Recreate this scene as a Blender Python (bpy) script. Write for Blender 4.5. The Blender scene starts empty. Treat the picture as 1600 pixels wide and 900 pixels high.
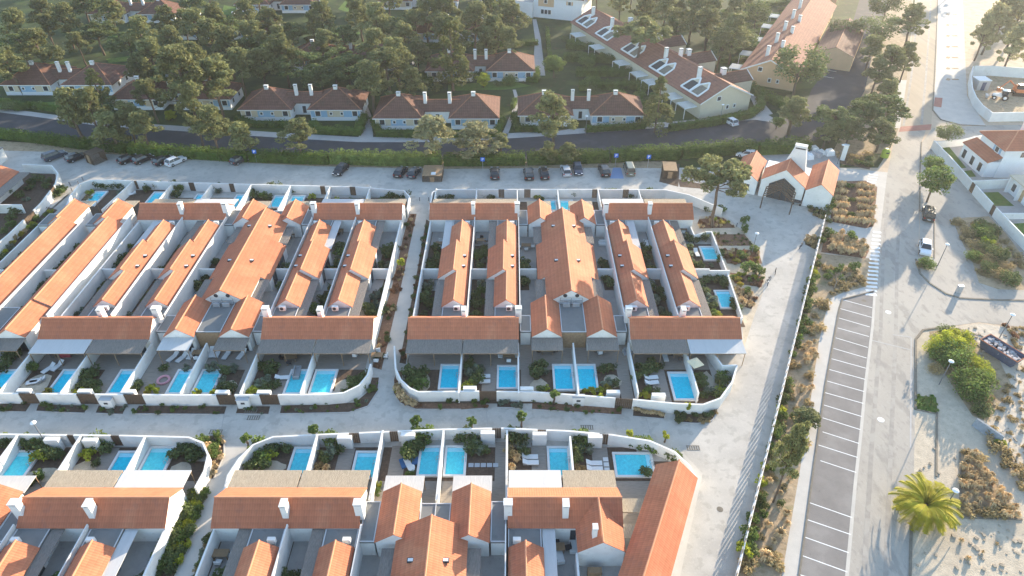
import bpy, math, random
from mathutils import Vector, Matrix, noise
R = random.Random(11)
rad = math.radians
SC = bpy.context.scene
# ------------------------------------------------------------------ camera, sky, sun, exposure
CAMH = 65.0; PITCH = rad(37.3); FPX = 1067.0
cam = bpy.data.cameras.new('Camera'); camo = bpy.data.objects.new('Camera', cam)
SC.collection.objects.link(camo); SC.camera = camo
cam.sensor_width = 36.0; cam.lens = 24.0; cam.clip_end = 4000; cam.clip_start = 0.5
camo.location = (0, 0, CAMH); camo.rotation_euler = (rad(90) - PITCH, 0, 0)
SUN_EL = rad(11.5); SUN_AZ = math.atan2(0.63, 0.775)          # azimuth from +Y towards +X
world = bpy.data.worlds.new('World'); SC.world = world; world.use_nodes = True
wn = world.node_tree; wn.nodes.clear()
wo = wn.nodes.new('ShaderNodeOutputWorld'); wb = wn.nodes.new('ShaderNodeBackground')
sky = wn.nodes.new('ShaderNodeTexSky'); sky.sky_type = 'NISHITA'; sky.sun_disc = False
sky.sun_elevation = SUN_EL; sky.sun_rotation = SUN_AZ; sky.altitude = 10
sky.air_density = 1.0; sky.dust_density = 0.6; sky.ozone_density = 1.5
wb.inputs['Strength'].default_value = 0.125
wn.links.new(sky.outputs[0], wb.inputs[0]); wn.links.new(wb.outputs[0], wo.inputs[0])
sl = bpy.data.lights.new('Sun', 'SUN'); sl.energy = 3.4; sl.angle = rad(0.6); sl.color = (1.0, 0.84, 0.63)
slo = bpy.data.objects.new('Sun', sl); SC.collection.objects.link(slo)
sd = Vector((math.sin(SUN_AZ) * math.cos(SUN_EL), math.cos(SUN_AZ) * math.cos(SUN_EL), math.sin(SUN_EL)))
slo.rotation_euler = sd.to_track_quat('Z', 'Y').to_euler(); slo.location = sd * 300
SC.view_settings.view_transform = 'Standard'; SC.view_settings.look = 'None'
SC.view_settings.exposure = 2.15; SC.view_settings.gamma = 1.0

# ------------------------------------------------------------------ surveying: photo point -> ground point
_s, _c = math.sin(PITCH), math.cos(PITCH)
def P(px, py, z=0.0):
    u = (px - 800) / FPX; v = (py - 450) / FPX
    t = (CAMH - z) / (_s + v * _c)
    return (u * t, (_c - v * _s) * t)
def Q(x, y, z=0.0):
    dz = z - CAMH; d = y * _c - dz * _s
    return (800 + FPX * x / d, 450 + FPX * (-y * _s - dz * _c) / d)

# ------------------------------------------------------------------ materials
MT = {}
def mat(name, col, var=0.12, scale=1.0, rough=0.8, bump=0.0, bscale=None, spots=None, spec=0.14, objrand=0.0,
        metallic=0.0, transl=0.0, alpha=None, col2=None, rows=None, stretch=None):
    if name in MT: return MT[name]
    m = bpy.data.materials.new(name); m.use_nodes = True; nt = m.node_tree; N = nt.nodes; L = nt.links
    b = N['Principled BSDF']; b.inputs['Roughness'].default_value = rough
    b.inputs['Specular IOR Level'].default_value = spec; b.inputs['Metallic'].default_value = metallic
    tc = N.new('ShaderNodeTexCoord'); src = tc.outputs['Object']
    if stretch:
        mp = N.new('ShaderNodeMapping'); mp.inputs['Scale'].default_value = stretch
        L.new(src, mp.inputs[0]); src = mp.outputs[0]
    n1 = N.new('ShaderNodeTexNoise'); n1.inputs['Scale'].default_value = scale; n1.inputs['Detail'].default_value = 6
    n1.inputs['Roughness'].default_value = 0.65
    L.new(src, n1.inputs['Vector'])
    r1 = N.new('ShaderNodeMapRange'); r1.inputs[1].default_value = 0.3; r1.inputs[2].default_value = 0.7
    L.new(n1.outputs[0], r1.inputs[0])
    mx = N.new('ShaderNodeMix'); mx.data_type = 'RGBA'
    c2 = col2 if col2 else tuple(min(1, c * (1 + var)) for c in col)
    c1 = tuple(c * (1 - var) for c in col)
    mx.inputs[6].default_value = (*c1, 1); mx.inputs[7].default_value = (*c2, 1)
    L.new(r1.outputs[0], mx.inputs[0]); out = mx.outputs[2]
    if spots:                                   # (scale, threshold, colour, amount)
        for (ss, th, cc, am) in spots:
            n2 = N.new('ShaderNodeTexNoise'); n2.inputs['Scale'].default_value = ss; n2.inputs['Detail'].default_value = 5
            L.new(src, n2.inputs['Vector'])
            r2 = N.new('ShaderNodeMapRange'); r2.inputs[1].default_value = th; r2.inputs[2].default_value = th + 0.08
            r2.inputs[4].default_value = am
            L.new(n2.outputs[0], r2.inputs[0])
            m2 = N.new('ShaderNodeMix'); m2.data_type = 'RGBA'; m2.inputs[7].default_value = (*cc, 1)
            L.new(r2.outputs[0], m2.inputs[0]); L.new(out, m2.inputs[6]); out = m2.outputs[2]
    hgt = None
    if rows:                                    # (u period, v period, depth, bump) courses and channels on the UV map, metres
        up, vp, dep, bm = rows
        uv = N.new('ShaderNodeUVMap'); sx = N.new('ShaderNodeSeparateXYZ'); L.new(uv.outputs[0], sx.inputs[0])
        def wave(sock, per):
            a = N.new('ShaderNodeMath'); a.operation = 'MULTIPLY'; a.inputs[1].default_value = 2 * math.pi / per; L.new(sock, a.inputs[0])
            s = N.new('ShaderNodeMath'); s.operation = 'SINE'; L.new(a.outputs[0], s.inputs[0]); return s.outputs[0]
        def saw(sock, per):
            a = N.new('ShaderNodeMath'); a.operation = 'DIVIDE'; a.inputs[1].default_value = per; L.new(sock, a.inputs[0])
            s = N.new('ShaderNodeMath'); s.operation = 'FRACT'; L.new(a.outputs[0], s.inputs[0]); return s.outputs[0]
        wu = wave(sx.outputs[0], up); wv = saw(sx.outputs[1], vp)
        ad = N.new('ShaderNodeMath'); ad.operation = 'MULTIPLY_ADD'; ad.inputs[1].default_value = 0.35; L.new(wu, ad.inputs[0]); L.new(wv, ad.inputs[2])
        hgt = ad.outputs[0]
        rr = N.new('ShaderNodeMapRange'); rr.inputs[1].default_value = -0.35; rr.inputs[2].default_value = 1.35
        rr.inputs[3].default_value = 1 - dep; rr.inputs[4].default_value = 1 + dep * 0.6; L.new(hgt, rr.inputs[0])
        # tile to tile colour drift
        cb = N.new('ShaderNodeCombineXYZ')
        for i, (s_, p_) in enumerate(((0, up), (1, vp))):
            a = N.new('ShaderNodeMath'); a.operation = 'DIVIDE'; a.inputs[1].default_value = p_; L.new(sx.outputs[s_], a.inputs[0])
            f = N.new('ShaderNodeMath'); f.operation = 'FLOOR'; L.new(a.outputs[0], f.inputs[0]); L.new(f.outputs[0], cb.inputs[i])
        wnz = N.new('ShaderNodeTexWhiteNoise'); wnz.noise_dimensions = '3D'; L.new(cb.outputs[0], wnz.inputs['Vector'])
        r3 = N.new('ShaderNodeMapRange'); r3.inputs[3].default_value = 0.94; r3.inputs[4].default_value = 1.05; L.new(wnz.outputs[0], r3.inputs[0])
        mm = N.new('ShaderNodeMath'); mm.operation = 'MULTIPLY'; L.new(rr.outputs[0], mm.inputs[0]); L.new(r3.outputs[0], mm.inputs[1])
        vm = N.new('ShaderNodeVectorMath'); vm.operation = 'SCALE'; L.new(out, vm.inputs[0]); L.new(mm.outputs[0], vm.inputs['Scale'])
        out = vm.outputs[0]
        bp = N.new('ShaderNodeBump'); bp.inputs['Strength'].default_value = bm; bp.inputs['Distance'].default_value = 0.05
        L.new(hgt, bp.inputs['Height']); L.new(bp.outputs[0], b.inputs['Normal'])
    if objrand:
        oi = N.new('ShaderNodeObjectInfo'); rr = N.new('ShaderNodeMapRange')
        rr.inputs[3].default_value = 1 - objrand; rr.inputs[4].default_value = 1 + objrand
        L.new(oi.outputs['Random'], rr.inputs[0])
        vm = N.new('ShaderNodeVectorMath'); vm.operation = 'SCALE'; L.new(out, vm.inputs[0]); L.new(rr.outputs[0], vm.inputs['Scale'])
        out = vm.outputs[0]
    L.new(out, b.inputs['Base Color'])
    if bump and not rows:
        nb = N.new('ShaderNodeTexNoise'); nb.inputs['Scale'].default_value = bscale or scale * 4; nb.inputs['Detail'].default_value = 4
        L.new(src, nb.inputs['Vector'])
        bp = N.new('ShaderNodeBump'); bp.inputs['Strength'].default_value = bump; bp.inputs['Distance'].default_value = 0.1
        L.new(nb.outputs[0], bp.inputs['Height']); L.new(bp.outputs[0], b.inputs['Normal'])
    if transl:
        tr = N.new('ShaderNodeBsdfTranslucent'); L.new(out, tr.inputs['Color'])
        ms = N.new('ShaderNodeMixShader'); ms.inputs[0].default_value = transl
        L.new(b.outputs[0], ms.inputs[1]); L.new(tr.outputs[0], ms.inputs[2])
        L.new(ms.outputs[0], N['Material Output'].inputs['Surface'])
    MT[name] = m
    return m

STA = (0.50, 0.46, 0.40)
mat('render_white', (0.73, 0.72, 0.69), 0.07, 0.5, 0.85, spots=[(0.35, 0.56, (0.64, 0.61, 0.56), 0.45), (1.8, 0.62, (0.56, 0.53, 0.48), 0.4)], bump=0.08, bscale=8)
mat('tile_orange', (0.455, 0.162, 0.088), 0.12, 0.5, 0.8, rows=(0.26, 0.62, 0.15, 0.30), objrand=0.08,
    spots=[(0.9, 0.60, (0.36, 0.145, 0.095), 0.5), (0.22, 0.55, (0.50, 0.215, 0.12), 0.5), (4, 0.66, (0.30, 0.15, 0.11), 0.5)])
mat('tile_ridge', (0.58, 0.26, 0.15), 0.1, 2, 0.75)
mat('tile_old_shaded', (0.150, 0.078, 0.058), 0.22, 0.9, 0.9, rows=(0.42, 0.8, 0.30, 0.7), objrand=0.08,  # old tile, with the shadow of the trees worked into its dark base
    spots=[(0.7, 0.58, (0.13, 0.085, 0.06), 0.6), (2.5, 0.63, (0.30, 0.17, 0.10), 0.4)])
mat('tile_old_ridge', (0.32, 0.15, 0.09), 0.2, 2, 0.8)
mat('flat_roof', (0.20, 0.205, 0.20), 0.1, 0.6, 0.9, spots=[(0.8, 0.6, (0.14, 0.145, 0.14), 0.5)])
mat('coping_metal', (0.55, 0.56, 0.57), 0.05, 1, 0.5, spec=0.5)
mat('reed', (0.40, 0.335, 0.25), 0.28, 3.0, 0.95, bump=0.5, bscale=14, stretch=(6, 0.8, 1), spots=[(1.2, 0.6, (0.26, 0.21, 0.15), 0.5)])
mat('reed_shaded', (0.235, 0.21, 0.185), 0.28, 3.0, 0.95, bump=0.5, bscale=14, stretch=(6, 0.8, 1), spots=[(1.2, 0.6, (0.15, 0.13, 0.11), 0.5)])  # darker copy of the reed: shade on court and front canopies put into colour
mat('fabric_white', (0.54, 0.54, 0.53), 0.06, 0.8, 0.9, stretch=(3, 0.5, 1), spots=[(0.8, 0.6, (0.45, 0.45, 0.44), 0.5)])
mat('slats_grey', (0.50, 0.48, 0.46), 0.14, 4.0, 0.9, stretch=(4, 0.3, 1))
mat('timber', (0.30, 0.20, 0.12), 0.2, 3, 0.8)
mat('timber_dark', (0.12, 0.085, 0.06), 0.25, 3, 0.8, stretch=(6, 1, 1))
mat('deck', (0.31, 0.27, 0.23), 0.18, 2.0, 0.9, stretch=(0.6, 6, 1), spots=[(0.7, 0.6, (0.20, 0.175, 0.15), 0.5)])
mat('paving', (0.49, 0.455, 0.405), 0.12, 0.25, 0.9, bump=0.1, bscale=6,
    spots=[(0.12, 0.52, (0.42, 0.39, 0.35), 0.7), (0.9, 0.54, (0.385, 0.355, 0.31), 0.65), (0.35, 0.58, (0.36, 0.335, 0.30), 0.5), (3.5, 0.58, (0.55, 0.515, 0.46), 0.5), (9, 0.62, (0.33, 0.31, 0.28), 0.6)])
mat('paving_light', (0.51, 0.475, 0.425), 0.08, 0.5, 0.9, spots=[(0.3, 0.58, (0.44, 0.42, 0.39), 0.4), (3, 0.62, (0.42, 0.40, 0.37), 0.3)])
mat('patio', (0.39, 0.365, 0.34), 0.1, 0.8, 0.9, spots=[(2, 0.6, (0.28, 0.265, 0.25), 0.4)])
mat('gravel', (0.52, 0.44, 0.335), 0.15, 1.2, 0.95, bump=0.4, bscale=6, spots=[(4, 0.6, (0.33, 0.28, 0.21), 0.6), (0.25, 0.52, (0.42, 0.36, 0.28), 0.7), (12, 0.6, (0.28, 0.24, 0.19), 0.6)])
mat('asphalt_pale', (0.40, 0.36, 0.31), 0.12, 0.15, 0.9, bump=0.15, bscale=9,
    spots=[(0.08, 0.52, (0.41, 0.375, 0.325), 0.8), (0.45, 0.54, (0.285, 0.26, 0.23), 0.65), (1.8, 0.57, (0.30, 0.275, 0.245), 0.5), (3, 0.58, (0.44, 0.405, 0.355), 0.45), (11, 0.63, (0.24, 0.22, 0.20), 0.6)], stretch=(1, 0.45, 1))
mat('asphalt_lot', (0.235, 0.215, 0.20), 0.14, 0.3, 0.92, bump=0.2, bscale=9, spots=[(1.4, 0.66, (0.15, 0.14, 0.13), 0.6), (0.3, 0.56, (0.28, 0.26, 0.24), 0.6), (6, 0.6, (0.24, 0.23, 0.22), 0.35)])
mat('asphalt_dark', (0.055, 0.056, 0.062), 0.12, 0.3, 0.92, spots=[(0.3, 0.56, (0.08, 0.08, 0.085), 0.5)])
mat('road_tan', (0.42, 0.34, 0.25), 0.08, 0.3, 0.95, bump=0.1, bscale=6, stretch=(1.5, 0.15, 1), spots=[(0.25, 0.55, (0.33, 0.28, 0.225), 0.6)])
mat('crossing_red', (0.36, 0.16, 0.125), 0.15, 1, 0.9)
mat('paint_white', (0.78, 0.77, 0.75), 0.10, 2, 0.8, spots=[(5, 0.6, (0.5, 0.48, 0.46), 0.5)])
mat('sand', (0.53, 0.46, 0.37), 0.12, 0.6, 0.95, bump=0.8, bscale=1.5, spots=[(1.1, 0.60, (0.33, 0.27, 0.18), 0.7), (0.2, 0.55, (0.46, 0.39, 0.30), 0.5)])
mat('sand_tan', (0.50, 0.395, 0.29), 0.14, 0.5, 0.95, bump=0.5, bscale=1.5, spots=[(0.7, 0.6, (0.35, 0.27, 0.18), 0.6), (3, 0.6, (0.42, 0.35, 0.26), 0.6)])
mat('dirt', (0.38, 0.285, 0.185), 0.2, 0.8, 0.95, bump=0.5, bscale=2.5, spots=[(1.2, 0.55, (0.24, 0.18, 0.10), 0.7), (0.5, 0.60, (0.16, 0.17, 0.07), 0.5), (5, 0.58, (0.46, 0.37, 0.25), 0.5)])
mat('soil', (0.115, 0.080, 0.058), 0.3, 2.0, 0.95, bump=0.6, bscale=6, spots=[(3, 0.58, (0.15, 0.10, 0.07), 0.6)])
mat('mulch_red', (0.20, 0.115, 0.075), 0.3, 2.5, 0.95, bump=0.6, bscale=7, spots=[(4, 0.58, (0.34, 0.22, 0.13), 0.6)])
mat('grass_wood', (0.035, 0.052, 0.018), 0.3, 0.4, 0.95, bump=0.7, bscale=3, spots=[(0.12, 0.5, (0.060, 0.088, 0.024), 0.8), (0.5, 0.60, (0.075, 0.060, 0.038), 0.7)])  # brighter green patches paint sunlit grass into the floor colour
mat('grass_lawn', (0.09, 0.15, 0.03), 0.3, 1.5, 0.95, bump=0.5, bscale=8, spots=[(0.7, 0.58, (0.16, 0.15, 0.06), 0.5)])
mat('kerb_stone', (0.44, 0.42, 0.40), 0.1, 2, 0.9)
mat('kerb_dark', (0.20, 0.175, 0.14), 0.2, 2, 0.9)
mat('pool_coping', (0.74, 0.72, 0.69), 0.04, 2, 0.7)
mat('pool_liner', (0.12, 0.80, 0.90), 0.16, 2.5, 0.6)  # noise in both liners paints rippling water light into the colour
mat('pool_liner_deep', (0.025, 0.72, 0.93), 0.16, 2.5, 0.6)
mat('glass_dark', (0.03, 0.04, 0.05), 0.2, 1, 0.12, spec=0.6)
mat('frame_white', (0.75, 0.75, 0.74), 0.03, 2, 0.6)
mat('frame_dark', (0.05, 0.05, 0.055), 0.1, 2, 0.5)
mat('metal_grey', (0.42, 0.43, 0.44), 0.06, 2, 0.45, spec=0.5, metallic=0.3)
mat('metal_post', (0.16, 0.16, 0.165), 0.06, 2, 0.5, spec=0.5)
mat('lamp_white', (0.8, 0.8, 0.8), 0.03, 2, 0.4)
mat('bark', (0.13, 0.095, 0.07), 0.25, 4, 0.95, bump=0.5, bscale=12)
mat('bark_grey', (0.26, 0.22, 0.185), 0.2, 4, 0.95, bump=0.5, bscale=12)
mat('blue_wall', (0.27, 0.42, 0.57), 0.06, 1, 0.85)
mat('cream_wall', (0.55, 0.47, 0.35), 0.06, 1, 0.85)
mat('tile_row', (0.27, 0.125, 0.088), 0.18, 0.9, 0.9, rows=(0.42, 0.8, 0.22, 0.5), spots=[(0.7, 0.58, (0.19, 0.105, 0.08), 0.6)])
mat('yellow_wall', (0.60, 0.53, 0.40), 0.05, 1, 0.85)
mat('orange_wall', (0.60, 0.40, 0.24), 0.05, 1, 0.85)
mat('white_wall', (0.74, 0.74, 0.74), 0.04, 1, 0.85)
mat('plank_tan', (0.48, 0.34, 0.20), 0.15, 3, 0.8)
mat('tyre', (0.02, 0.02, 0.02), 0.1, 2, 0.9)
mat('lens_red', (0.35, 0.02, 0.02), 0.05, 2, 0.3)
mat('sign_blue', (0.03, 0.14, 0.55), 0.05, 2, 0.5)
mat('cushion_white', (0.74, 0.73, 0.71), 0.05, 2, 0.9)
mat('cushion_grey', (0.35, 0.35, 0.35), 0.08, 2, 0.9)
mat('red_cloth', (0.36, 0.05, 0.07), 0.1, 2, 0.9)
mat('brown_cloth', (0.30, 0.21, 0.15), 0.1, 2, 0.9)
mat('blue_cloth', (0.05, 0.14, 0.30), 0.1, 2, 0.9)
mat('parasol_cloth', (0.68, 0.60, 0.42), 0.05, 2, 0.9)
mat('rust', (0.30, 0.11, 0.06), 0.25, 3, 0.8)
mat('skip_blue', (0.08, 0.10, 0.16), 0.2, 3, 0.6)
mat('rubble', (0.45, 0.42, 0.42), 0.35, 6, 0.95, bump=0.8, bscale=8)
def leafm(name, col, var=0.45, scale=0.9, transl=0.32, orand=0.18):
    return mat(name, col, var, scale, 0.75, objrand=orand, transl=transl, spec=0.15)
leafm('leaf_pine', (0.195, 0.205, 0.085)); leafm('leaf_pine_pale', (0.33, 0.31, 0.16))
leafm('leaf_dark', (0.135, 0.170, 0.062)); leafm('leaf_conifer', (0.150, 0.165, 0.060))
leafm('leaf_green', (0.15, 0.21, 0.055)); leafm('leaf_bright', (0.40, 0.42, 0.05))
leafm('leaf_hedge', (0.095, 0.150, 0.030)); leafm('leaf_grey', (0.22, 0.26, 0.18))
leafm('leaf_yellow', (0.42, 0.34, 0.06)); leafm('leaf_dry', (0.64, 0.48, 0.27)); leafm('leaf_rust', (0.30, 0.16, 0.09))
leafm('leaf_palm', (0.50, 0.45, 0.045)); leafm('leaf_scrub', (0.42, 0.32, 0.16))
m = MT['pool_water'] = bpy.data.materials.new('pool_water'); m.use_nodes = True
nt = m.node_tree; b = nt.nodes['Principled BSDF']
b.inputs['Base Color'].default_value = (0.02, 0.30, 0.45, 1); b.inputs['Roughness'].default_value = 0.04
b.inputs['Transmission Weight'].default_value = 0.0; b.inputs['Alpha'].default_value = 0.06; b.inputs['IOR'].default_value = 1.33
nb = nt.nodes.new('ShaderNodeTexNoise'); nb.inputs['Scale'].default_value = 2.5
bp = nt.nodes.new('ShaderNodeBump'); bp.inputs['Strength'].default_value = 0.15; bp.inputs['Distance'].default_value = 0.05
tc = nt.nodes.new('ShaderNodeTexCoord'); nt.links.new(tc.outputs['Object'], nb.inputs['Vector'])
nt.links.new(nb.outputs[0], bp.inputs['Height']); nt.links.new(bp.outputs[0], b.inputs['Normal'])
def paint(name, col, rough=0.3):
    m = mat(name, col, 0.03, 2, rough, spec=0.5); return m

# ------------------------------------------------------------------ mesh builder
class MB:
    def __init__(s): s.v = []; s.f = []; s.m = []; s.uv = []
    def add(s, vs, fs, mi=0, uvs=None):
        o = len(s.v); s.v += [tuple(p) for p in vs]
        for k, f in enumerate(fs):
            s.f.append([i + o for i in f]); s.m.append(mi); s.uv.append(uvs[k] if uvs else None)
    def quad(s, a, b, c, d, mi=0, uv=None): s.add([a, b, c, d], [(0, 1, 2, 3)], mi, [uv] if uv else None)
    def box(s, x0, x1, y0, y1, z0, z1, mi=0):
        s.add([(x0, y0, z0), (x1, y0, z0), (x1, y1, z0), (x0, y1, z0), (x0, y0, z1), (x1, y0, z1), (x1, y1, z1), (x0, y1, z1)],
              [(0, 3, 2, 1), (4, 5, 6, 7), (0, 1, 5, 4), (1, 2, 6, 5), (2, 3, 7, 6), (3, 0, 4, 7)], mi)
    def obox(s, cx, cy, cz, hx, hy, hz, a=0.0, mi=0):
        ca, sa = math.cos(a), math.sin(a); vs = []
        for dz in (-hz, hz):
            for dx, dy in ((-hx, -hy), (hx, -hy), (hx, hy), (-hx, hy)):
                vs.append((cx + dx * ca - dy * sa, cy + dx * sa + dy * ca, cz + dz))
        s.add(vs, [(0, 3, 2, 1), (4, 5, 6, 7), (0, 1, 5, 4), (1, 2, 6, 5), (2, 3, 7, 6), (3, 0, 4, 7)], mi)
    def prism(s, pts, z0, z1, mi=0):
        a = sum(pts[i][0] * pts[(i + 1) % len(pts)][1] - pts[(i + 1) % len(pts)][0] * pts[i][1] for i in range(len(pts)))
        if a < 0: pts = pts[::-1]
        n = len(pts)
        s.add([(x, y, z0) for x, y in pts] + [(x, y, z1) for x, y in pts],
              [list(range(n - 1, -1, -1)), list(range(n, 2 * n))] + [(i, (i + 1) % n, n + (i + 1) % n, n + i) for i in range(n)], mi)
    def tube(s, p0, p1, r0, r1=None, n=6, mi=0, cap=True):
        r1 = r0 if r1 is None else r1; p0 = Vector(p0); p1 = Vector(p1); d = (p1 - p0)
        if d.length < 1e-6: return
        q = d.to_track_quat('Z', 'Y'); vs = []
        for p, r in ((p0, r0), (p1, r1)):
            for i in range(n):
                a = 2 * math.pi * i / n; vs.append(p + q @ Vector((r * math.cos(a), r * math.sin(a), 0)))
        fs = [(i, (i + 1) % n, n + (i + 1) % n, n + i) for i in range(n)]
        if cap: fs += [list(range(n - 1, -1, -1)), list(range(n, 2 * n))]
        s.add(vs, fs, mi)
    def path(s, pts, w, z0, z1, mi=0):
        """a wall or kerb of width w along a ground polyline, mitred"""
        n = len(pts); Ls = []; Rs = []
        for i in range(n):
            a = Vector(pts[max(i - 1, 0)][:2]); b_ = Vector(pts[i][:2]); c_ = Vector(pts[min(i + 1, n - 1)][:2])
            d1 = (b_ - a); d2 = (c_ - b_)
            if d1.length < 1e-6: d1 = d2
            if d2.length < 1e-6: d2 = d1
            d1.normalize(); d2.normalize(); t = (d1 + d2); t.normalize(); nn = Vector((-t.y, t.x))
            k = w / 2 / max(0.4, nn.dot(Vector((-d1.y, d1.x))))
            Ls.append(b_ + nn * k); Rs.append(b_ - nn * k)
        zt = z1 if isinstance(z1, (list, tuple)) else [z1] * n
        vs = []
        for i in range(n):
            vs += [(Rs[i].x, Rs[i].y, z0), (Ls[i].x, Ls[i].y, z0), (Ls[i].x, Ls[i].y, zt[i]), (Rs[i].x, Rs[i].y, zt[i])]
        fs = []
        for i in range(n - 1):
            o = 4 * i
            for k in range(4): fs.append((o + k, o + 4 + k, o + 4 + (k + 1) % 4, o + (k + 1) % 4))
        fs += [(0, 1, 2, 3), (4 * n - 1, 4 * n - 2, 4 * n - 3, 4 * n - 4)]
        s.add(vs, fs, mi)
    def build(s, name, mats, parent=None, world=False, smooth=False, origin=None):
        me = bpy.data.meshes.new(name)
        o = Vector((0, 0, 0))
        if world and parent is not None: o = parent.location
        if origin is not None: o = Vector(origin)
        vs = [(x - o[0], y - o[1], z - o[2]) for x, y, z in s.v] if (o[0] or o[1] or o[2]) else s.v
        me.from_pydata(vs, [], s.f)
        if not isinstance(mats, (list, tuple)): mats = [mats]
        for k in mats: me.materials.append(MT[k] if isinstance(k, str) else k)
        if len(mats) > 1: me.polygons.foreach_set('material_index', s.m)
        if any(u for u in s.uv):
            l = me.uv_layers.new(name='UVMap'); k = 0; data = []
            for f, u in zip(s.f, s.uv):
                for i in range(len(f)): data += list(u[i]) if u else [0.0, 0.0]
            l.data.foreach_set('uv', data)
        if smooth: me.polygons.foreach_set('use_smooth', [True] * len(s.f))
        me.update()
        ob = bpy.data.objects.new(name, me); SC.collection.objects.link(ob)
        if parent is not None: ob.parent = parent
        elif origin is not None: ob.location = origin
        return ob
def thing(name, loc=(0, 0, 0), rz=0.0):
    o = bpy.data.objects.new(name, None); SC.collection.objects.link(o)
    o.location = (loc[0], loc[1], loc[2] if len(loc) > 2 else 0); o.rotation_euler = (0, 0, rz); o.empty_display_size = 0.5
    return o
def tag(o, label=None, cat=None, group=None, kind=None):
    if label: o['label'] = label
    if cat: o['category'] = cat
    if group: o['group'] = group
    if kind: o['kind'] = kind
    return o
KIDS = {}
def dup(root, loc, rz=0.0, sc=1.0, lab=None):
    c = root.copy(); SC.collection.objects.link(c); c.location = loc if len(loc) > 2 else (loc[0], loc[1], 0)
    c.rotation_euler = (0, 0, rz); c.scale = (sc, sc, sc) if not isinstance(sc, tuple) else sc
    for ch in kids(root):
        d = ch.copy(); SC.collection.objects.link(d); d.parent = c
        for g in kids(ch):
            e = g.copy(); SC.collection.objects.link(e); e.parent = d
    return c
def kids(o):
    if o.name not in KIDS: KIDS[o.name] = [x for x in bpy.data.objects if x.parent == o]
    return KIDS[o.name]
class Proto:
    """first use hands out the prototype itself, later uses hand out copies"""
    def __init__(s, root): s.root = root; s.used = False; kids(root); [kids(k) for k in kids(root)]
    def put(s, loc, rz=0.0, sc=1.0):
        l = loc if len(loc) > 2 else (loc[0], loc[1], 0)
        if not s.used:
            s.used = True; s.root.location = l; s.root.rotation_euler = (0, 0, rz)
            s.root.scale = (sc, sc, sc) if not isinstance(sc, tuple) else sc; return s.root
        return dup(s.root, l, rz, sc)
    def drop(s):
        if not s.used:
            for k in kids(s.root):
                for g in kids(k): bpy.data.objects.remove(g)
                bpy.data.objects.remove(k)
            bpy.data.objects.remove(s.root)
# labels: look-alikes of one place are numbered by what one sees, left to right
REG = {}
def reg(o, desc, place, cat, group=None):
    REG.setdefault((desc, place), []).append((o, cat, group)); return o
def ordw(n):
    w = ['', 'first', 'second', 'third', 'fourth', 'fifth', 'sixth', 'seventh', 'eighth', 'ninth', 'tenth', 'eleventh', 'twelfth']
    if n < len(w): return w[n]
    return str(n) + ('th' if 10 < n % 100 < 14 else {1: 'st', 2: 'nd', 3: 'rd'}.get(n % 10, 'th'))
def finish_labels():
    for (desc, place), lst in REG.items():
        lst.sort(key=lambda t: Q(t[0].location.x, t[0].location.y, t[0].location.z)[0])
        n = len(lst)
        for i, (o, cat, group) in enumerate(lst):
            if n == 1: lab = f'{desc} {place}'
            else:
                if i == 0: w = 'leftmost'
                elif i == n - 1: w = 'rightmost'
                else: w = ordw(i + 1) + ' from left'
                lab = f'{desc} {place}, {w}'
            tag(o, lab, cat, group or (f'{desc} {place}' if n > 1 else None))
def sheet(name, pts, z, m, kind='structure', world=False, label=None):
    w = pts if world else [P(*p) for p in pts]
    mb = MB(); a = sum(w[i][0] * w[(i + 1) % len(w)][1] - w[(i + 1) % len(w)][0] * w[i][1] for i in range(len(w)))
    if a < 0: w = w[::-1]
    mb.add([(x, y, z) for x, y in w], [list(range(len(w)))])
    o = mb.build(name, m); return tag(o, label, kind=kind)
# ================================================================== THE SETTING: ground, roads, beds
E1 = 0.004
def bigplane():
    mb = MB(); mb.add([(-2500, -600, 0), (2500, -600, 0), (2500, 3500, 0), (-2500, 3500, 0)], [(0, 1, 2, 3)])
    tag(mb.build('ground', 'sand_tan'), kind='structure')
bigplane()
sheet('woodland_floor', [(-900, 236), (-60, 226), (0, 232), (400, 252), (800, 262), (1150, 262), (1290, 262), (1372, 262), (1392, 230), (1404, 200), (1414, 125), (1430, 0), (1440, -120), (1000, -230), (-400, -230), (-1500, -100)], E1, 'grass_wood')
sheet('road', [(-900, 150), (-60, 168), (60, 183), (150, 196), (300, 206), (450, 216), (560, 222), (700, 222), (830, 214), (1000, 202), (1180, 187), (1215, 192), (1255, 172), (1268, 140), (1290, 110), (1325, 60), (1343, 0), (1360, -70), (1405, -70), (1388, 0), (1366, 70), (1352, 140), (1325, 190), (1262, 226), (1180, 228), (1000, 236), (800, 250), (560, 250), (400, 243), (200, 230), (0, 212), (-60, 206), (-900, 180)], 2 * E1, 'asphalt_dark')
sheet('pavement', [(-60, 160), (60, 176), (150, 188), (300, 198), (450, 208), (560, 214), (700, 214), (830, 206), (1000, 194), (1180, 179), (1198, 178), (1215, 188), (1215, 192), (1180, 187), (1000, 202), (830, 214), (700, 222), (560, 222), (450, 216), (300, 206), (150, 196), (60, 183), (-60, 168)], 3 * E1, 'patio')
for q in ([(783, 212), (793, 212), (812, 160), (806, 140), (801, 140), (806, 160)], [(560, 214), (583, 214), (580, 180), (572, 160), (566, 170), (572, 190)], [(832, 118), (852, 118), (845, 60), (838, 30), (832, 30), (836, 60)]):
    sheet('footpath', q, 3 * E1, 'patio')
sheet('footpath', [(1186, 182), (1208, 178), (1176, 140), (1166, 138)], 3.5 * E1, 'patio')
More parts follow.
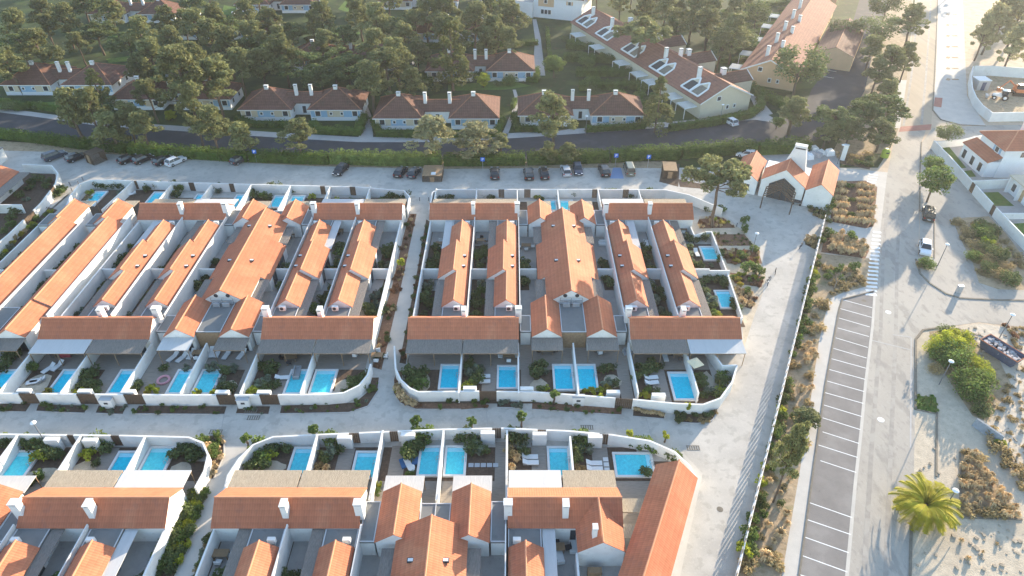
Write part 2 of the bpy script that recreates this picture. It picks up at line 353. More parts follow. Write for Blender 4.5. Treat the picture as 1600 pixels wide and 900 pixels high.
# resort paving with all the inner streets
sheet('pavement', [(-1200, 250), (-60, 229), (0, 234), (130, 238), (250, 244), (420, 255), (500, 259), (700, 263), (950, 262), (1040, 262), (1150, 262), (1240, 300), (1288, 345), (1275, 395), (1150, 900), (1080, 1150), (-400, 1200), (-1400, 900), (-1300, 500)], 2 * E1, 'paving')
sheet('verge', [(-60, 217), (100, 226), (300, 240), (560, 250), (800, 253), (1040, 252), (1040, 263), (950, 262), (700, 264), (500, 260), (420, 256), (250, 245), (130, 239), (0, 235), (-60, 230)], 3 * E1, 'dirt')
# disabled bay beside the parked van
sheet('road_marking', [(958, 262), (970, 262), (975, 279), (953, 279)], 4 * E1, paint('bay_blue', (0.18, 0.28, 0.45), 0.8))
sheet('planting_bed', [(1036, 256), (1062, 256), (1060, 292), (1030, 284)], 4 * E1, 'soil')
sheet('planting_bed', [(1060, 280), (1100, 288), (1110, 296), (1062, 292)], 4 * E1, 'soil')
# east gardens of the middle block
sheet('gravel_garden', [(1092, 338), (1130, 338), (1158, 358), (1184, 386), (1197, 432), (1192, 458), (1180, 490), (1162, 545), (1160, 500), (1128, 400), (1096, 360)], 3 * E1, 'gravel')
sheet('pavement', [(1134, 336), (1146, 340), (1166, 358), (1188, 386), (1199, 430), (1195, 458), (1192, 458), (1197, 432), (1184, 386), (1158, 358)], 3.6 * E1, 'paving_light')
BEDS = {
 'east_a': [(1092, 342), (1130, 340), (1149, 356), (1093, 357)], 'east_b': [(1117, 366), (1163, 366), (1178, 384), (1122, 384)],
 'east_c': [(1128, 391), (1184, 390), (1191, 412), (1136, 412)], 'east_d': [(1140, 426), (1194, 432), (1190, 449), (1148, 443)],
 'east_e': [(1146, 447), (1172, 460), (1182, 467), (1174, 483), (1161, 479)],
 'a1': [(0, 630), (48, 631), (40, 643), (0, 642)], 'a2': [(60, 632), (138, 634), (131, 646), (56, 643)],
 'a3': [(154, 634), (197, 635), (191, 648), (149, 646)], 'a4': [(217, 634), (354, 635), (350, 648), (208, 647)],
 'a5': [(372, 635), (422, 635), (419, 648), (368, 647)],
 'a6': [(440, 634), (555, 629), (575, 612), (580, 590), (593, 590), (590, 612), (575, 635), (545, 645), (437, 647)],
 'lane_l': [(640, 334), (651, 334), (625, 455), (596, 578), (582, 574), (595, 500), (612, 450), (630, 370)],
 'lane_r': [(666, 343), (673, 347), (655, 450), (641, 515), (634, 569), (624, 567), (636, 505), (648, 445)],
 'b1': [(620, 580), (628, 580), (628, 600), (640, 620), (655, 628), (700, 627), (760, 626), (760, 637), (720, 640), (650, 640), (625, 630), (615, 615), (615, 595)],
 'b2': [(777, 622), (815, 624), (815, 638), (777, 637)], 'b3': [(832, 626), (972, 635), (971, 649), (831, 640)],
 'b4': [(990, 638), (1040, 644), (1037, 655), (989, 651)], 'b5': [(1055, 646), (1100, 648), (1122, 643), (1113, 657), (1090, 662), (1055, 660)],
 'c1': [(318, 682), (336, 680), (350, 690), (350, 712), (334, 748), (322, 747), (326, 715)], 'c2': [(306, 762), (325, 766), (270, 905), (232, 905)],
 'd1': [(334, 822), (326, 850), (310, 905), (302, 905)],
 'aleft': [(70, 322), (90, 328), (50, 366), (35, 376), (20, 372)],
}
for k, q in BEDS.items():
    sheet('planting_bed', q, 4 * E1, 'mulch_red' if k in ('lane_l', 'east_b', 'east_d', 'b1', 'b3', 'east_c', 'east_a') else 'soil')
sheet('planting_bed', [(46, 378), (20, 368), (-40, 408), (-40, 430), (0, 418)], 4 * E1, 'soil')
# kerbs round the street beds
for k in ('a2', 'a3', 'a4', 'a5', 'b2', 'b3', 'b4'):
    q = BEDS[k]; mb = MB(); mb.path([P(*q[3]), P(*q[2])], 0.12, 0, 0.09); tag(mb.build('kerb', 'kerb_stone'), kind='structure')
for k, idx in (('a6', (4, 5, 6, 7, 8)), ('b1', (8, 9, 10, 11, 12)), ('b5', (2, 3, 4, 5)), ('c1', (1, 2, 3, 4))):
    mb = MB(); mb.path([P(*BEDS[k][i]) for i in idx], 0.12, 0, 0.09); tag(mb.build('kerb', 'kerb_stone'), kind='structure')
# brushed concrete joints across the inner street
for a, b in (((760, 640), (762, 668)), ((350, 648), (345, 676)), ((555, 640), (548, 668)), ((1010, 655), (1020, 690)), ((645, 580), (590, 580)), ((667, 420), (630, 420))):
    mb = MB(); mb.path([P(*a), P(*b)], 0.07, 0.0, 3 * E1); tag(mb.build('paving_joint', 'patio'), kind='structure')
# lighter lane strips between blocks
sheet('footpath', [(651, 334), (666, 334), (648, 440), (624, 567), (598, 575), (625, 455)], 3 * E1, 'paving_light')
sheet('footpath', [(349, 696), (386, 698), (333, 800), (302, 905), (272, 905), (325, 766)], 3 * E1, 'paving_light')
sheet('footpath', [(1060, 700), (1098, 740), (1085, 800), (1062, 905), (1036, 905), (1085, 745)], 3 * E1, 'paving_light')
sheet('footpath', [(112, 300), (128, 283), (-60, 452), (-60, 400)], 3 * E1, 'paving_light')
# ---------------------------------------------------------------- the strip by the fence, pavement, parking bays
sheet('verge', [(1296, 398), (1366, 405), (1371, 440), (1355, 447), (1318, 458), (1296, 467), (1280, 532), (1260, 672), (1250, 735), (1221, 905), (1150, 905), (1275, 395)], 2.5 * E1, 'dirt')
sheet('pavement', [(1296, 467), (1318, 457), (1357, 447), (1366, 455), (1316, 467), (1310, 480), (1282, 675), (1248, 905), (1221, 905), (1250, 735), (1260, 672), (1280, 532)], 3 * E1, 'paving_light')
sheet('road', [(1434, -60), (1468, -60), (1464, 60), (1461, 125), (1457, 175), (1439, 225), (1437, 320), (1435, 400), (1450, 430), (1480, 460), (1500, 467), (1600, 470), (1800, 474), (1800, 540), (1600, 512), (1530, 503), (1470, 512), (1442, 516), (1432, 530), (1430, 640), (1427, 800), (1422, 905), (1323, 905), (1337, 750), (1352, 600), (1363, 510), (1370, 450), (1375, 365), (1386, 275), (1395, 230), (1407, 200), (1417, 125), (1432, 0)], 3.5 * E1, 'asphalt_pale')
sheet('road', [(1434, -60), (1468, -60), (1464, 60), (1461, 125), (1457, 170), (1455, 196), (1407, 198), (1417, 125), (1432, 0)], 4.5 * E1, 'road_tan')
sheet('road_marking', [(1407, 198), (1456, 194), (1454, 203), (1405, 206)], 5.5 * E1, 'crossing_red')
sheet('parking_lot', [(1316, 468), (1366, 455), (1366, 470), (1363, 510), (1352, 600), (1345, 680), (1337, 750), (1323, 905), (1248, 905), (1270, 740), (1290, 600), (1310, 490)], 4 * E1, 'asphalt_lot')
mb = MB(); mb.path([P(1367, 457), P(1363.5, 510), P(1352.5, 600), P(1345, 680), P(1337, 750), P(1323, 905)], 0.35, 0, 5 * E1); tag(mb.build('kerb', 'paving_light'), kind='structure')
mb = MB(); mb.path([P(1366, 455), P(1316, 468), P(1310, 490), P(1290, 600), P(1270, 740), P(1248, 905)], 0.18, 0, 0.12); tag(mb.build('kerb', 'kerb_dark'), kind='structure')
lines = [((1317, 468.5), (1363, 481)), ((1312, 482), (1362, 496)), ((1311, 497), (1359, 511)), ((1309, 512.5), (1358, 526)), ((1306, 528), (1356, 543)),
         ((1302.5, 544.5), (1354, 559.5)), ((1299.5, 560.7), (1353, 575.5)), ((1296, 577.5), (1352, 593)), ((1292.5, 595.5), (1350.5, 612)),
         ((1289.5, 613.7), (1349, 630.5)), ((1287.5, 633), (1346.5, 651)), ((1285.5, 653), (1344.5, 671.5)), ((1285.5, 675), (1342, 693)), ((1279, 695.5), (1340, 715)),
         ((1282, 720), (1338, 738.5)), ((1264.5, 785.5), (1331.5, 809)), ((1261, 812), (1329.5, 835.5)), ((1257.5, 839.5), (1326.5, 864)), ((1252.5, 868), (1324, 894)), ((1249, 898), (1300, 915))]
for a, b in lines:
    mb = MB(); mb.path([P(*a), P(*b)], 0.11, 0.0, 5 * E1 + .002); tag(mb.build('road_marking', 'paint_white'), kind='structure')
for (x, y) in ((1388, 488), (1376.5, 656)):
    gx, gy = P(x, y); mb = MB(); mb.tube((gx, gy, 0), (gx, gy, 6 * E1), 0.42, n=16); tag(mb.build('manhole_cover', 'paint_white'), kind='structure')
for (x, y) in ((1125, 796), (1150, 545), (1128, 470), (478, 540), (1350, 470)):
    gx, gy = P(x, y); mb = MB(); mb.tube((gx, gy, 0), (gx, gy, 4.5 * E1), 0.36, n=16); tag(mb.build('manhole_cover', 'kerb_dark'), kind='structure')
# zebra crossing at the side of the road
for i in range(17):
    y = 362 + i * 6.1; t = i / 16.0
    x0 = 1364 - 12 * t; x1 = 1377 - 7 * t
    a = P(x0, y); b = P(x1, y + 1.4); mb = MB(); mb.path([a, b], 0.56, 0.0, 5 * E1 + .001); tag(mb.build('road_marking', 'paint_white'), kind='structure')
for i in range(4):
    y = 272 + i * 3.8; mb = MB(); mb.path([P(1358 - i, y), P(1372 - i, y + 2)], 0.42, 0, 5 * E1 + .001); tag(mb.build('road_marking', 'paint_white'), kind='structure')
for a, b in (((1363, 532), (1424, 547)), ((1395, 523), (1424, 527)), ((1424, 527), (1423, 700))):
    mb = MB(); mb.path([P(*a), P(*b)], 0.16, 0, 5.2 * E1); tag(mb.build('road_marking', 'kerb_stone'), kind='structure')
# entrance plaza pavement, planted squares
sheet('pavement', [(1300, 283), (1310, 262), (1395, 270), (1386, 290), (1375, 365), (1371, 405), (1290, 396), (1294, 345)], 3 * E1, 'paving_light')
sheet('planting_bed', [(1306, 284), (1352, 282), (1371, 292), (1365, 354), (1352, 357), (1297, 346)], 4 * E1, 'mulch_red')
sheet('planting_bed', [(1290, 366), (1305, 370), (1340, 373), (1358, 392), (1352, 404), (1283, 394)], 4 * E1, 'mulch_red')
sheet('planting_bed', [(1311, 240), (1362, 240), (1359, 265), (1313, 256)], 4 * E1, 'soil')
sheet('planting_bed', [(1259, 318), (1291, 328), (1290, 345), (1274, 338)], 4 * E1, 'soil')
sheet('planting_bed', [(1260, 368), (1276, 372), (1274, 390), (1258, 382)], 4 * E1, 'soil')
# small bays of the upper lot
for i in range(6):
    a = (1279 + i * 4, 118 - i * 10); b = (1303 + i * 4, 122 - i * 10)
    mb = MB(); mb.path([P(*a), P(*b)], 0.14, 0, 3 * E1 + .001); tag(mb.build('road_marking', 'paint_white'), kind='structure')
for i in range(5):
    a = (1030 + i * 16, 203 - i * 1.2); b = (1027 + i * 16, 194 - i * 1.2)
    mb = MB(); mb.path([P(*a), P(*b)], 0.12, 0, 3 * E1 + .002); tag(mb.build('road_marking', 'kerb_stone'), kind='structure')
# pale promenade beside the tan road, with pines growing through it
sheet('pavement', [(1468, -60), (1502, -60), (1507, 60), (1511, 150), (1540, 196), (1500, 194), (1470, 186), (1458, 172), (1461, 125), (1464, 60)], 4 * E1, 'paving_light')
sheet('pavement', [(1404, 125), (1417, 125), (1407, 200), (1396, 200)], 4 * E1, 'paving_light')
sheet('tactile_paving', [(1461, 152), (1473, 153), (1471, 168), (1459, 166)], 5 * E1, 'crossing_red')
for i in range(7):
    for (x0, dx) in ((1481, 0), (1491, 1)):
        y = 22 + i * 17; a = P(x0 + dx + 0.4 * i * 0.3, y); mb = MB(); mb.obox(a[0], a[1], 4.8 * E1, 0.9, 0.45, 0.004, 0.9 if dx == 0 else 0)
        tag(mb.build('tree_pit', 'dirt'), kind='structure')
mb = MB(); mb.path([P(1467, -60), P(1463.5, 60), P(1460.5, 125), P(1457.5, 172), P(1470, 187), P(1500, 195), P(1540, 197)], 0.25, 0, 0.12); tag(mb.build('kerb', 'kerb_dark'), kind='structure')
# the gravelled area on the right
sheet('gravel_yard', [(1441, 222), (1458, 200), (1540, 196), (1900, 190), (1900, 474), (1600, 470), (1500, 467), (1480, 460), (1450, 430), (1436, 400), (1438, 320)], 3 * E1, 'asphalt_pale')
sheet('verge', [(1488, 342), (1508, 340), (1545, 338), (1572, 365), (1600, 402), (1640, 440), (1640, 455), (1560, 452), (1530, 442), (1520, 410), (1500, 372)], 4.5 * E1, 'dirt')
sheet('dune_sand', [(1530, 506), (1600, 514), (1800, 540), (1800, 905), (1680, 905), (1600, 770), (1560, 700), (1520, 640), (1500, 600), (1490, 560)], 3 * E1, 'sand')
sheet('gravel_yard', [(1430, 530), (1442, 517), (1470, 513), (1530, 506), (1492, 560), (1500, 600), (1520, 640), (1560, 700), (1602, 772), (1680, 905), (1422, 905), (1427, 800), (1430, 640)], 2.5 * E1, 'gravel')
sheet('planting_bed', [(1500, 707), (1517, 702), (1535, 725), (1555, 747), (1597, 812), (1501, 809)], 4 * E1, 'dirt')
sheet('lawn', [(1430, 618), (1463, 621), (1465, 646), (1428, 640)], 4 * E1, 'grass_lawn')
sheet('verge', [(1452, 518), (1500, 512), (1560, 560), (1580, 600), (1545, 660), (1520, 650), (1480, 590), (1458, 560)], 3.5 * E1, 'dirt')
for q, w in (([(1470, 512), (1442, 516), (1431, 530), (1430.5, 640)], .28), ([(1464, 645), (1463, 745)], .22), ([(1424, 818), (1422, 905)], .25), ([(1430.5, 640), (1464, 647)], .15),
             ([(1431, 405), (1438, 428), (1453, 443), (1478, 459), (1500, 466), (1560, 469), (1700, 471)], .28), ([(1460, 330), (1460, 404)], .12), ([(1440, 222), (1438, 260), (1437, 330)], .2),
             ([(1501, 809), (1597, 812)], .2), ([(1500, 707), (1501, 809)], .2)):
    mb = MB(); mb.path([P(*p) for p in q], w, 0, 0.11); tag(mb.build('kerb', 'kerb_dark'), kind='structure')
# building plot behind the wall
sheet('building_plot', [(1516, 112), (1620, 118), (1700, 190), (1560, 186), (1535, 182), (1520, 160)], 4 * E1, 'dirt')
# lawns among the trees
for q in ([(515, 52), (552, 46), (566, 52), (524, 64)], [(540, 0), (552, 0), (548, 20), (528, 14)], [(350, 8), (372, 12), (366, 24), (346, 22)], [(165, 92), (215, 86), (222, 94), (170, 98)], [(1160, 40), (1212, 32), (1200, 110), (1150, 118)],
          [(232, 8), (250, 6), (246, 14), (230, 16)], [(700, 132), (800, 126), (830, 134), (790, 140), (700, 142)], [(170, 54), (190, 50), (192, 62), (172, 64)], [(60, 160), (100, 158), (104, 176), (60, 172)]):
    sheet('lawn', q, 2 * E1, 'grass_lawn')

sheet('yard', [(1165, 246), (1200, 236), (1262, 236), (1312, 240), (1312, 262), (1290, 270), (1180, 262)], 5 * E1, 'patio')
sheet('verge', [(1352, 140), (1366, 70), (1388, 0), (1405, -60), (1432, -60), (1417, 125), (1404, 200), (1385, 240), (1300, 240), (1325, 190)], 3.2 * E1, 'dirt')
# darker wheel bands and repair patches on the lanes
for q, w, m_ in (([(1395, 470), (1385, 560), (1378, 700), (1368, 905)], 1.6, 'asphalt_pale'),):
    pass
mb = MB()
for q, w in (([(1388, 300), (1380, 400), (1376, 520), (1362, 700), (1350, 905)], .5), ([(1408, 300), (1402, 400), (1400, 520), (1392, 700), (1384, 905)], .5), ([(1436, 0), (1424, 120), (1412, 196)], .5), ([(1455, 0), (1447, 120), (1440, 194)], .5)):
    mb.path([P(*p) for p in q], w, 0, 5.1 * E1)
tag(mb.build('tyre_marks', mat('worn_strip', (0.33, 0.30, 0.265), 0.15, 0.8, 0.9, spots=[(0.5, 0.5, (0.40, 0.365, 0.32), 0.8)])), kind='structure')
# ================================================================== THE HOLIDAY VILLAS
def gsec(root, wmb, axis, a0, a1, cl, cc, cr, zr, sl_, rmat='tile_orange', cap='tile_ridge', ov=0.18, inset=0.12, zb=0.0, capped=True, endov=0.10):
    f = (lambda a, c, z: (c, a, z)) if axis == 'y' else (lambda a, c, z: (a, c, z))
    zl = zr - sl_ * (cc - cl); zR = zr - sl_ * (cr - cc)
    # walls: five-sided outline under the slopes
    w0, w1 = cl + inset, cr - inset; t = 0.10
    prof = [(w0, zb), (w1, zb), (w1, zr - sl_ * (w1 - cc) - t), (cc, zr - t), (w0, zr - sl_ * (cc - w0) - t)]
    n = 5; vs = [f(a0 + endov, c, z) for c, z in prof] + [f(a1 - endov, c, z) for c, z in prof]
    wmb.add(vs, [(0, 1, 2, 3, 4), (9, 8, 7, 6, 5)] + [(i, (i + 1) % n, n + (i + 1) % n, n + i) for i in range(n)])
    mb = MB(); L = a1 - a0
    for (ce, ze) in ((cl, zl), (cr, zR)):
        S = math.hypot(ce - cc, zr - ze); k = 0.09
        tp = [f(a0, cc, zr), f(a1, cc, zr), f(a1, ce, ze), f(a0, ce, ze)]
        bt = [f(a0, cc, zr - k), f(a1, cc, zr - k), f(a1, ce, ze - k), f(a0, ce, ze - k)]
        uvt = [(0, 0), (L, 0), (L, S), (0, S)]
        mb.add(tp, [(0, 1, 2, 3)], 0, [uvt])
        mb.add(tp + bt, [(4, 5, 6, 7), (0, 1, 5, 4), (1, 2, 6, 5), (2, 3, 7, 6), (3, 0, 4, 7)], 0, [[(0, 0)] * 4] * 5)
    rf = mb.build('roof', rmat, root)
    if capped:
        cb = MB(); m_ = 12
        cb.tube(f(a0 - .02, cc, zr + .01), f(a1 + .02, cc, zr + .01), 0.11, n=7)
        cb.build('ridge_cap', cap, rf)
    return rf
def chimney(root, x, y, z0, z1, wx, wy, name='chimney'):
    mb = MB(); mb.box(x - wx / 2, x + wx / 2, y - wy / 2, y + wy / 2, z0, z1 - .28)
    mb.box(x - wx / 2 - .05, x + wx / 2 + .05, y - wy / 2 - .05, y + wy / 2 + .05, z1 - .10, z1)
    for sx in (-1, 1):
        for sy in (-1, 1): mb.box(*sorted((x + sx * (wx / 2), x + sx * (wx / 2 - .1))), *sorted((y + sy * wy / 2, y + sy * (wy / 2 - .1))), z1 - .28, z1 - .10)
    c = mb.build(name, 'render_white', root)
    mb = MB(); mb.box(x - wx / 2 + .06, x + wx / 2 - .06, y - wy / 2 + .06, y + wy / 2 - .06, z1 - .28, z1 - .12); mb.build('flue', 'frame_dark', c)
    return c
def door(root, x0, x1, y, z0, z1, face=-1, axis='y', name='window', lit=False):
    """framed glazing on a wall; face is the side it looks to"""
    mb = MB(); t = .06
    lo, hi = (y - t, y) if face < 0 else (y, y + t)
    bx = (lambda a, b, c, d, e, g: mb.box(a, b, c, d, e, g)) if axis == 'y' else (lambda a, b, c, d, e, g: mb.box(c, d, a, b, e, g))
    n = max(1, int(round((x1 - x0) / 1.1))); w = (x1 - x0) / n
    for i in range(n + 1): bx(x0 + i * w - .04, x0 + i * w + .04, lo, hi, z0, z1)
    bx(x0 + .04, x1 - .04, lo + .003, hi - .003, z1 - .08, z1 - .001); bx(x0 + .04, x1 - .04, lo + .003, hi - .003, z0 + .001, z0 + .07)
    fr = mb.build(name, 'frame_dark', root)
    mb = MB(); bx(x0 + .04, x1 - .04, lo + .02, lo + .03, z0 + .07, z1 - .08); mb.build('pane', 'glass_dark', fr)
def round_vent(root, x, y, z, r=.3):
    mb = MB(); mb.tube((x, y - .03, z), (x, y + .05, z), r, n=18); mb.build('round_window', 'frame_dark', root)
def ac_unit(root, x, y, z):
    mb = MB(); mb.box(x - .45, x + .45, y - .18, y + .18, z + .1, z + .8); mb.box(x - .4, x + .4, y - .1, y + .1, z, z + .1)
    a = mb.build('air_conditioner', 'frame_white', root)
    mb = MB(); mb.tube((x - .1, y - .21, z + .45), (x - .1, y - .185, z + .45), .27, n=14); mb.build('fan_grille', 'frame_dark', a)
def skylight(root, x, y, z, dx):
    mb = MB(); mb.obox(x, y, z + .06, .34, .24, .10); a = mb.build('roof_window', 'frame_dark', root)
    mb = MB(); mb.obox(x, y, z + .18, .25, .15, .03); mb.build('pane', 'frame_white', a)
def canopy(root, x0, x1, y0, y1, z0, z1, m, posts=True, side='front'):
    """z0 height at y0, z1 at y1"""
    mb = MB(); k = .07; nx = max(2, int((x1 - x0) / .8)); rr = random.Random(int(x0 * 97 + y0 * 31))
    vs = []; fs = []
    for i in range(nx + 1):
        x = x0 + (x1 - x0) * i / nx; e = rr.uniform(-.05, .05) if m == 'reed' else 0
        vs += [(x, y0 + e, z0 + rr.uniform(-.015, .015)), (x, y1, z1)]
    o = len(vs); vs += [(a, b, c - k) for a, b, c in vs]
    for i in range(nx):
        a, b, c, d = 2 * i, 2 * i + 2, 2 * i + 3, 2 * i + 1
        fs += [(a, b, c, d), (o + a, o + d, o + c, o + b), (a, o + a, o + b, b), (d, c, o + c, o + d)]
    fs += [(0, 1, o + 1, o), (2 * nx, o + 2 * nx, o + 2 * nx + 1, 2 * nx + 1)]
    mb.add(vs, fs); c = mb.build('canopy', m, root)
    if posts:
        n = max(1, int(round((x1 - x0) / 3.5))); yy, zz = (y0, z0) if side == 'front' else (y1, z1)
        dy = .12 if side == 'front' else -.12
        for i in range(n + 1):
            x = x0 + .12 + (x1 - x0 - .24) * i / n; p = MB(); p.tube((x, yy + dy, 0), (x, yy + dy, zz - .2), .055, n=6); p.build('post', 'timber', c)
        b_ = MB(); b_.box(x0 + .02, x1 - .02, yy + dy - .05, yy + dy + .05, zz - .22, zz - .10); b_.build('beam', 'timber', c)
    return c
def flat(root, x0, x1, y0, y1, z, wall=True):
    if x1 < x0: x0, x1 = x1, x0
    mb = MB(); mb.box(x0, x1, y0, y1, z - .25, z); f = mb.build('flat_roof', 'flat_roof', root)
    mb = MB(); e = .10
    mb.path([(x0 + e / 2, y0 + e / 2), (x1 - e / 2, y0 + e / 2), (x1 - e / 2, y1 - e / 2), (x0 + e / 2, y1 - e / 2), (x0 + e / 2, y0 + e / 2 + .001)], e, z + .002, z + .07)
    mb.build('roof_edge', 'coping_metal', f)
    if wall:
        mb = MB(); mb.box(x0 + .05, x1 - .05, y0 + .05, y1 - .05, 0, z - .25); mb.build('wall', 'render_white', root)
def cross_house(x0, x1, yr, back, mats, bname, chim_in, y_can, gable_r=True):
    """house under a ridge that runs along x; mats = canopy cloths of its two homes; back: garden side is +y"""
    cx = (x0 + x1) / 2; t = thing('villa_house', (cx, yr)); ax0, ax1 = x0 - cx, x1 - cx
    w = MB(); gsec(t, w, 'x', ax0, ax1, -2.5, 0, 2.5, 4.38, 0.70); w.build('wall', 'render_white', t)
    s = 1 if back else -1                        # garden side
    chimney(t, 0.0, -1.25 if back else 1.15, 2.8, 5.25 if back else 5.2, .62, .95)
    xi = (ax1 - .05) if chim_in > 0 else (ax0 + .05)
    chimney(t, xi, -1.15 if back else 1.3, 2.6, 5.25, .85, .75)
    n = len(mats); W = (ax1 - ax0) / n
    for i, m_ in enumerate(mats):
        a, b_ = ax0 + W * i + .08, ax0 + W * (i + 1) - .08
        if back: canopy(t, a, b_, 2.5, 4.95, 2.62, 2.45, m_, side='back')
        else: canopy(t, a, b_, -5.1, -2.45, 2.42, 2.62, 'reed_shaded' if m_ == 'reed' else m_, side='front')
        door(t, a + 1.0, b_ - 1.0, s * 2.38, 0.05, 2.2, face=s)
        # court side: glazing under the eave
        door(t, (a + .5) if chim_in < 0 else (b_ - 2.4), (a + 2.4) if chim_in < 0 else (b_ - .5), -s * 2.38, .05, 2.1, face=-s)
    return t
def unit(p, s, xc, yo, part='all', sun=True, can='reed'):
    """narrow house along y; p party line, s outward side"""
    t = thing('villa_wing', (xc + p, 88.5 + yo)); X = lambda o: s * o
    def sec(y0, y1, oi, orr, oo, zr, sl_=.72):
        a, b_, c_ = X(oi), X(orr), X(oo)
        cl, cr = (a, c_) if a < c_ else (c_, a)
        return gsec(t, w, 'y', y0 - 88.5, y1 - 88.5, cl, b_, cr, zr, sl_)
    w = MB(); lo = 77.4 if part == 'all' else 70
    sec(92.6, 99.3, .22, 1.95, 3.8, 3.92)
    sec(84.5, 92.6, .22, 2.45, 5.0, 4.28)
    if part == 'all': sec(77.4, 84.5, .22, 1.95, 3.8, 3.92)
    w.build('wall', 'render_white', t)
    def can_(y0, y1, m_):
        a, b_ = sorted((X(3.72), X(5.05))); canopy(t, a, b_, y0 - 88.5, y1 - 88.5, 2.36, 2.36, 'reed_shaded' if m_ == 'reed' else m_, posts=False)
    can_(92.8, 101.6, can)
    if part == 'all': can_(75.2, 84.3, 'reed')
    flat(t, *sorted((X(.2), X(3.6))), 99.25 - 88.5, 101.6 - 88.5, 2.45)
    if part == 'all':
        flat(t, *sorted((X(.2), X(3.6))), 75.1 - 88.5, 77.45 - 88.5, 2.45)
        ac_unit(t, X(1.5), 76.7 - 88.5, 2.47)
    mb = MB(); mb.box(*sorted((X(.7), X(1.5))), 99.75 - 88.5, 100.15 - 88.5, 2.47, 3.2); mb.build('roof_vent', 'render_white', t)
    for y in (89.4, 86.6):
        o = 1.05; skylight(t, X(o), y - 88.5, 4.28 - .72 * (2.45 - o), 0)
    # posts and glazing on the court side
    for (y0, y1) in ((94, 98.5), (86.5, 91)) + (((78.5, 83),) if part == 'all' else ()):
        o = 4.88 if y0 == 86.5 else 3.68
        door(t, y0 - 88.5, y1 - 88.5, X(o), .05, 2.05, face=s, axis='x')
    return t
def central(xc, yo, full=True):
    t = thing('central_villa', (xc, 90 + yo)); w = MB(); Y = lambda y: y - 90
    gsec(t, w, 'y', Y(94.1), Y(101.4), -3.65, 0, 3.65, 5.12, .62)
    gsec(t, w, 'y', Y(84.3), Y(94.1), -4.65, 0, 4.85, 5.12, .62)
    if full: gsec(t, w, 'y', Y(78.1), Y(84.3), -3.55, 0, 3.55, 5.12, .62)
    w.build('wall', 'render_white', t)
    for s in (-1, 1):
        a, b_ = sorted((s * 3.55, s * 5.0)); canopy(t, a, b_, Y(94.2), Y(99.3), 2.5, 2.5, 'reed_shaded', posts=False)
        if full: canopy(t, a, b_, Y(78.0), Y(84.2), 2.5, 2.5, 'reed_shaded', posts=False)
        if full: round_vent(t, s * .87, Y(78.17), 4.05)
        for y in (97, 87): skylight(t, s * 1.7, Y(y), 5.12 - .62 * 1.7, 0)
        door(t, Y(86), Y(92), s * 4.55 if s < 0 else 4.74, .05, 2.0, face=s, axis='x')
    return t
def pavilion(x, y0, y1, xc, back, m_, hw=2.1, gar=True):
    cy = (y0 + y1) / 2; t = thing('gable_pavilion', (x, cy)); w = MB()
    gsec(t, w, 'y', y0 - cy, y1 - cy, -hw, 0, hw, 4.12, .68); w.build('wall', 'render_white', t)
    if gar:
        if back: canopy(t, -hw - .05, hw + .05, y1 - cy - .05, y1 - cy + 2.3, 2.5, 2.4, m_, side='back')
        else: canopy(t, -hw - .05, hw + .05, y0 - cy - 2.4, y0 - cy + .05, 2.4, 2.5, 'reed_shaded' if m_ == 'reed' else m_, side='front')
        s = 1 if back else -1; door(t, -1.5, 1.5, (y1 - cy - .1) if back else (y0 - cy + .1), .05, 2.2, face=s)
    return t
def gwall(pts, h, place, desc='white rendered garden wall', w=.22, gates=(), world=True, cap=True):
    """garden wall along ground points; gates = (i, t0, t1) stretches of segment i that are slatted doors"""
    q = pts if world else [P(*p) for p in pts]
    o0 = (q[0][0], q[0][1], 0); t = thing('garden_wall', (sum(a[0] for a in q) / len(q), sum(a[1] for a in q) / len(q), 0))
    runs = []; cur = [q[0]]; gl = []
    for i in range(len(q) - 1):
        a, b_ = Vector(q[i][:2]), Vector(q[i + 1][:2])
        for (gi, t0, t1) in sorted(gates):
            if gi == i:
                p0 = a.lerp(b_, t0); p1 = a.lerp(b_, t1); cur.append(tuple(p0)); runs.append(cur); gl.append((p0, p1)); cur = [tuple(p1)]
        cur.append(q[i + 1])
    runs.append(cur); mb = MB()
    for r_ in runs:
        if len(r_) > 1 and (Vector(r_[0][:2]) - Vector(r_[-1][:2])).length > .05: mb.path(r_, w, 0, h)
    mb.build('wall', 'render_white', t, world=True)
    for p0, p1 in gl:
        g = MB(); n = max(3, int((p1 - p0).length / .22)); d = (p1 - p0) / n; a = math.atan2(d.y, d.x)
        for k in range(n):
            c_ = p0 + d * (k + .5); g.obox(c_.x, c_.y, (h - .05) / 2, d.length / 2 - .012, .03 + .008 * (k % 2), (h - .05) / 2, a)
        g.build('gate', 'timber_dark', t, world=True)
    reg(t, desc, place, 'garden wall', None); return t
POOLS = []
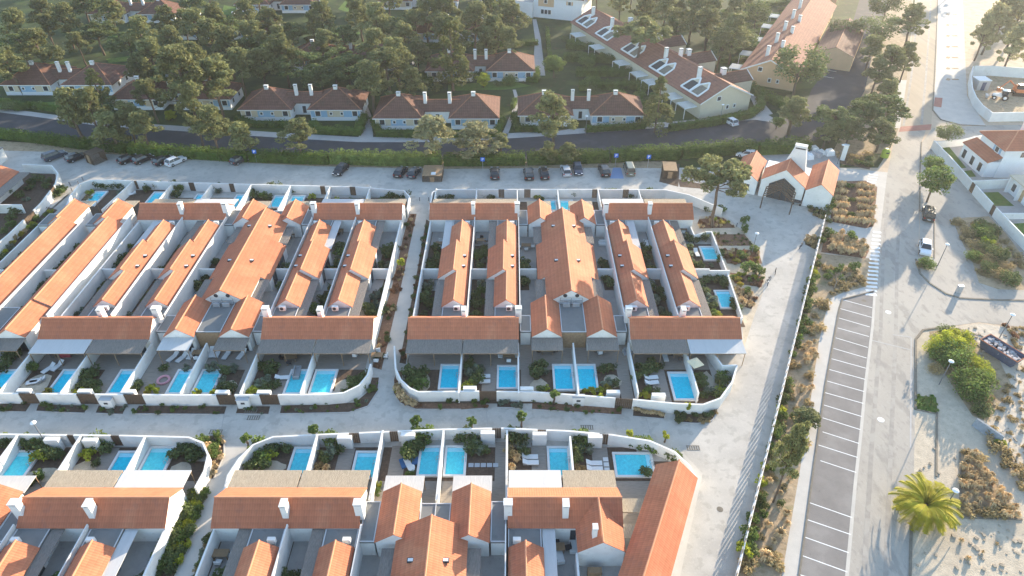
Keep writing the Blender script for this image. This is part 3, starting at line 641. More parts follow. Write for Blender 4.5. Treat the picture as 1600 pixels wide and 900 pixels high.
def pool(x0, x1, y0, y1, place, liner='pool_liner', step='top'):
    cx, cy = (x0 + x1) / 2, (y0 + y1) / 2; t = thing('swimming_pool', (cx, cy)); hx, hy = (x1 - x0) / 2, (y1 - y0) / 2; b_ = .28
    mb = MB()
    mb.box(-hx, hx, -hy, -hy + b_, .01, .26); mb.box(-hx, hx, hy - b_, hy, .01, .26)
    mb.box(-hx, -hx + b_, -hy + b_, hy - b_, .01, .258); mb.box(hx - b_, hx, -hy + b_, hy - b_, .01, .258)
    mb.build('coping', 'pool_coping', t)
    mb = MB(); mb.box(-hx + b_, hx - b_, -hy + b_, hy - b_, .03, .06); mb.build('basin', liner, t)
    mb = MB()
    if step == 'top': mb.box(-hx + b_ + .01, hx - b_ - .01, hy - b_ - .55, hy - b_ - .01, .065, .12)
    else: mb.box(hx - b_ - .5, hx - b_ - .01, -hy + b_ + .01, hy - b_ - .01, .065, .12)
    mb.build('step', MT['pool_step'], t)
    mb = MB(); mb.box(-hx + b_ + .002, hx - b_ - .002, -hy + b_ + .002, hy - b_ - .002, .065, .19); mb.build('water', 'pool_water', t)
    mb = MB()
    for s_ in (-.22, .22): mb.tube((hx - .1, s_, .2), (hx - .1, s_, .85), .025, n=5); mb.tube((hx - .1, s_, .85), (hx - .5, s_, .7), .025, n=5); mb.tube((hx - .5, s_, .7), (hx - .5, s_, .15), .025, n=5)
    for z_ in (.3, .5): mb.tube((hx - .1, -.22, z_), (hx - .1, .22, z_), .02, n=5)
    mb.build('ladder', 'metal_grey', t)
    reg(t, 'rectangular pool with white coping', place, 'swimming pool', None); POOLS.append(t); return t
mat('pool_step', (0.40, 0.85, 0.95), 0.05, 2, 0.6)
def ground(x0, x1, y0, y1, m, z=5 * E1, name='garden_bed'):
    mb = MB(); mb.add([(x0, y0, z), (x1, y0, z), (x1, y1, z), (x0, y1, z)], [(0, 1, 2, 3)]); return tag(mb.build(name, m), kind='structure')
def blob_ground(cx, cy, rx, ry, m, z=7 * E1, name='sand_patch', seed=0):
    rr = random.Random(seed + int(cx * 13)); n = 14; mb = MB()
    mb.add([(cx + rx * rr.uniform(.8, 1.1) * math.cos(2 * math.pi * i / n), cy + ry * rr.uniform(.8, 1.1) * math.sin(2 * math.pi * i / n), z) for i in range(n)], [list(range(n))])
    return tag(mb.build(name, m), kind='structure')
def courts(xc, yo, place, part='all'):
    """side yards between the wings, with walls"""
    ylo = 75.3 if part == 'all' else 72
    for s in (-1, 1):
        for p, wo in ((7.5, 15.1), (15.1, 22.75)):
            if part == 'half' and xc > -20 and s > 0 and p > 10: continue
            a, b_ = sorted((xc + s * (p + 5.05), xc + s * wo))
            ground(a, b_, ylo + yo, 101.7 + yo, 'soil')
            a2, b2 = sorted((xc + s * (p + .1), xc + s * (p + 5.3)))
            ground(a2, b2, ylo + yo, 101.7 + yo, 'patio', 5.5 * E1, 'patio')
            a3, b3 = sorted((xc + s * (p + 5.05), xc + s * (wo - .2)))
            ground(a3, b3, 97.2 + yo, 101.7 + yo, 'patio', 5.8 * E1, 'patio')
            if part == 'all': ground(a3 if s > 0 else a3 + .8, b3 - .8 if s > 0 else b3, 84.6 + yo, 87.4 + yo, 'patio', 5.8 * E1, 'patio')
            gwall([(a3 - .1, 87.69 + yo), (b3 + .1, 87.69 + yo)], 2.0, place, 'short cross wall between two narrow yards')
        a, b_ = sorted((xc + s * 4.5, xc + s * 7.4)); ground(a, b_, ylo + yo, 101.7 + yo, 'patio', 5 * E1, 'patio')
        a, b_ = sorted((xc + s * 5.9, xc + s * 7.35)); ground(a, b_, (84.7 if part == 'all' else 84.7) + yo, 93 + yo, 'soil', 6 * E1)
        if part == 'all': gwall([(xc + s * 4.7, 87.69 + yo), (xc + s * 7.4, 87.69 + yo)], 2.0, place, 'short cross wall between two narrow yards')
def block(xc, yo, nm, back_m, front_m, full=True, left=True, right=True, pav=(None, None, None, None), lat=('reed',) * 4):
    pl = f'in the {nm}'; obs = []
    if full:
        for s, on, ms in ((-1, left, front_m[:2]), (1, right, front_m[2:])):
            if on:
                a, b_ = sorted((xc + s * 7.65, xc + s * 23.0)); t = cross_house(a, b_, 72.75, False, ms, nm, -s, 0)
                reg(t, 'long red-tiled house with pergola', f'on the lower edge of the {nm}', 'house')
        for s in (-1, 1):
            t = pavilion(xc + s * 3.8, 70.7, 78.2, xc, False, 'reed' if s > 0 else pav[0] or 'reed')
            reg(t, 'small gabled house with pergola', f'at the lower middle of the {nm}', 'house')
            m_ = MB(); f = thing('flat_roofed_link', (xc + s * 6.7, 73.6)); flat(f, -.75, .75, -1.6, 1.9, 2.5); reg(f, 'grey flat-roofed link', f'at the lower middle of the {nm}', 'roof')
        f = thing('roof_terrace', (xc, 74.8)); flat(f, -1.72, 1.72, -3.2, 3.25, 2.75); mb = MB()
        for i in range(2): mb.box(-1.2 + i * 1.4, -.2 + i * 1.4, 2.3, 2.6, 2.78, 3.4)
        mb.build('ventilation_box', 'metal_grey', f); mb = MB()
        for x in (-1.6, 0, 1.6): mb.tube((x, 3.0, 2.75), (x, 3.0, 3.9), .03)
        mb.tube((-1.6, 3.0, 3.9), (1.6, 3.0, 3.9), .03); mb.tube((-1.6, 3.0, 3.4), (1.6, 3.0, 3.4), .03); mb.build('railing', 'metal_post', f)
        mb = MB(); mb.box(-1.72, 1.72, -3.35, -3.22, 0, 2.7); mb.build('timber_screen', 'timber', f)
        reg(f, 'flat grey roof between two small gabled houses', pl, 'roof')
    for s, on, ms in ((-1, left, back_m[:2]), (1, right, back_m[2:])):
        if on:
            a, b_ = sorted((xc + s * 7.65, xc + s * 23.0))
            if nm == 'front right block' and s > 0: b_ = xc + 19.6; ms = ['fabric_white', 'reed']
            t = cross_house(a, b_, 104.0 + yo, True, ms, nm, -s, 0)
            reg(t, 'long red-tiled house with chimneys', f'on the upper edge of the {nm}', 'house')
    for s in (-1, 1):
        t = pavilion(xc + s * 3.75, 99.8 + yo, 105.95 + yo, xc, True, 'slats_grey' if not full else 'reed')
        reg(t, 'small gabled house', f'at the upper middle of the {nm}', 'house')
        f = thing('flat_roofed_link', (xc + s * 6.7, 102.2 + yo)); flat(f, -.8, .8, -2.2, 2.6, 2.5); reg(f, 'grey flat-roofed link', f'beside the upper small gabled house of the {nm}', 'roof')
    f = thing('flat_roofed_link', (xc, 103.0 + yo)); flat(f, -1.6, 1.6, -1.5, 1.6, 2.45)
    mb = MB(); mb.box(-.04, .04, -1.4, 1.5, 2.46, 2.55); mb.build('roof_seam', 'coping_metal', f); reg(f, 'flat glazed roof behind the gabled ridge', pl, 'roof')
    t = central(xc, yo, full); reg(t, 'broad central gabled house with two round windows' if full else 'broad central gabled roof', pl, 'house')
    k = 0
    for s, on in ((-1, left), (1, right)):
        for p in (7.5, 15.1):
            if nm == 'front right block' and s > 0 and p > 10: continue
            t = unit(s * p, s, xc, yo, 'all' if full else 'half', can=lat[k]); k += 1
            reg(t, 'long narrow orange-tiled wing', pl, 'house')
    # party walls
    for s in (-1, 1):
        for p in (7.45, 15.05):
            if nm == 'front right block' and s > 0 and p > 10: continue
            h = 3.05
            gwall([(xc + s * p, 101.7 + yo), (xc + s * p, (75.1 if full else 72) + yo)], h, pl, 'tall white wall beside a narrow wing', w=.13)
        if nm in ('front right block', 'middle block') and s > 0: continue
        gwall([(xc + s * 22.8, 101.7 + yo), (xc + s * 22.8, (75.1 if full else 60) + yo)], 2.2, f'along the side of the {nm}', 'long white boundary wall')
    courts(xc, yo, pl, 'all' if full else 'half')
# --- middle block, left block, and the two blocks in the foreground
block(8.6, 0, 'middle block', ['reed', 'reed', 'fabric_white', 'reed'], ['reed', 'reed', 'reed', 'fabric_white'], lat=('reed', 'fabric_white', 'fabric_white', 'reed'))
block(-42.15, 0, 'left block', ['reed', 'fabric_white', 'fabric_white', 'reed'], ['fabric_white', 'reed', 'reed', 'reed'], pav=('fabric_white', None), lat=('reed', 'fabric_white', 'fabric_white', 'reed'))
block(-8.1, -60.5, 'front right block', ['reed', 'reed', 'fabric_white', 'reed'], None, full=False, lat=('reed', 'reed', 'fabric_white', 'reed'))
block(-58.8, -60.5, 'front left block', ['reed', 'reed', 'reed', 'fabric_white'], None, full=False, lat=('reed', 'reed', 'reed', 'fabric_white'))
# --- the far left pair of bars
for (cl, cc, cr, nm_) in ((-79.3, -77.0, -74.35, 'outer'), (-71.1, -68.85, -66.6, 'inner')):
    t = thing('villa_wing', (cc, 88.5)); w = MB()
    gsec(t, w, 'y', 77.2 - 88.5, 99.9 - 88.5, cl - cc, 0, cr - cc, 4.2, .66); w.build('wall', 'render_white', t)
    flat(t, cl - cc - 2.2, cl - cc + 1.6, 99.8 - 88.5, 103.6 - 88.5, 2.5)
    door(t, -3, 3, cl - cc + .1, .05, 2.0, face=-1, axis='x')
    reg(t, 'very long unbroken orange roof slope', 'at the far left of the left block', 'house')
for x in (-77.7, -69.9):
    t = pavilion(x, 99.9, 106.1, x, True, 'reed'); reg(t, 'small gabled house above a very long roof', 'in the left block', 'house')
for x in (-77.0, -69.1):
    t = pavilion(x, 70.6, 77.2, x, False, 'reed'); reg(t, 'small sunlit gabled house with pergola', 'at the far left of the left block', 'house')
f = thing('roof_terrace', (-73.0, 74.5)); flat(f, -1.7, 1.7, -2.6, 2.6, 2.7); reg(f, 'flat grey roof', 'at the far lower left of the left block', 'roof')
gwall([(-74.1, 101.0), (-74.1, 75.1)], 3.0, 'at the far left of the left block', 'tall white wall beside the outer long roof', w=.18)
gwall([(-66.4, 101.7), (-66.4, 75.1)], 3.0, 'at the far left of the left block', 'tall white wall beside the inner long roof', w=.18)
gwall([(-81.9, 103.8), (-81.9, 72)], 2.1, 'along the alley at far left', 'low white boundary wall')
gwall([(-73.9, 87.4), (-71.2, 87.4)], 2.0, 'at the far left', 'short cross wall by the long roofs')
gwall([(-81.8, 87.4), (-79.2, 87.4)], 2.0, 'at the far left', 'short cross wall by the long roofs')
ground(-81.8, -66.5, 70, 106, 'patio', 4.5 * E1, 'patio')
ground(-73.9, -72.3, 77.6, 98, 'soil', 5.5 * E1); ground(-81.7, -80.2, 77.6, 98, 'soil', 5.5 * E1)
# --- wing that turns forward at the right end of the front right block
t = thing('villa_wing', (9.0, 41)); w = MB(); gsec(t, w, 'y', -2.75, 2.4, -2.45, 0, 2.4, 4.42, .72); w.build('wall', 'render_white', t); chimney(t, -.75, -1.6, 3.2, 5.4, .45, .6)
tag(t, 'short gabled wing with a chimney pointing to the viewer beside the slanting roof', 'house')
gwall([(6.5, 38.4), (6.5, 30)], 2.3, 'below the short gabled wing', 'white yard wall')
ground(6.6, 16, 30, 38.3, 'patio', 6 * E1, 'patio')
mb = MB(); mb.box(7.6, 9.0, 37.0, 37.6, 0.03, 1.1); tag(mb.build('storage_chest', 'timber', origin=(8.3, 37.3, 0)), 'brown slatted chest against the wall below the short gabled wing', 'chest')
# --- long slanting roof
a = Vector((18.3, 48.0)); b_ = Vector((11.2, 32.0)); d = (b_ - a); ang = math.atan2(d.x, -d.y)
t = thing('villa_house', ((a.x + b_.x) / 2, (a.y + b_.y) / 2, 0), ang); w = MB(); L = d.length
gsec(t, w, 'y', -L / 2, L / 2, -2.35, 0, 2.35, 4.75, .80, endov=.05); w.build('wall', 'render_white', t)
tag(t, 'long slanting red-tiled house beside the curved lane, nearest the viewer', 'house')
t = thing('pergola', (13.9, 44.8)); canopy(t, -2.8, 1.9, -1.7, .0, 2.3, 2.35, 'reed'); canopy(t, -2.8, 1.2, -4.6, -2.9, 2.0, 2.05, 'reed', posts=False); tag(t, 'reed pergola squeezed between the red roof end and the slanting house', 'pergola')

# ---------------------------------------------------------------- garden parcels in front of the two upper blocks
LB, MBk, FR, FL = 'of the left block', 'of the middle block', 'of the front right block', 'of the front left block'
def front_gardens(xc, place, y0=60.8, y1=72.6, nm='left block'):
    xr = 22.2 if nm == 'left block' else 18.4
    ground(xc - 22.8, xc + xr, 63.0, 69.8, 'soil', 4.5 * E1); ground(xc - 22.8, xc + 22.4, 69.9, y1 + 2.4, 'deck', 4.5 * E1, 'terrace')
    ground(xc - 20.5, xc + 18.5, y0, 63.3, 'soil', 4.4 * E1)
    ground(xc - 22.7, xc + xr, 67.0, 69.9, 'deck', 5.2 * E1, 'terrace')
    for k, p in enumerate((-15.25, -7.6, 0.0, 7.6, 15.25)):
        gwall([(xc + p, 60.9), (xc + p, 70.4)], 1.85, f'below the {nm}', 'white wall between two pool gardens', w=.2)
for xc, nm in ((-42.15, 'left block'), (8.45, 'middle block')): front_gardens(xc, None, nm=nm)
for x in (-81.4, -73.6, -65.3): gwall([(x, 60.9), (x, 70.4)], 1.85, 'below the far left of the left block', 'white wall between two pool gardens')
ground(-95, -65.2, 60.9, 72.4, 'soil', 4.2 * E1); ground(-95, -65.2, 67.2, 72.4, 'deck', 5.0 * E1, 'terrace')
# boundary walls towards the inner street
def px_gates(pts, xs, y):
    """turn photo x ranges of gates on a world polyline into (segment, t0, t1)"""
    out = []
    for (xa, xb) in xs:
        for i in range(len(pts) - 1):
            qa, qb = Q(*pts[i][:2], .9)[0], Q(*pts[i + 1][:2], .9)[0]
            if qa <= xa and xb <= qb: out.append((i, (xa - qa) / (qb - qa), (xb - qa) / (qb - qa))); break
    return out
w_ = [(-96, 61.0), (-65, 60.9), (-42, 60.62), (-24, 60.68), (-21.4, 61.0), (-19.7, 62.3), (-18.9, 64.2), (-18.85, 66.3)]
gwall(w_, 1.8, 'below the left block', 'long white front wall with brown slatted gates along the street', gates=px_gates(w_, [(33, 60), (123, 152), (196, 226), (340, 369), (407, 436)], 0))
w2 = [P(618, 555), P(620, 590), P(628, 608), P(642, 621), P(655, 627), P(740, 626), P(832, 627), P(925, 634), P(990, 639), P(1050, 645), P(1095, 647), P(1122, 637), P(1140, 612), P(1148, 585)]
gwall(w2, 1.75, 'below the middle block', 'long white curved front wall with brown slatted gates', gates=px_gates(w2, [(749, 776), (818, 845), (961, 988), (1028, 1055)], 0))
w3 = [P(1148, 585), P(1160, 532), P(1162, 500), P(1152, 450), P(1138, 408), P(1118, 372), P(1098, 372)]
gwall([(26.95, 70.0), (28.0, 66.0), P(1148, 585)], 1.75, 'below the middle block', 'white wall corner by the parasol terrace')
gwall([(31.2, 101.5), (31.3, 98.6), P(1104, 362, 1.2), P(1112, 362, 1.2), P(1136, 425, 1.2), P(1160, 496, 1.2), (31.6, 75.6)], 1.25, 'on the right of the middle block', 'white wall wrapping the two side pools')
gwall([(31.2, 87.69), (34.5, 87.69)], 1.7, 'on the right of the middle block', 'cross wall between the two side pools')
ground(31.3, 34.1, 75.9, 97.7, 'soil', 5.5 * E1)
# back gardens
wb_ = [P(96, 372), P(116, 318), (-82.6, 115.8), (-81.3, 117.3), (-78, 117.4), (-66, 116.6), (-48.8, 115.6), (-29.1, 114.6), (-20.3, 113.2), (-19.0, 111.0), (-18.9, 106.5)]
gwall(wb_, 1.8, 'behind the left block', 'long white back wall with dark gates facing the parked cars', gates=px_gates(wb_, [(208, 216), (296, 305), (359, 367), (399, 405), (501, 509), (547, 556)], 0))
wb2 = [(-14.9, 106.4), (-14.9, 112.6), (-14.0, 113.6), (-6, 113.7), (17, 113.7), (29, 113.5), (33.0, 111.6), (36.0, 108.6), (38.0, 106.6)]
gwall(wb2, 1.8, 'behind the middle block', 'long white back wall with dark gates facing the parked cars', gates=px_gates(wb2, [(779, 788), (819, 829), (925, 933), (973, 982), (1032, 1041)], 0))
for xc, nm, yb in ((-42.15, 'left block', 115.2), (8.6, 'middle block', 113.7)):
    ground(xc - 22.6, xc + 22.4, 101.7, yb - 1.6, 'soil', 4.5 * E1); ground(xc - 22.6, xc + 22.4, 105.5, 109.0, 'deck', 5 * E1, 'terrace')
    for p in (-22.9, -15.25, -7.6, 0.0, 7.6, 15.25): gwall([(xc + p, 105.5), (xc + p, yb - .02 * p)], 1.8, f'behind the {nm}', 'white wall between two back gardens', w=.2)
ground(-81.5, -64.9, 106, 116.6, 'soil', 4.2 * E1)
gwall([(-73.8, 106.2), (-72.9, 117.0)], 1.8, 'behind the far left of the left block', 'white wall between two back gardens')
# foreground blocks: street wall, gardens
w5 = [(-31.6, 45.6), (-31.9, 48.3), (-31.4, 50.6), (-30.4, 52.6), (-28.4, 53.8), (-23, 54.15), (-8.4, 54.95), (-1.3, 55.15), (6.9, 54.7), (12, 54.1), (16.3, 53.2), (18.9, 51.6), (20.2, 49.6), (20.6, 48.0)]
gwall(w5, 1.8, 'above the front right block', 'long white curved wall with dark gates below the inner street', gates=px_gates(w5, [(546, 562), (609, 622), (769, 783), (840, 853), (936, 950)], 0))
w6 = [(-95, 53.9), (-60.6, 54.2), (-46.4, 54.0), (-38.4, 53.75), (-36.4, 52.9), (-35.2, 51.2), (-34.8, 48.9), (-35.0, 46.6)]
gwall(w6, 1.8, 'above the front left block', 'long white curved wall with dark gates below the inner street', gates=px_gates(w6, [(108, 119), (176, 190)], 0))
for xc, nm, e0, e1 in ((-8.1, 'front right block', -23.2, 26.5), (-58.8, 'front left block', -32, 24.0)):
    ground(xc + e0, xc + e1, 43.0, 51.6, 'soil', 4.5 * E1); ground(xc + max(e0, -20.5), xc + min(e1 - 3.5, 24), 51.0, 53.7, 'soil', 4.4 * E1)
    ground(xc + e0, xc + e1 - 1, 43.0, 48.8, 'deck', 5.2 * E1, 'terrace')
    for p in (-22.9 if nm == 'front left block' else None, -15.1, -7.4, -.1, 7.5, 15.0 if nm == 'front right block' else 15.2):
        if p is None: continue
        top = 54.1 + (0.7 if nm == 'front right block' and abs(p) < 9 else 0) - (.2 if p > 14 else 0)
        if nm == 'front right block' and p > 14.9: h0 = 54.5
        gwall([(xc + p, 45.0), (xc + p, top)], 1.85, f'above the {nm}', 'white wall between two pool gardens', w=.24)
# far left block across the alley
w7 = [P(40, 269), P(86, 271), P(96, 283), P(92, 300), P(70, 330), P(20, 380), P(-40, 430)]
gwall(w7, 1.8, 'at the far upper left', 'white wall with slatted gates beyond the alley', gates=[(3, .12, .36), (4, .25, .55)])
gwall([P(-10, 333), P(40, 333)], 1.8, 'at the far upper left', 'short white wall inside the garden beyond the alley')
sheet('garden_bed', [(-40, 300), (30, 270), (86, 272), (90, 300), (66, 330), (16, 378), (-40, 425)], 4.5 * E1, 'soil')
t = thing('villa_house', (-99.8, 112.6)); w = MB(); gsec(t, w, 'y', -8, 6.7, -4, 0, 4.0, 4.4, .45); w.build('wall', 'render_white', t)
canopy(t, 3.9, 6.2, -8, 6.6, 2.5, 2.5, 'reed_shaded', posts=False); tag(t, 'orange-tiled house cut by the left picture edge beyond the alley', 'house')
mb = MB(); x, y = P(5, 252); 
t = thing('villa_house', (x - 2.6, y - .5)); w = MB(); w.box(-3, 3, -1.5, 1.5, 0, 2.6); w.build('wall', 'render_white', t); mb.box(-3.1, 3.1, -1.6, 1.6, 2.6, 2.75); mb.build('flat_roof', 'flat_roof', t)
tag(t, 'white box-shaped annex behind the orange house at the left picture edge', 'annex')

# ---------------------------------------------------------------- pools
def ppool(x0, x1, y0, y1, place, liner='pool_liner', **k): return pool(x0, x1, y0, y1, place, liner, **k)
A_ = 'below the left block'
for (x0, x1) in ((-69.1, -65.6), (-60.75, -57.6), (-52.95, -49.85), (-45.2, -42.1), (-41.9, -39.0), (-29.9, -26.95), (-26.6, -23.5)): ppool(x0, x1, 62.25, 66.9, A_, 'pool_liner_deep' if x0 < -50 else 'pool_liner')
B_ = 'below the middle block'
for (x0, x1, y0, y1) in ((-9.75, -6.95, 63.1, 67.9), (-2.05, .78, 63.2, 67.7), (5.45, 8.3, 62.9, 67.9), (8.6, 11.4, 62.9, 67.9), (20.9, 24.0, 61.2, 66.4)): ppool(x0, x1, y0, y1, B_, 'pool_liner_deep')
for (x0, x1, y0, y1) in ((31.75, 34.55, 92.6, 96.8), (31.4, 34.05, 80.0, 84.5)): ppool(x0, x1, y0, y1, 'in the side yard right of the middle block')
D_ = 'above the front right block'
for (x0, x1, y0, y1) in ((-26.1, -23.35, 49.3, 53.6), (-18.6, -15.7, 48.9, 53.0), (-11.05, -8.4, 49.3, 53.8), (-8.0, -5.35, 49.3, 53.8), (4.15, 6.85, 49.2, 53.7)): ppool(x0, x1, y0, y1, D_)
ppool(11.9, 16.6, 49.2, 52.8, D_, step='side')
C_ = 'above the front left block'
for (x0, x1, y0, y1) in ((-67.4, -64.3, 48.7, 53.1), (-59.0, -56.0, 48.7, 53.1), (-46.9, -43.75, 48.6, 53.0), (-43.4, -40.2, 48.9, 53.7)): ppool(x0, x1, y0, y1, C_, 'pool_liner' if x0 != -46.9 else 'pool_liner_deep')
for (x0, x1, y0, y1) in ((-80.2, -77.7, 110.2, 115.9), (-68.8, -66.2, 110.3, 115.6), (-60.2, -57.6, 110, 114.8), (-52.6, -49.9, 109.6, 114.6), (-45.2, -42.25, 109.6, 114.2), (-41.95, -39.2, 109.8, 114.2), (-29.8, -27.2, 109, 112.6), (-26.9, -24.0, 109, 112.6)):
    ppool(x0, x1, y0, y1, 'behind the left block')
for (x0, x1) in ((5.6, 8.4), (8.8, 11.5)): ppool(x0, x1, 108.6, 112.5, 'behind the middle block')
# decks and sand patches
for (x0, x1, y0, y1) in ((-55.2, -53.0, 61.0, 67.5), (-36.2, -34.6, 61.0, 67.5), (-31.6, -30.0, 61.0, 67.5), (-4.0, -2.1, 63, 67.6), (1.2, 2.9, 61.5, 69), (14.2, 15.8, 61, 69.5), (18.6, 20.6, 61, 67.5), (-49.6, -45.3, 61.3, 67.5),
                         (-14.4, -12.6, 45, 53.9), (-2.0, -.7, 44, 54.5), (2.3, 4.1, 48, 54.4), (9.5, 11.4, 48, 53.8), (-20.6, -18.8, 48, 53.6), (-48.8, -47.1, 48, 53.6)):
    ground(x0, x1, y0, y1, 'deck', 7.5 * E1, 'deck')
for (cx, cy, rx, ry) in ((-22.0, 63.6, 1.5, 1.6), (-12.0, 64.6, 1.2, 2.2), (3.6, 63.8, 1.2, 1.5), (13.4, 64.8, 1.2, 1.4), (26.2, 64.6, .8, 2.2), (-37.5, 63.5, 1.3, 1.6), (-28, 50.6, 1.6, 1.1), (-54, 49.6, 2.2, 1.0), (-38.6, 50.4, 1.3, 1.2), (-50, 50, 1.6, 1.6), (-63, 64, 1.8, 2.4)):
    blob_ground(cx, cy, rx, ry, 'gravel', 8 * E1)
# ================================================================== VEHICLES
def car_proto(col, kind='hatch', name='parked_car'):
    pm = paint('paint_%02d%02d%02d' % tuple(int(c * 99) for c in col), col)
    t = thing(name); L, W, Hh = {'hatch': (4.2, 1.78, 1.48), 'sedan': (4.6, 1.82, 1.45), 'suv': (4.6, 1.88, 1.68), 'van': (4.7, 1.86, 1.85)}[kind]
    h = L / 2; hw = W / 2; belt = {'hatch': .92, 'sedan': .9, 'suv': 1.02, 'van': 1.05}[kind]
    hood = belt - .08
    prof = [(-h, .35), (-h + .05, .22), (h - .1, .22), (h, .35), (h - .02, .62), (h - .25, hood - .08), (h - 1.1, hood + .03), (-h + .35, belt + .02), (-h + .03, belt - .08)]
    mb = MB()
    ins = [0.0, -.02, -.02, 0, .03, .08, .06, .06, .05]
    vs = []
    for sx in (-1, 1):
        for (y, z), i_ in zip(prof, ins): vs.append((sx * (hw - i_ - (.07 if abs(y) > h - .15 else 0)), y, z))
    n = len(prof); mb.add(vs, [list(range(n)), list(range(2 * n - 1, n - 1, -1))] + [(i, n + i, n + (i + 1) % n, (i + 1) % n) for i in range(n)])
    body = mb.build('body', pm, t)
    # greenhouse
    f0, f1, r1, r0 = {'hatch': (h - 1.15, h - 1.95, -h + .55, -h + .12), 'sedan': (h - 1.35, h - 2.05, -h + 1.25, -h + .7), 'suv': (h - 1.2, h - 1.9, -h + .4, -h + .12), 'van': (h - .85, h - 1.5, -h + .25, -h + .08)}[kind]
    g = MB(); wb_, wt = hw - .08, hw - .25
    gv = []
    for (y, z, w_) in ((r0, belt, wb_), (f0, belt, wb_), (f1, Hh - .05, wt), (r1, Hh - .05, wt)): gv += [(-w_, y, z), (w_, y, z)]
    g.add(gv, [(0, 1, 3, 2), (2, 3, 5, 4), (4, 5, 7, 6), (6, 7, 1, 0), (0, 2, 4, 6), (1, 7, 5, 3)]); g.build('windows', 'glass_dark', t)
    rf = MB(); a, b_ = r1 - .04, f1 + .04
    rf.add([(-wt - .02, a, Hh - .05), (wt + .02, a, Hh - .05), (wt + .02, b_, Hh - .05), (-wt - .02, b_, Hh - .05), (-wt + .12, a + .15, Hh + .01), (wt - .12, a + .15, Hh + .01), (wt - .12, b_ - .15, Hh + .01), (-wt + .12, b_ - .15, Hh + .01)],
           [(0, 3, 2, 1), (4, 5, 6, 7), (0, 1, 5, 4), (1, 2, 6, 5), (2, 3, 7, 6), (3, 0, 4, 7)])
    for sx in (-1, 1):
        for (y0, z0, y1, z1) in ((f0, belt, f1, Hh - .05), (r0, belt, r1, Hh - .05), ((f1 + r1) / 2, belt, (f1 + r1) / 2, Hh - .05)):
            rf.tube((sx * (wb_ + .005), y0, z0), (sx * (wt + .01), y1, z1), .035, n=4)
    rf.build('roof', pm, t)
    for sx in (-1, 1):
        for y in (h - .82, -h + .82):
            w = MB(); w.tube((sx * (hw - .2), y, .32), (sx * (hw + .01), y, .32), .32, n=14); wh = w.build('wheel', 'tyre', t)
            w = MB(); w.tube((sx * (hw + .01), y, .32), (sx * (hw + .025), y, .32), .19, n=10); w.build('rim', 'metal_grey', wh)
        l = MB(); l.obox(sx * (hw - .3), h - .06, .66, .2, .06, .07); l.build('headlight', 'lamp_white', t)
        l = MB(); l.obox(sx * (hw - .18), -h + .03, .78, .13, .04, .1); l.build('tail_light', 'lens_red', t)
        l = MB(); l.obox(sx * (hw + .08), f0 - .25, belt + .05, .09, .06, .06); l.build('wing_mirror', pm, t)
    l = MB(); l.obox(0, -h - .01, .6, .26, .01, .06); l.build('number_plate', 'frame_white', t)
    l = MB(); l.obox(0, h + .01, .42, .26, .01, .06); l.build('number_plate', 'frame_white', t)
    return t
def place_car(px, py, col, kind, rot, label, nm='parked_car', grp='cars parked in the row behind the villas'):
    t = car_proto(col, kind, nm); x, y = P(px, py, .6); t.location = (x, y, .02); t.rotation_euler = (0, 0, rad(rot)); tag(t, label, 'car', grp); return t
BK = (.018, .018, .022); DG = (.05, .055, .065); NB = (.03, .045, .08); SV = (.45, .46, .48); WH = (.75, .75, .76)
place_car(85, 243, (.06, .075, .10), 'suv', -38, 'dark blue-grey estate car, leftmost in the parking row')
place_car(119, 245, BK, 'hatch', -36, 'black hatchback parked just left of the timber hut')
place_car(200, 248, BK, 'hatch', -36, 'black hatchback, first car right of the timber hut')
place_car(223, 248, (.03, .028, .03), 'hatch', -36, 'black car parked second to the right of the timber hut')
place_car(255, 250, BK, 'hatch', -34, 'black hatchback parked directly left of the white one')
place_car(274, 251, WH, 'hatch', -33, 'white hatchback, the only white car in the left part of the row')
place_car(375, 249, (.05, .05, .055), 'hatch', -35, 'small dark car half under the hedge, right of the white hatchback')
place_car(532, 265, BK, 'hatch', 180 - 17, 'black car with bright headlights standing alone, nose to the viewer')
place_car(626, 268, BK, 'hatch', -14, 'black car, left of the pair beside the bin enclosure')
place_car(647, 269, DG, 'hatch', -14, 'dark grey car, right of the pair beside the bin enclosure')
place_car(773, 270, BK, 'sedan', 2, 'black saloon car parked alone below the blue parking sign')
place_car(826, 271, BK, 'suv', 3, 'black off-road car at the left end of the right-hand row')
place_car(850, 270, BK, 'sedan', 4, 'black saloon, second car of the right-hand row')
place_car(884, 266, SV, 'hatch', 6, 'silver car, the only pale one in the right-hand row')
place_car(903, 264, NB, 'hatch', 180 + 2, 'dark blue car parked right of the silver one')
place_car(944, 266, BK, 'suv', 5, 'black car with white sides left of the blue bay')
place_car(983, 264, (.16, .17, .13), 'van', 2, 'olive van with a pale roof at the right end of the row')
place_car(1141, 189, WH, 'hatch', 25, 'white hatchback on the dark street below the cream gable', grp='cars out on the streets')
place_car(1451, 334, (.05, .05, .045), 'van', -24, 'dark pickup full of gear beside the leafy tree', grp='cars out on the streets')
place_car(1446, 387, WH, 'hatch', 156, 'white compact car on the pale roadside behind the round bush', grp='cars out on the streets')
place_car(636, 101, DG, 'hatch', 80, 'dark car among the pines behind the cottages', grp='cars out on the streets')
place_car(1166, 240, WH, 'hatch', 75, 'white car half hidden behind the entrance lodge', grp='cars out on the streets')
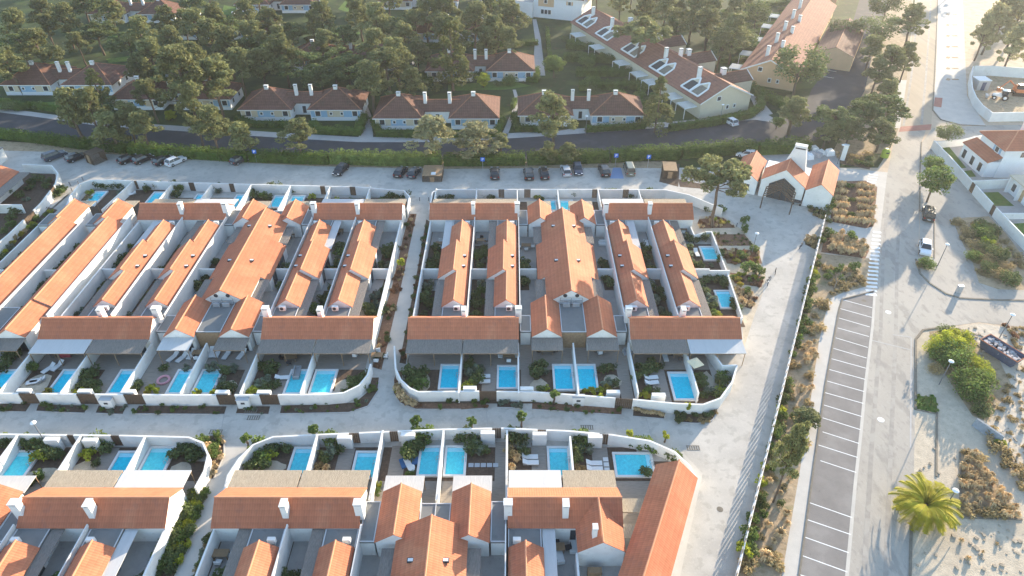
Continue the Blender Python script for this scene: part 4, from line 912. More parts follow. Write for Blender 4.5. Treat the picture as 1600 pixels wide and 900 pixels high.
# tractor in the plot
t = thing('tractor', P(1563, 155) , rad(65)); w = MB()
w.add([(-.35, 0.2, .7), (.35, .2, .7), (.3, 1.9, .75), (-.3, 1.9, .75), (-.35, .2, 1.45), (.35, .2, 1.45), (.28, 1.9, 1.25), (-.28, 1.9, 1.25)], [(0, 3, 2, 1), (4, 5, 6, 7), (0, 1, 5, 4), (1, 2, 6, 5), (2, 3, 7, 6), (3, 0, 4, 7)])
w.box(-.6, .6, -1.2, .2, .6, 1.1); w.build('body', 'frame_white', t)
w = MB(); w.box(-.6, .6, -1.1, .15, 1.1, 2.3); w.build('cab', 'glass_dark', t); w = MB(); w.box(-.7, .7, -1.2, .25, 2.3, 2.42); w.build('roof', 'lamp_white', t)
for sx in (-1, 1):
    for (y, r_, ww) in ((-.7, .72, .35), (1.5, .45, .25)):
        w = MB(); w.tube((sx * .65, y, r_), (sx * (.65 + ww), y, r_), r_, n=16); wh = w.build('wheel', 'tyre', t); w = MB(); w.tube((sx * (.66 + ww), y, r_), (sx * (.68 + ww), y, r_), r_ * .5, n=12); w.build('rim', 'frame_white', wh)
w = MB(); w.tube((-.5, 1.6, 1.0), (-.5, 3.0, .6), .07); w.tube((.5, 1.6, 1.0), (.5, 3.0, .6), .07); w.box(-.9, .9, 2.8, 3.3, .2, .7); w.build('front_loader', 'metal_grey', t)
tag(t, 'small white tractor in the walled building plot', 'tractor')
t = thing('excavator', P(1592, 148), rad(80)); w = MB(); w.box(-1.2, 1.2, -1.6, 1.4, .9, 1.7); w.box(-.2, 1.1, 0.0, 1.3, 1.7, 2.3); w.build('body', paint('machine_orange', (.55, .16, .05), .5), t)
w = MB(); w.box(-1.1, -.2, -.2, 1.2, 1.7, 2.8); w.build('cab', 'glass_dark', t); w = MB(); w.box(-1.2, -.1, -.3, 1.3, 2.8, 2.9); w.build('roof', 'lamp_white', t)
for sx in (-1, 1):
    w = MB(); w.box(*sorted((sx * .8, sx * 1.35)), -1.9, 1.9, 0.05, .85); w.build('track', 'tyre', t)
w = MB(); w.tube((.2, 1.3, 1.8), (.2, 3.2, 3.4), .2); w.tube((.2, 3.2, 3.4), (.2, 4.8, 1.4), .16); w.obox(.2, 4.8, 1.0, .5, .4, .4); w.build('arm', paint('machine_orange', (.55, .16, .05)), t)
tag(t, 'orange excavator at the right edge of the walled plot', 'excavator')
# skip full of rubble
sx0, sy0 = P(1561, 556); t = thing('rubbish_skip', (sx0, sy0), rad(28)); w = MB()
for (a, b_) in ((-1, 0), (1, 0), (0, -1), (0, 1)):
    hx, hy, z = 1.15, 2.6, 1.5
    if a: w.add([(a * hx * .85, -hy * .85, .15), (a * hx * .85, hy * .85, .15), (a * hx, hy, z), (a * hx, -hy, z), (a * (hx * .85 - .06), -hy * .85, .15), (a * (hx * .85 - .06), hy * .85, .15), (a * (hx - .06), hy, z), (a * (hx - .06), -hy, z)], [(0, 1, 2, 3), (7, 6, 5, 4), (3, 2, 6, 7)])
    else: w.add([(-hx * .85, b_ * hy * .85, .15), (hx * .85, b_ * hy * .85, .15), (hx, b_ * hy, z), (-hx, b_ * hy, z), (-hx * .85, b_ * (hy * .85 - .06), .15), (hx * .85, b_ * (hy * .85 - .06), .15), (hx, b_ * (hy - .06), z), (-hx, b_ * (hy - .06), z)], [(0, 1, 2, 3), (7, 6, 5, 4), (3, 2, 6, 7)])
w.box(-.95, .95, -2.2, 2.2, .05, .16); w.build('container', 'skip_blue', t)
w = MB(); w.path([(-1.15, -2.6), (1.15, -2.6), (1.15, 2.6), (-1.15, 2.6), (-1.15, -2.6)], .12, 1.46, 1.56); w.build('rim', 'rust', t)
w = MB(); rr = random.Random(4)
for i in range(90): w.obox(rr.uniform(-.9, .9), rr.uniform(-2.3, 2.3), rr.uniform(.9, 1.35), rr.uniform(.08, .3), rr.uniform(.05, .25), rr.uniform(.04, .15), rr.uniform(0, 3))
w.build('rubble', 'rubble', t); tag(t, 'dark blue open skip filled with pale rubble on the sand', 'skip')
# tilted slab of wall on the dune edge
x, y = P(1540, 677); t = thing('concrete_barrier', (x, y), rad(30)); w = MB(); w.add([(-.5, -2.2, 0), (.7, -2.2, 0), (.7, 2.0, 0), (-.5, 2.0, 0), (.1, -2.2, 1.5), (.45, -2.2, 1.5), (.45, 2.0, 1.5), (.1, 2.0, 1.5)], [(0, 3, 2, 1), (4, 5, 6, 7), (0, 1, 5, 4), (1, 2, 6, 5), (2, 3, 7, 6), (3, 0, 4, 7)])
t.scale = (.7, .8, .7); w.build('slab', mat('barrier_grey', (0.27, 0.29, 0.31), 0.2, 2, 0.9), t); tag(t, 'blue-grey concrete block at the edge of the dune sand', 'barrier')  # the block's shadow is put into this dark blue-grey

# ================================================================== STREET FURNITURE
def lamp_proto(h=4.2, arm=False):
    t = thing('street_lamp'); w = MB(); w.tube((0, 0, 0), (0, 0, h), .07, .05, n=8); w.build('pole', 'metal_post', t)
    w = MB()
    w.tube((0, 0, h), (0, 0, h + .06), .33, .33, n=16); w.tube((0, 0, h + .06), (0, 0, h + .2), .32, .10, n=16); w.build('lamp_head', 'lamp_white', t); return t
LP = Proto(lamp_proto())
LAMPS = [((1183, 364), 'white-headed lamp at the edge of the entrance plaza'), ((1481, 381), 'lamp beside the round bush in the gravel area'), ((1583, 491), 'lamp beyond the rubble skip on the right'),
         ((1487, 564), 'lamp standing in the big yellow-green bushes'), ((1494, 766), 'lamp just right of the palm'), ((51, 660), 'lamp on the inner street at far left'),
         ((917, 181), 'lamp in front of the third blue cottage'), ((1130, 163), 'lamp in front of the cream gable'), ((1378, 64), 'lamp among the dark trees of the upper parking'), ((1318, 226), 'lamp beside the white sign pillar'), ((1247, 8), 'lamp beside the far row of red roofs')]
for (q, lb) in LAMPS:
    x, y = P(*q, 4.3); tag(LP.put((x, y)), lb, 'street lamp', 'street lamps')
def bollard():
    t = thing('bollard'); w = MB(); w.tube((0, 0, 0), (0, 0, .85), .09, .08, n=8); w.build('post', 'metal_post', t); w = MB(); w.tube((0, 0, .86), (0, 0, .9), .1, n=8); w.build('cap', 'metal_grey', t); return t
BP = Proto(bollard())
for q, pl in (((656, 314), 'at the upper end of the middle path'), ((670, 314), 'at the upper end of the middle path'), ((1151, 354), 'on the pavement beside the gravel garden'), ((130, 282), 'at the upper end of the left alley'), ((110, 290), 'at the upper end of the left alley'),
              ((123, 288), 'at the upper end of the left alley'), ((113, 299), 'at the upper end of the left alley'), ((1185, 432), 'on the pavement beside the gravel garden'), ((1199, 447), 'on the pavement beside the gravel garden')):
    reg(BP.put(P(*q)), 'dark metal bollard', pl, 'bollard', 'bollards on the resort paths')
def psign():
    t = thing('parking_sign'); w = MB(); w.tube((0, 0, 0), (0, 0, 2.9), .04, n=6); w.build('pole', 'metal_grey', t)
    w = MB(); w.box(-.42, .42, -.06, -.02, 2.1, 2.95); s_ = w.build('plate', 'sign_blue', t)
    w = MB(); w.box(-.16, -.07, -.075, -.062, 2.25, 2.8); w.box(-.07, .12, -.075, -.062, 2.72, 2.8); w.box(-.07, .12, -.075, -.062, 2.5, 2.58); w.box(.10, .19, -.075, -.062, 2.52, 2.78); w.build('letter', 'lamp_white', s_); return t
PS = Proto(psign())
for q, lb in (((397, 237), 'blue parking sign in the hedge behind the left block'), ((754, 249), 'blue parking sign above the lone black saloon'), ((963, 243), 'blue parking sign above the blue bay'), ((1014, 245), 'blue parking sign at the right end of the row'), ((1369, 188), 'blue parking sign beneath the dark trees by the tan road')):
    tag(PS.put(P(q[0], q[1], 2.5)), lb, 'road sign', 'blue parking signs')
# timber hut and bin enclosures
def slatbox(px, py, lx, ly, h, label, m='timber_dark', rot=0.0, top='timber', cat='hut', name='timber_hut'):
    x, y = P(px, py); t = thing(name, (x, y), rad(rot)); w = MB()
    for a, b_, c_ in ((-1, 0, 0), (1, 0, 0), (0, -1, 0), (0, 1, 0)):
        n = int((ly if a else lx) * 2 / .2)
        for i in range(n):
            u = -1 + (2 * i + 1) / n
            w.obox(a * lx if a else u * lx, b_ * ly if b_ else u * ly, h / 2, .03 if a else lx / n * .42, .03 if b_ else ly / n * .42, h / 2)
    w.build('wall', m, t); w = MB(); w.box(-lx - .05, lx + .05, -ly - .05, ly + .05, h, h + .1); w.build('roof', top, t)
    w = MB(); w.box(-.45, .45, -ly - .06, -ly - .035, 0.05, h - .2); w.build('door', 'timber', t); return tag(t, label, cat)
slatbox(152, 252, 1.35, 1.45, 2.2, 'square timber-clad hut between the parked cars at left', m='timber_dark', rot=-32, top='timber_dark')
slatbox(1045, 272, 1.3, 1.9, 1.7, 'dark slatted bin shelter at the right end of the parking row', rot=-6, cat='bin shelter', name='bin_shelter')
t = slatbox(677, 276, 1.9, 2.2, 1.3, 'dark slatted bin enclosure with a pale lid above the path', cat='bin shelter', name='bin_shelter')
w = MB(); w.box(-.2, .7, -1.9, -.9, 1.4, 1.52); w.build('lid', 'frame_white', t)
# white meter boxes standing before the street walls
def mbox(): 
    t = thing('meter_box'); w = MB(); w.box(-.75, .75, -.3, .3, 0, 1.5); w.build('box', 'render_white', t); w = MB(); w.box(-.8, .8, -.35, .35, 1.5, 1.56); w.build('lid', 'metal_grey', t)
    w = MB(); w.box(-.25, .25, -.315, -.303, .8, 1.1); w.build('panel', 'frame_dark', t); return t
MP = Proto(mbox())
for q, pl in (((171, 636), 'of the left block'), ((383, 636), 'of the left block'), ((903, 632), 'of the middle block')):
    reg(MP.put(P(*q)), 'white box with a grey lid before the street wall', pl, 'utility box', 'white utility boxes before the street walls')
def mbox2():
    t = thing('store_cabinet'); w = MB(); w.box(-.85, .85, -.55, .0, 0, 1.9); w.build('box', 'render_white', t); w = MB(); w.box(-.6, .6, .0, .02, .3, 1.6); w.build('door', 'frame_white', t); return t
M2 = Proto(mbox2())
for (x, y, pl) in ((-62.3, 61.7, A_), (-54.5, 61.6, A_), (-48.9, 61.5, A_), (-36.9, 61.4, A_), (-30.0 - 1.6, 61.4, A_), (-5.4, 62.1, B_), (1.9, 62.0, B_), (12.9, 61.4, B_), (18.6, 60.9, B_), (-19.9, 54.0, D_), (-13.0 + .6, 54.4, D_), (-2.9, 54.7, D_), (3.3, 54.5, D_), (9.9, 54.1, D_), (-54.5, 53.7, C_), (-49.9, 53.6, C_), (-63.1, 53.8, C_)):
    reg(M2.put((x, y)), 'white cabinet inside a gate', pl, 'cabinet', 'white cabinets inside the garden gates')
def drain():
    t = thing('drain_grate'); w = MB()
    for i in range(6): w.box(-.75 + i * .28, -.62 + i * .28, -.3, .3, .02, .035)
    w.box(-.8, .8, -.36, -.3, .02, .034); w.box(-.8, .8, .3, .36, .02, .034); w.build('grate', 'kerb_dark', t); return t
DP = Proto(drain())
for q in ((396, 653), (337, 675), (917, 668), (392, 642), (1083, 700)): reg(DP.put(P(*q)), 'barred drain grate', 'set in the inner street', 'drain')
# loungers, tables, parasol, hammock
def lounger(back=True):
    t = thing('sun_lounger'); w = MB(); w.box(-.33, .33, -.95, .35, .22, .32); 
    w.add([(-.33, .35, .22), (.33, .35, .22), (.33, .95, .55), (-.33, .95, .55), (-.33, .35, .32), (.33, .35, .32), (.33, .92, .66), (-.33, .92, .66)], [(0, 3, 2, 1), (4, 5, 6, 7), (0, 1, 5, 4), (1, 2, 6, 5), (2, 3, 7, 6), (3, 0, 4, 7)])
    w.build('mattress', 'cushion_white', t); w = MB()
    for x in (-.3, .3):
        for y in (-.85, .3): w.box(x - .03, x + .03, y - .03, y + .03, 0, .22)
    w.box(-.34, .34, -.97, .9, .17, .21); w.build('frame', 'metal_grey', t); return t
LG = Proto(lounger())
A2 = 'beside the pools below the left block'; B2 = 'beside the pools below the middle block'; D2 = 'beside the pools above the front right block'
for q, a, pl in (((77, 578), -28, A2), ((91, 574), -20, A2), ((60, 596), -75, A2), ((54, 599), -75, A2), ((332, 553), 10, A2), ((341, 553), 0, A2), ((355, 556), -10, A2), ((378, 556), -15, A2), ((271, 560), -25, A2), ((285, 561), -25, A2), ((300, 556), -8, A2),
                 ((1017, 592), 97, B2), ((1018, 600), 97, B2), ((1039, 559), 2, B2), ((828, 716), 90, D2), ((829, 725), 90, D2), ((928, 726), 90, D2), ((929, 735), 90, D2), ((1088, 397), 4, 'by the side pool right of the middle block'), ((442, 592), 95, A2), ((640, 730), 30, D2), ((755, 590), 92, B2), ((755, 598), 92, B2), ((205, 305), -60, 'in the upper gardens')):
    reg(LG.put(P(*q), rad(a)), 'white sun lounger', pl, 'sun lounger', 'white sun loungers in the pool gardens')
def table_set(chair_m='cushion_white', top='timber'):
    t = thing('garden_table'); w = MB(); w.box(-.8, .8, -.45, .45, .68, .74); w.build('tabletop', top, t)
    for x in (-.7, .7):
        for y in (-.35, .35): w = MB(); w.box(x - .04, x + .04, y - .04, y + .04, 0, .68); w.build('leg', top, t)
    return t
def chair(m_='cushion_white'):
    t = thing('garden_chair'); w = MB(); w.box(-.3, .3, -.3, .3, .36, .46); w.build('seat', m_, t); w = MB(); w.box(-.3, .3, .24, .32, .46, .9); w.build('backrest', m_, t)
    for x in (-.26, .26):
        for y in (-.26, .26): w = MB(); w.box(x - .02, x + .02, y - .02, y + .02, 0, .36); w.build('leg', 'metal_post', t)
    return t
def sofa(m_='cushion_grey'):
    t = thing('garden_sofa'); w = MB(); w.box(-.95, .95, -.4, .4, .1, .42); w.build('seat', m_, t); w = MB(); w.box(-.95, .95, .3, .45, .42, .85); w.build('backrest', m_, t)
    for s in (-1, 1): w = MB(); w.box(*sorted((s * .95, s * 1.1)), -.4, .45, .1, .6); w.build('armrest', m_, t)
    return t
TW = Proto(table_set()); CH = Proto(chair()); CHb = Proto(chair('frame_dark')); SF = Proto(sofa()); SFw = Proto(sofa('cushion_white'))
sets = [((97, 556), A2), ((312, 556), A2), ((455, 563), A2), ((557, 552), A2), ((855, 552), B2), ((936, 548), B2), ((1060, 557), B2), ((688, 385), 'in the upper court of the middle block'), ((752, 380), 'in the upper court of the middle block'), ((822, 388), 'in the upper court of the middle block'),
        ((530, 365), 'in the left block court'), ((1065, 362), 'in the middle block court, right side'), ((870, 860), 'in the front right court'), ((347, 870), 'in the front right court'), ((455, 370), 'in the left block court'), ((590, 560), A2), ((730, 553), B2), ((795, 560), B2)]
for i, (q, pl) in enumerate(sets):
    x, y = P(*q); reg(TW.put((x, y)), 'small wooden garden table', pl, 'table', 'garden tables on the terraces')
    for k, (dx, dy, a) in enumerate(((-1.15, 0, 90), (1.15, .1, -90), (0, .85, 0), (0, -.85, 180))):
        if (i + k) % 4 == 3: continue
        (reg((CH if i % 2 else CHb).put((x + dx, y + dy), rad(a + R.uniform(-12, 12))), 'white garden chair' if i % 2 else 'black garden chair', pl, 'chair', 'garden chairs round the terrace tables'))
for q, a, m_, pl in (((1081, 550), 0, SFw, B2), ((765, 382), 0, SF, 'in the upper court of the middle block'), ((1010, 385), 90, SFw, 'in the side yard'), ((895, 852), -90, SFw, 'in the front right court'), ((873, 868), 100, SFw, 'in the front right court'), ((985, 552), 15, SF, B2), ((945, 383), 0, SFw, 'in the centre court of the middle block'), ((465, 585), 95, SF, A2), ((680, 548), 0, SF, B2), ((470, 400), 90, SF, 'in the left block court')):
    reg(m_.put(P(*q), rad(a)), 'cushioned white garden sofa' if m_ is SFw else 'grey garden sofa', pl, 'sofa', 'garden sofas')
for p_ in (TW, CH, CHb, SF, SFw, LG): p_.drop()
x, y = P(1087, 566, 2.2); t = thing('parasol', (x, y), rad(25)); w = MB(); w.tube((0, 0, 0), (0, 0, 2.5), .04); w.build('pole', 'metal_grey', t); w = MB()
w.add([(-1.3, -1.3, 2.1), (1.3, -1.3, 2.1), (1.3, 1.3, 2.1), (-1.3, 1.3, 2.1), (0, 0, 2.55), (-1.3, -1.3, 2.04), (1.3, -1.3, 2.04), (1.3, 1.3, 2.04), (-1.3, 1.3, 2.04)], [(0, 1, 4), (1, 2, 4), (2, 3, 4), (3, 0, 4), (8, 7, 6, 5), (0, 5, 6, 1), (1, 6, 7, 2), (2, 7, 8, 3), (3, 8, 5, 0)])
w.build('canopy', 'parasol_cloth', t); t.scale = (.62, .62, 1); tag(t, 'square beige parasol under the right end of the middle block pergola', 'parasol')
x, y = P(105, 557); w = MB(); w.obox(x, y, .9, .7, .35, .05, .1); w.obox(x, y - .3, .5, .7, .04, .4, .1); tag(w.build('draped_blanket', 'red_cloth', origin=(x, y, 0)), 'dark red blanket hung under the white canopy of the left block', 'blanket')
x, y = P(640, 722); t = thing('water_toy', (x, y)); w = MB(); w.obox(0, 0, .12, 1.1, .7, .1, .4); w.build('mat', 'blue_cloth', t); w = MB(); w.tube((.4, -.9, .05), (.4, -.9, .3), .35, n=14); w.build('ring', 'frame_white', t); tag(t, 'blue inflatable mat with a white ring beside the double pool', 'float')
x, y = P(256, 595); t = thing('inflatable_ring', (x, y)); w = MB()
for i in range(16):
    a, b_ = 2 * math.pi * i / 16, 2 * math.pi * (i + 1) / 16; w.tube((.75 * math.cos(a), .75 * math.sin(a), .18), (.75 * math.cos(b_), .75 * math.sin(b_), .18), .16, n=8)
w.build('tube', paint('pink', (.62, .30, .34), .5), t); tag(t, 'faded pink inflatable ring on the wooden deck', 'inflatable')
for i in range(4):
    x, y = 11.05, 49.6 + i * .75; w = MB(); w.box(-.3, .3, -.28, .28, .03, .10); o = w.build('stepping_stone', 'pool_coping'); o.location = (x, y, .01); reg(o, 'square white stepping stone', 'left of the wide pool by the slanting roof', 'stepping stone')
for i in range(5):
    o = MB(); o.box(-.3, .3, -.28, .28, .03, .10); o = o.build('stepping_stone', 'metal_grey'); o.location = (-4.8 + i * .72, 51.0, .01); reg(o, 'square grey stepping stone', 'right of the turquoise double pool', 'stepping stone')

# ================================================================== FENCE between lane and roadside strip
fp = [P(1286, 350), P(1275, 395), P(1254, 478), P(1232, 567), P(1200, 698), P(1150, 900), (17, 26)]
t = thing('fence', (fp[0][0], fp[0][1], 0)); w = MB(); tp = MB(); k = 0
for i in range(len(fp) - 1):
    a, b_ = Vector(fp[i]), Vector(fp[i + 1]); L = (b_ - a).length; d = b_ - a; an = math.atan2(d.y, d.x)
    c_ = (a + b_) / 2; w.obox(c_.x, c_.y, .45, L / 2, .07, .45, an); tp.obox(c_.x, c_.y, .93, L / 2, .13, .03, an)
    n = max(1, round(L / 1.42)); d = (b_ - a) / n; u = d.normalized()
    for j in range(n):
        p = a + d * j; c_ = p + u * .43; w.obox(c_.x, c_.y, 1.43, .43, .02, .47, an); tp.obox(c_.x, c_.y, 1.92, .43, .05, .02, an)
w.build('panel', 'plank_tan', t, world=True); tp.build('top_rail', 'pool_coping', t, world=True); tag(t, 'long straight board fence with a pale top rail between the inner lane and the roadside', 'fence')

# ================================================================== ENTRANCE LODGE
ra = -rad(26.4); ex, ey = 54.0, 113.0
def LG_(wx, wy):   # world -> lodge frame
    dx, dy = wx - ex, wy - ey; return (dx * math.cos(-ra) - dy * math.sin(-ra), dx * math.sin(-ra) + dy * math.cos(-ra))
def lodge(px, py, label):
    t = thing('entrance_lodge', (px, py, 0), ra); return t
c1 = LG_(61.24, 119.31); c2 = LG_(56.08, 108.91)
def gl(ridge_a, ridge_b, hw, zr, sl_, label, extra=None):
    cx, cy = (ridge_a[0] + ridge_b[0]) / 2, (ridge_a[1] + ridge_b[1]) / 2; L = math.hypot(ridge_a[0] - ridge_b[0], ridge_a[1] - ridge_b[1])
    t = thing('entrance_lodge', (cx, cy), ra); w = MB(); gsec(t, w, 'y', -L / 2, L / 2, -hw, 0, hw, zr, sl_, 'tile_orange', endov=.06); w.build('wall', 'render_white', t); tag(t, label, 'gatehouse'); return t, L
gl((61.0, 119.6), (56.1, 109.7), 2.45, 5.0, .72, 'right gabled wing of the entrance lodge, blank white gable')
t, L = gl((48.6, 124.2), (44.3, 115.6), 2.35, 4.6, .72, 'left gabled wing of the entrance lodge with a dark window')
door(t, -.9, .9, -L / 2 + .06, .8, 2.0, face=-1)
t, L = gl((52.6, 117.3), (50.4, 112.7), 4.0, 6.4, .72, 'main gable of the entrance lodge behind a timber portal')
w = MB(); yy_ = -L / 2 + .03; w.add([(-2.3, yy_, .05), (2.3, yy_, .05), (2.3, yy_, 3.0), (0, yy_, 4.6), (-2.3, yy_, 3.0)], [(0, 1, 2, 3, 4)]); gz = w.build('entrance_glazing', 'glass_dark', t); w = MB()
for a_, b2 in (((-2.3, .05), (-2.3, 3.0)), ((-2.3, 3.0), (0, 4.6)), ((0, 4.6), (2.3, 3.0)), ((2.3, 3.0), (2.3, .05)), ((0, .05), (0, 4.6)), ((-1.15, .05), (-1.15, 3.8)), ((1.15, .05), (1.15, 3.8)), ((-2.3, 2.4), (2.3, 2.4))): w.tube((a_[0], yy_ - .04, a_[1]), (b2[0], yy_ - .04, b2[1]), .06, n=4)
w.build('frame', 'timber_dark', gz)
w = MB(); w.box(-4.0, 4.0, 2.6, 6.0, 0, 3.6); w.build('courtyard_wall', 'render_white', t)
w = MB(); w.add([(-1.3, 2.7, 3.5), (3.2, 2.7, 3.5), (3.2, 4.2, 3.5), (-1.3, 4.2, 3.5), (.1, 3.0, 8.2), (2.3, 3.0, 8.2), (2.3, 4.1, 8.2), (.1, 4.1, 8.2)], [(4, 5, 6, 7), (0, 1, 5, 4), (1, 2, 6, 5), (2, 3, 7, 6), (3, 0, 4, 7)]); w.box(.1, 2.3, 3.0, 4.1, 8.2, 9.0)
c_ = w.build('chimney', 'render_white', t); w = MB(); w.box(.3, 2.1, 2.97, 2.995, 8.3, 8.55); w.build('flue', 'frame_dark', c_)
pt = thing('timber_portal', (49.0, 109.9), ra); w = MB()
for k in range(5):
    y = 1.6 - k * .75; hh = 3.5 - .10 * k
    for s in (-1, 1): w.tube((s * 2.6, y, hh - .55), (0, y, hh + 1.35), .11, n=4)
w.tube((-2.6, 1.7, 2.95), (-2.6, -1.5, 2.5), .1, n=4); w.tube((2.6, 1.7, 2.95), (2.6, -1.5, 2.5), .1, n=4); w.build('rafter', 'timber_dark', pt)
for s in (-1, 1): w = MB(); w.tube((s * 2.6, -1.4, 0), (s * 2.6, -1.4, 2.6), .11, n=6); w.build('post', 'timber_dark', pt)
tag(pt, 'dark timber portal of stepped rafters before the entrance lodge', 'portal')
for (x, y, l_, h, lb) in ((47.1, 117.6, 1.6, 2.6, 'dark gate between the left wing and main gable of the entrance lodge'), (55.6, 112.9, 1.4, 2.3, 'brown gate between the main gable and right wing of the entrance lodge')):
    t = thing('timber_gate', (x, y), ra); w = MB()
    for i in range(8): w.box(-l_ / 2 + i * l_ / 8, -l_ / 2 + (i + .85) * l_ / 8, -.04, .04, .02, h)
    w.build('panel', 'timber_dark', t); w = MB(); w.box(-l_ / 2, l_ / 2, -.08, .08, h, h + .1); w.build('lintel', 'render_white', t); tag(t, lb, 'gate')
x, y = P(1245, 319); t = thing('luggage_cart', (x, y), ra)
w = MB(); w.box(-.8, .8, -.4, .4, .35, .5); w.build('platform', 'metal_post', t); w = MB(); w.box(-.7, .7, -.3, .3, .5, .9); w.build('box', 'frame_dark', t); w = MB(); w.tube((-.8, -.4, .5), (-.8, -.4, 1.2), .03); w.tube((-.8, .4, .5), (-.8, .4, 1.2), .03); w.tube((-.8, -.4, 1.2), (-.8, .4, 1.2), .03); w.build('handle', 'metal_post', t)
for sx in (-.6, .6):
    for sy in (-.42, .42): w = MB(); w.tube((sx, sy - .05, .2), (sx, sy + .05, .2), .2, n=10); w.build('wheel', 'tyre', t)
tag(t, 'low dark luggage trolley at the right foot of the timber portal', 'trolley')
x, y = P(1316, 250); t = thing('sign_pillar', (x, y), ra); w = MB(); w.box(-.45, .45, -.25, .25, 0, 3.4); w.build('pillar', 'render_white', t); w = MB(); w.box(-.5, .5, -.3, .3, 3.4, 3.5); w.build('cap', 'coping_metal', t); tag(t, 'tall white pillar on the right of the entrance lodge', 'pillar')
# storage bags and crates behind the lodge
rr = random.Random(8)
for i in range(11):
    px, py = 1258 + rr.uniform(-4, 40), 243 + rr.uniform(-8, 5); x, y = P(px, py); t = thing('builders_bag', (x, y), rr.uniform(0, 1)); w = MB(); s_ = rr.uniform(.55, .85)
    w.add([(-s_, -s_, 0), (s_, -s_, 0), (s_, s_, 0), (-s_, s_, 0), (-s_ * .8, -s_ * .7, s_ * 1.3), (s_ * .75, -s_ * .85, s_ * 1.2), (s_ * .8, s_ * .8, s_ * 1.35), (-s_ * .7, s_ * .8, s_ * 1.25)], [(0, 3, 2, 1), (4, 5, 6, 7), (0, 1, 5, 4), (1, 2, 6, 5), (2, 3, 7, 6), (3, 0, 4, 7)])
    w.build('bag', ('lamp_white', 'rubble', 'cushion_white')[i % 3], t); reg(t, 'pale bulging builders bag', 'in the yard behind the entrance lodge', 'bag')
# green bin
x, y = P(1382, 245); t = thing('glass_bank', (x, y)); w = MB(); w.tube((0, 0, 0), (0, 0, 1.4), .8, .8, n=14); w.tube((0, 0, 1.4), (0, 0, 1.9), .8, .35, n=14); w.build('shell', paint('bin_green', (.35, .42, .05), .5), t); w = MB(); w.obox(0, -.8, 1.2, .3, .05, .12); w.build('slot', 'frame_dark', t)
tag(t, 'yellow-green recycling container by the roadside above the crossing', 'bin')
x, y = P(1497, 457); t = thing('utility_cabinet', (x, y)); w = MB(); w.box(-.35, .35, -.25, .25, 0, 1.3); w.build('box', 'metal_grey', t); w = MB(); w.box(-.38, .38, -.28, .28, 1.3, 1.36); w.build('lid', 'lamp_white', t); tag(t, 'small grey cabinet on the curved kerb of the gravel area', 'utility box')
def bike():
    t = thing('bicycle'); w = MB()
    w.tube((0, -.5, .35), (0, .0, .8), .025, n=5); w.tube((0, .5, .35), (0, .38, .95), .025, n=5); w.tube((0, 0, .8), (0, .38, .85), .025, n=5); w.tube((0, -.05, .35), (0, .38, .8), .025, n=5); w.tube((0, -.5, .35), (0, -.05, .35), .02, n=5); w.build('frame', 'frame_dark', t)
    for y in (-.5, .5):
        w = MB()
        for i in range(14): a, b_ = 2 * math.pi * i / 14, 2 * math.pi * (i + 1) / 14; w.tube((0, y + .33 * math.cos(a), .35 + .33 * math.sin(a)), (0, y + .33 * math.cos(b_), .35 + .33 * math.sin(b_)), .025, n=4)
        w.build('wheel', 'tyre', t)
    w = MB(); w.obox(0, -.02, .9, .08, .13, .03); w.build('saddle', 'frame_dark', t); w = MB(); w.tube((-.25, .4, .97), (.25, .4, .97), .02, n=4); w.build('handlebar', 'metal_grey', t); return t
BI = Proto(bike())
for q, a, lb in (((1251, 387), -40, 'bicycle leaning near the fence at the end of the plaza'), ((1211, 427), -20, 'bicycle standing on the lane beside the pavement'), ((1200, 440), -50, 'bicycle parked at the edge of the gravel garden')): tag(BI.put(P(*q), rad(a)), lb, 'bicycle', 'parked bicycles')

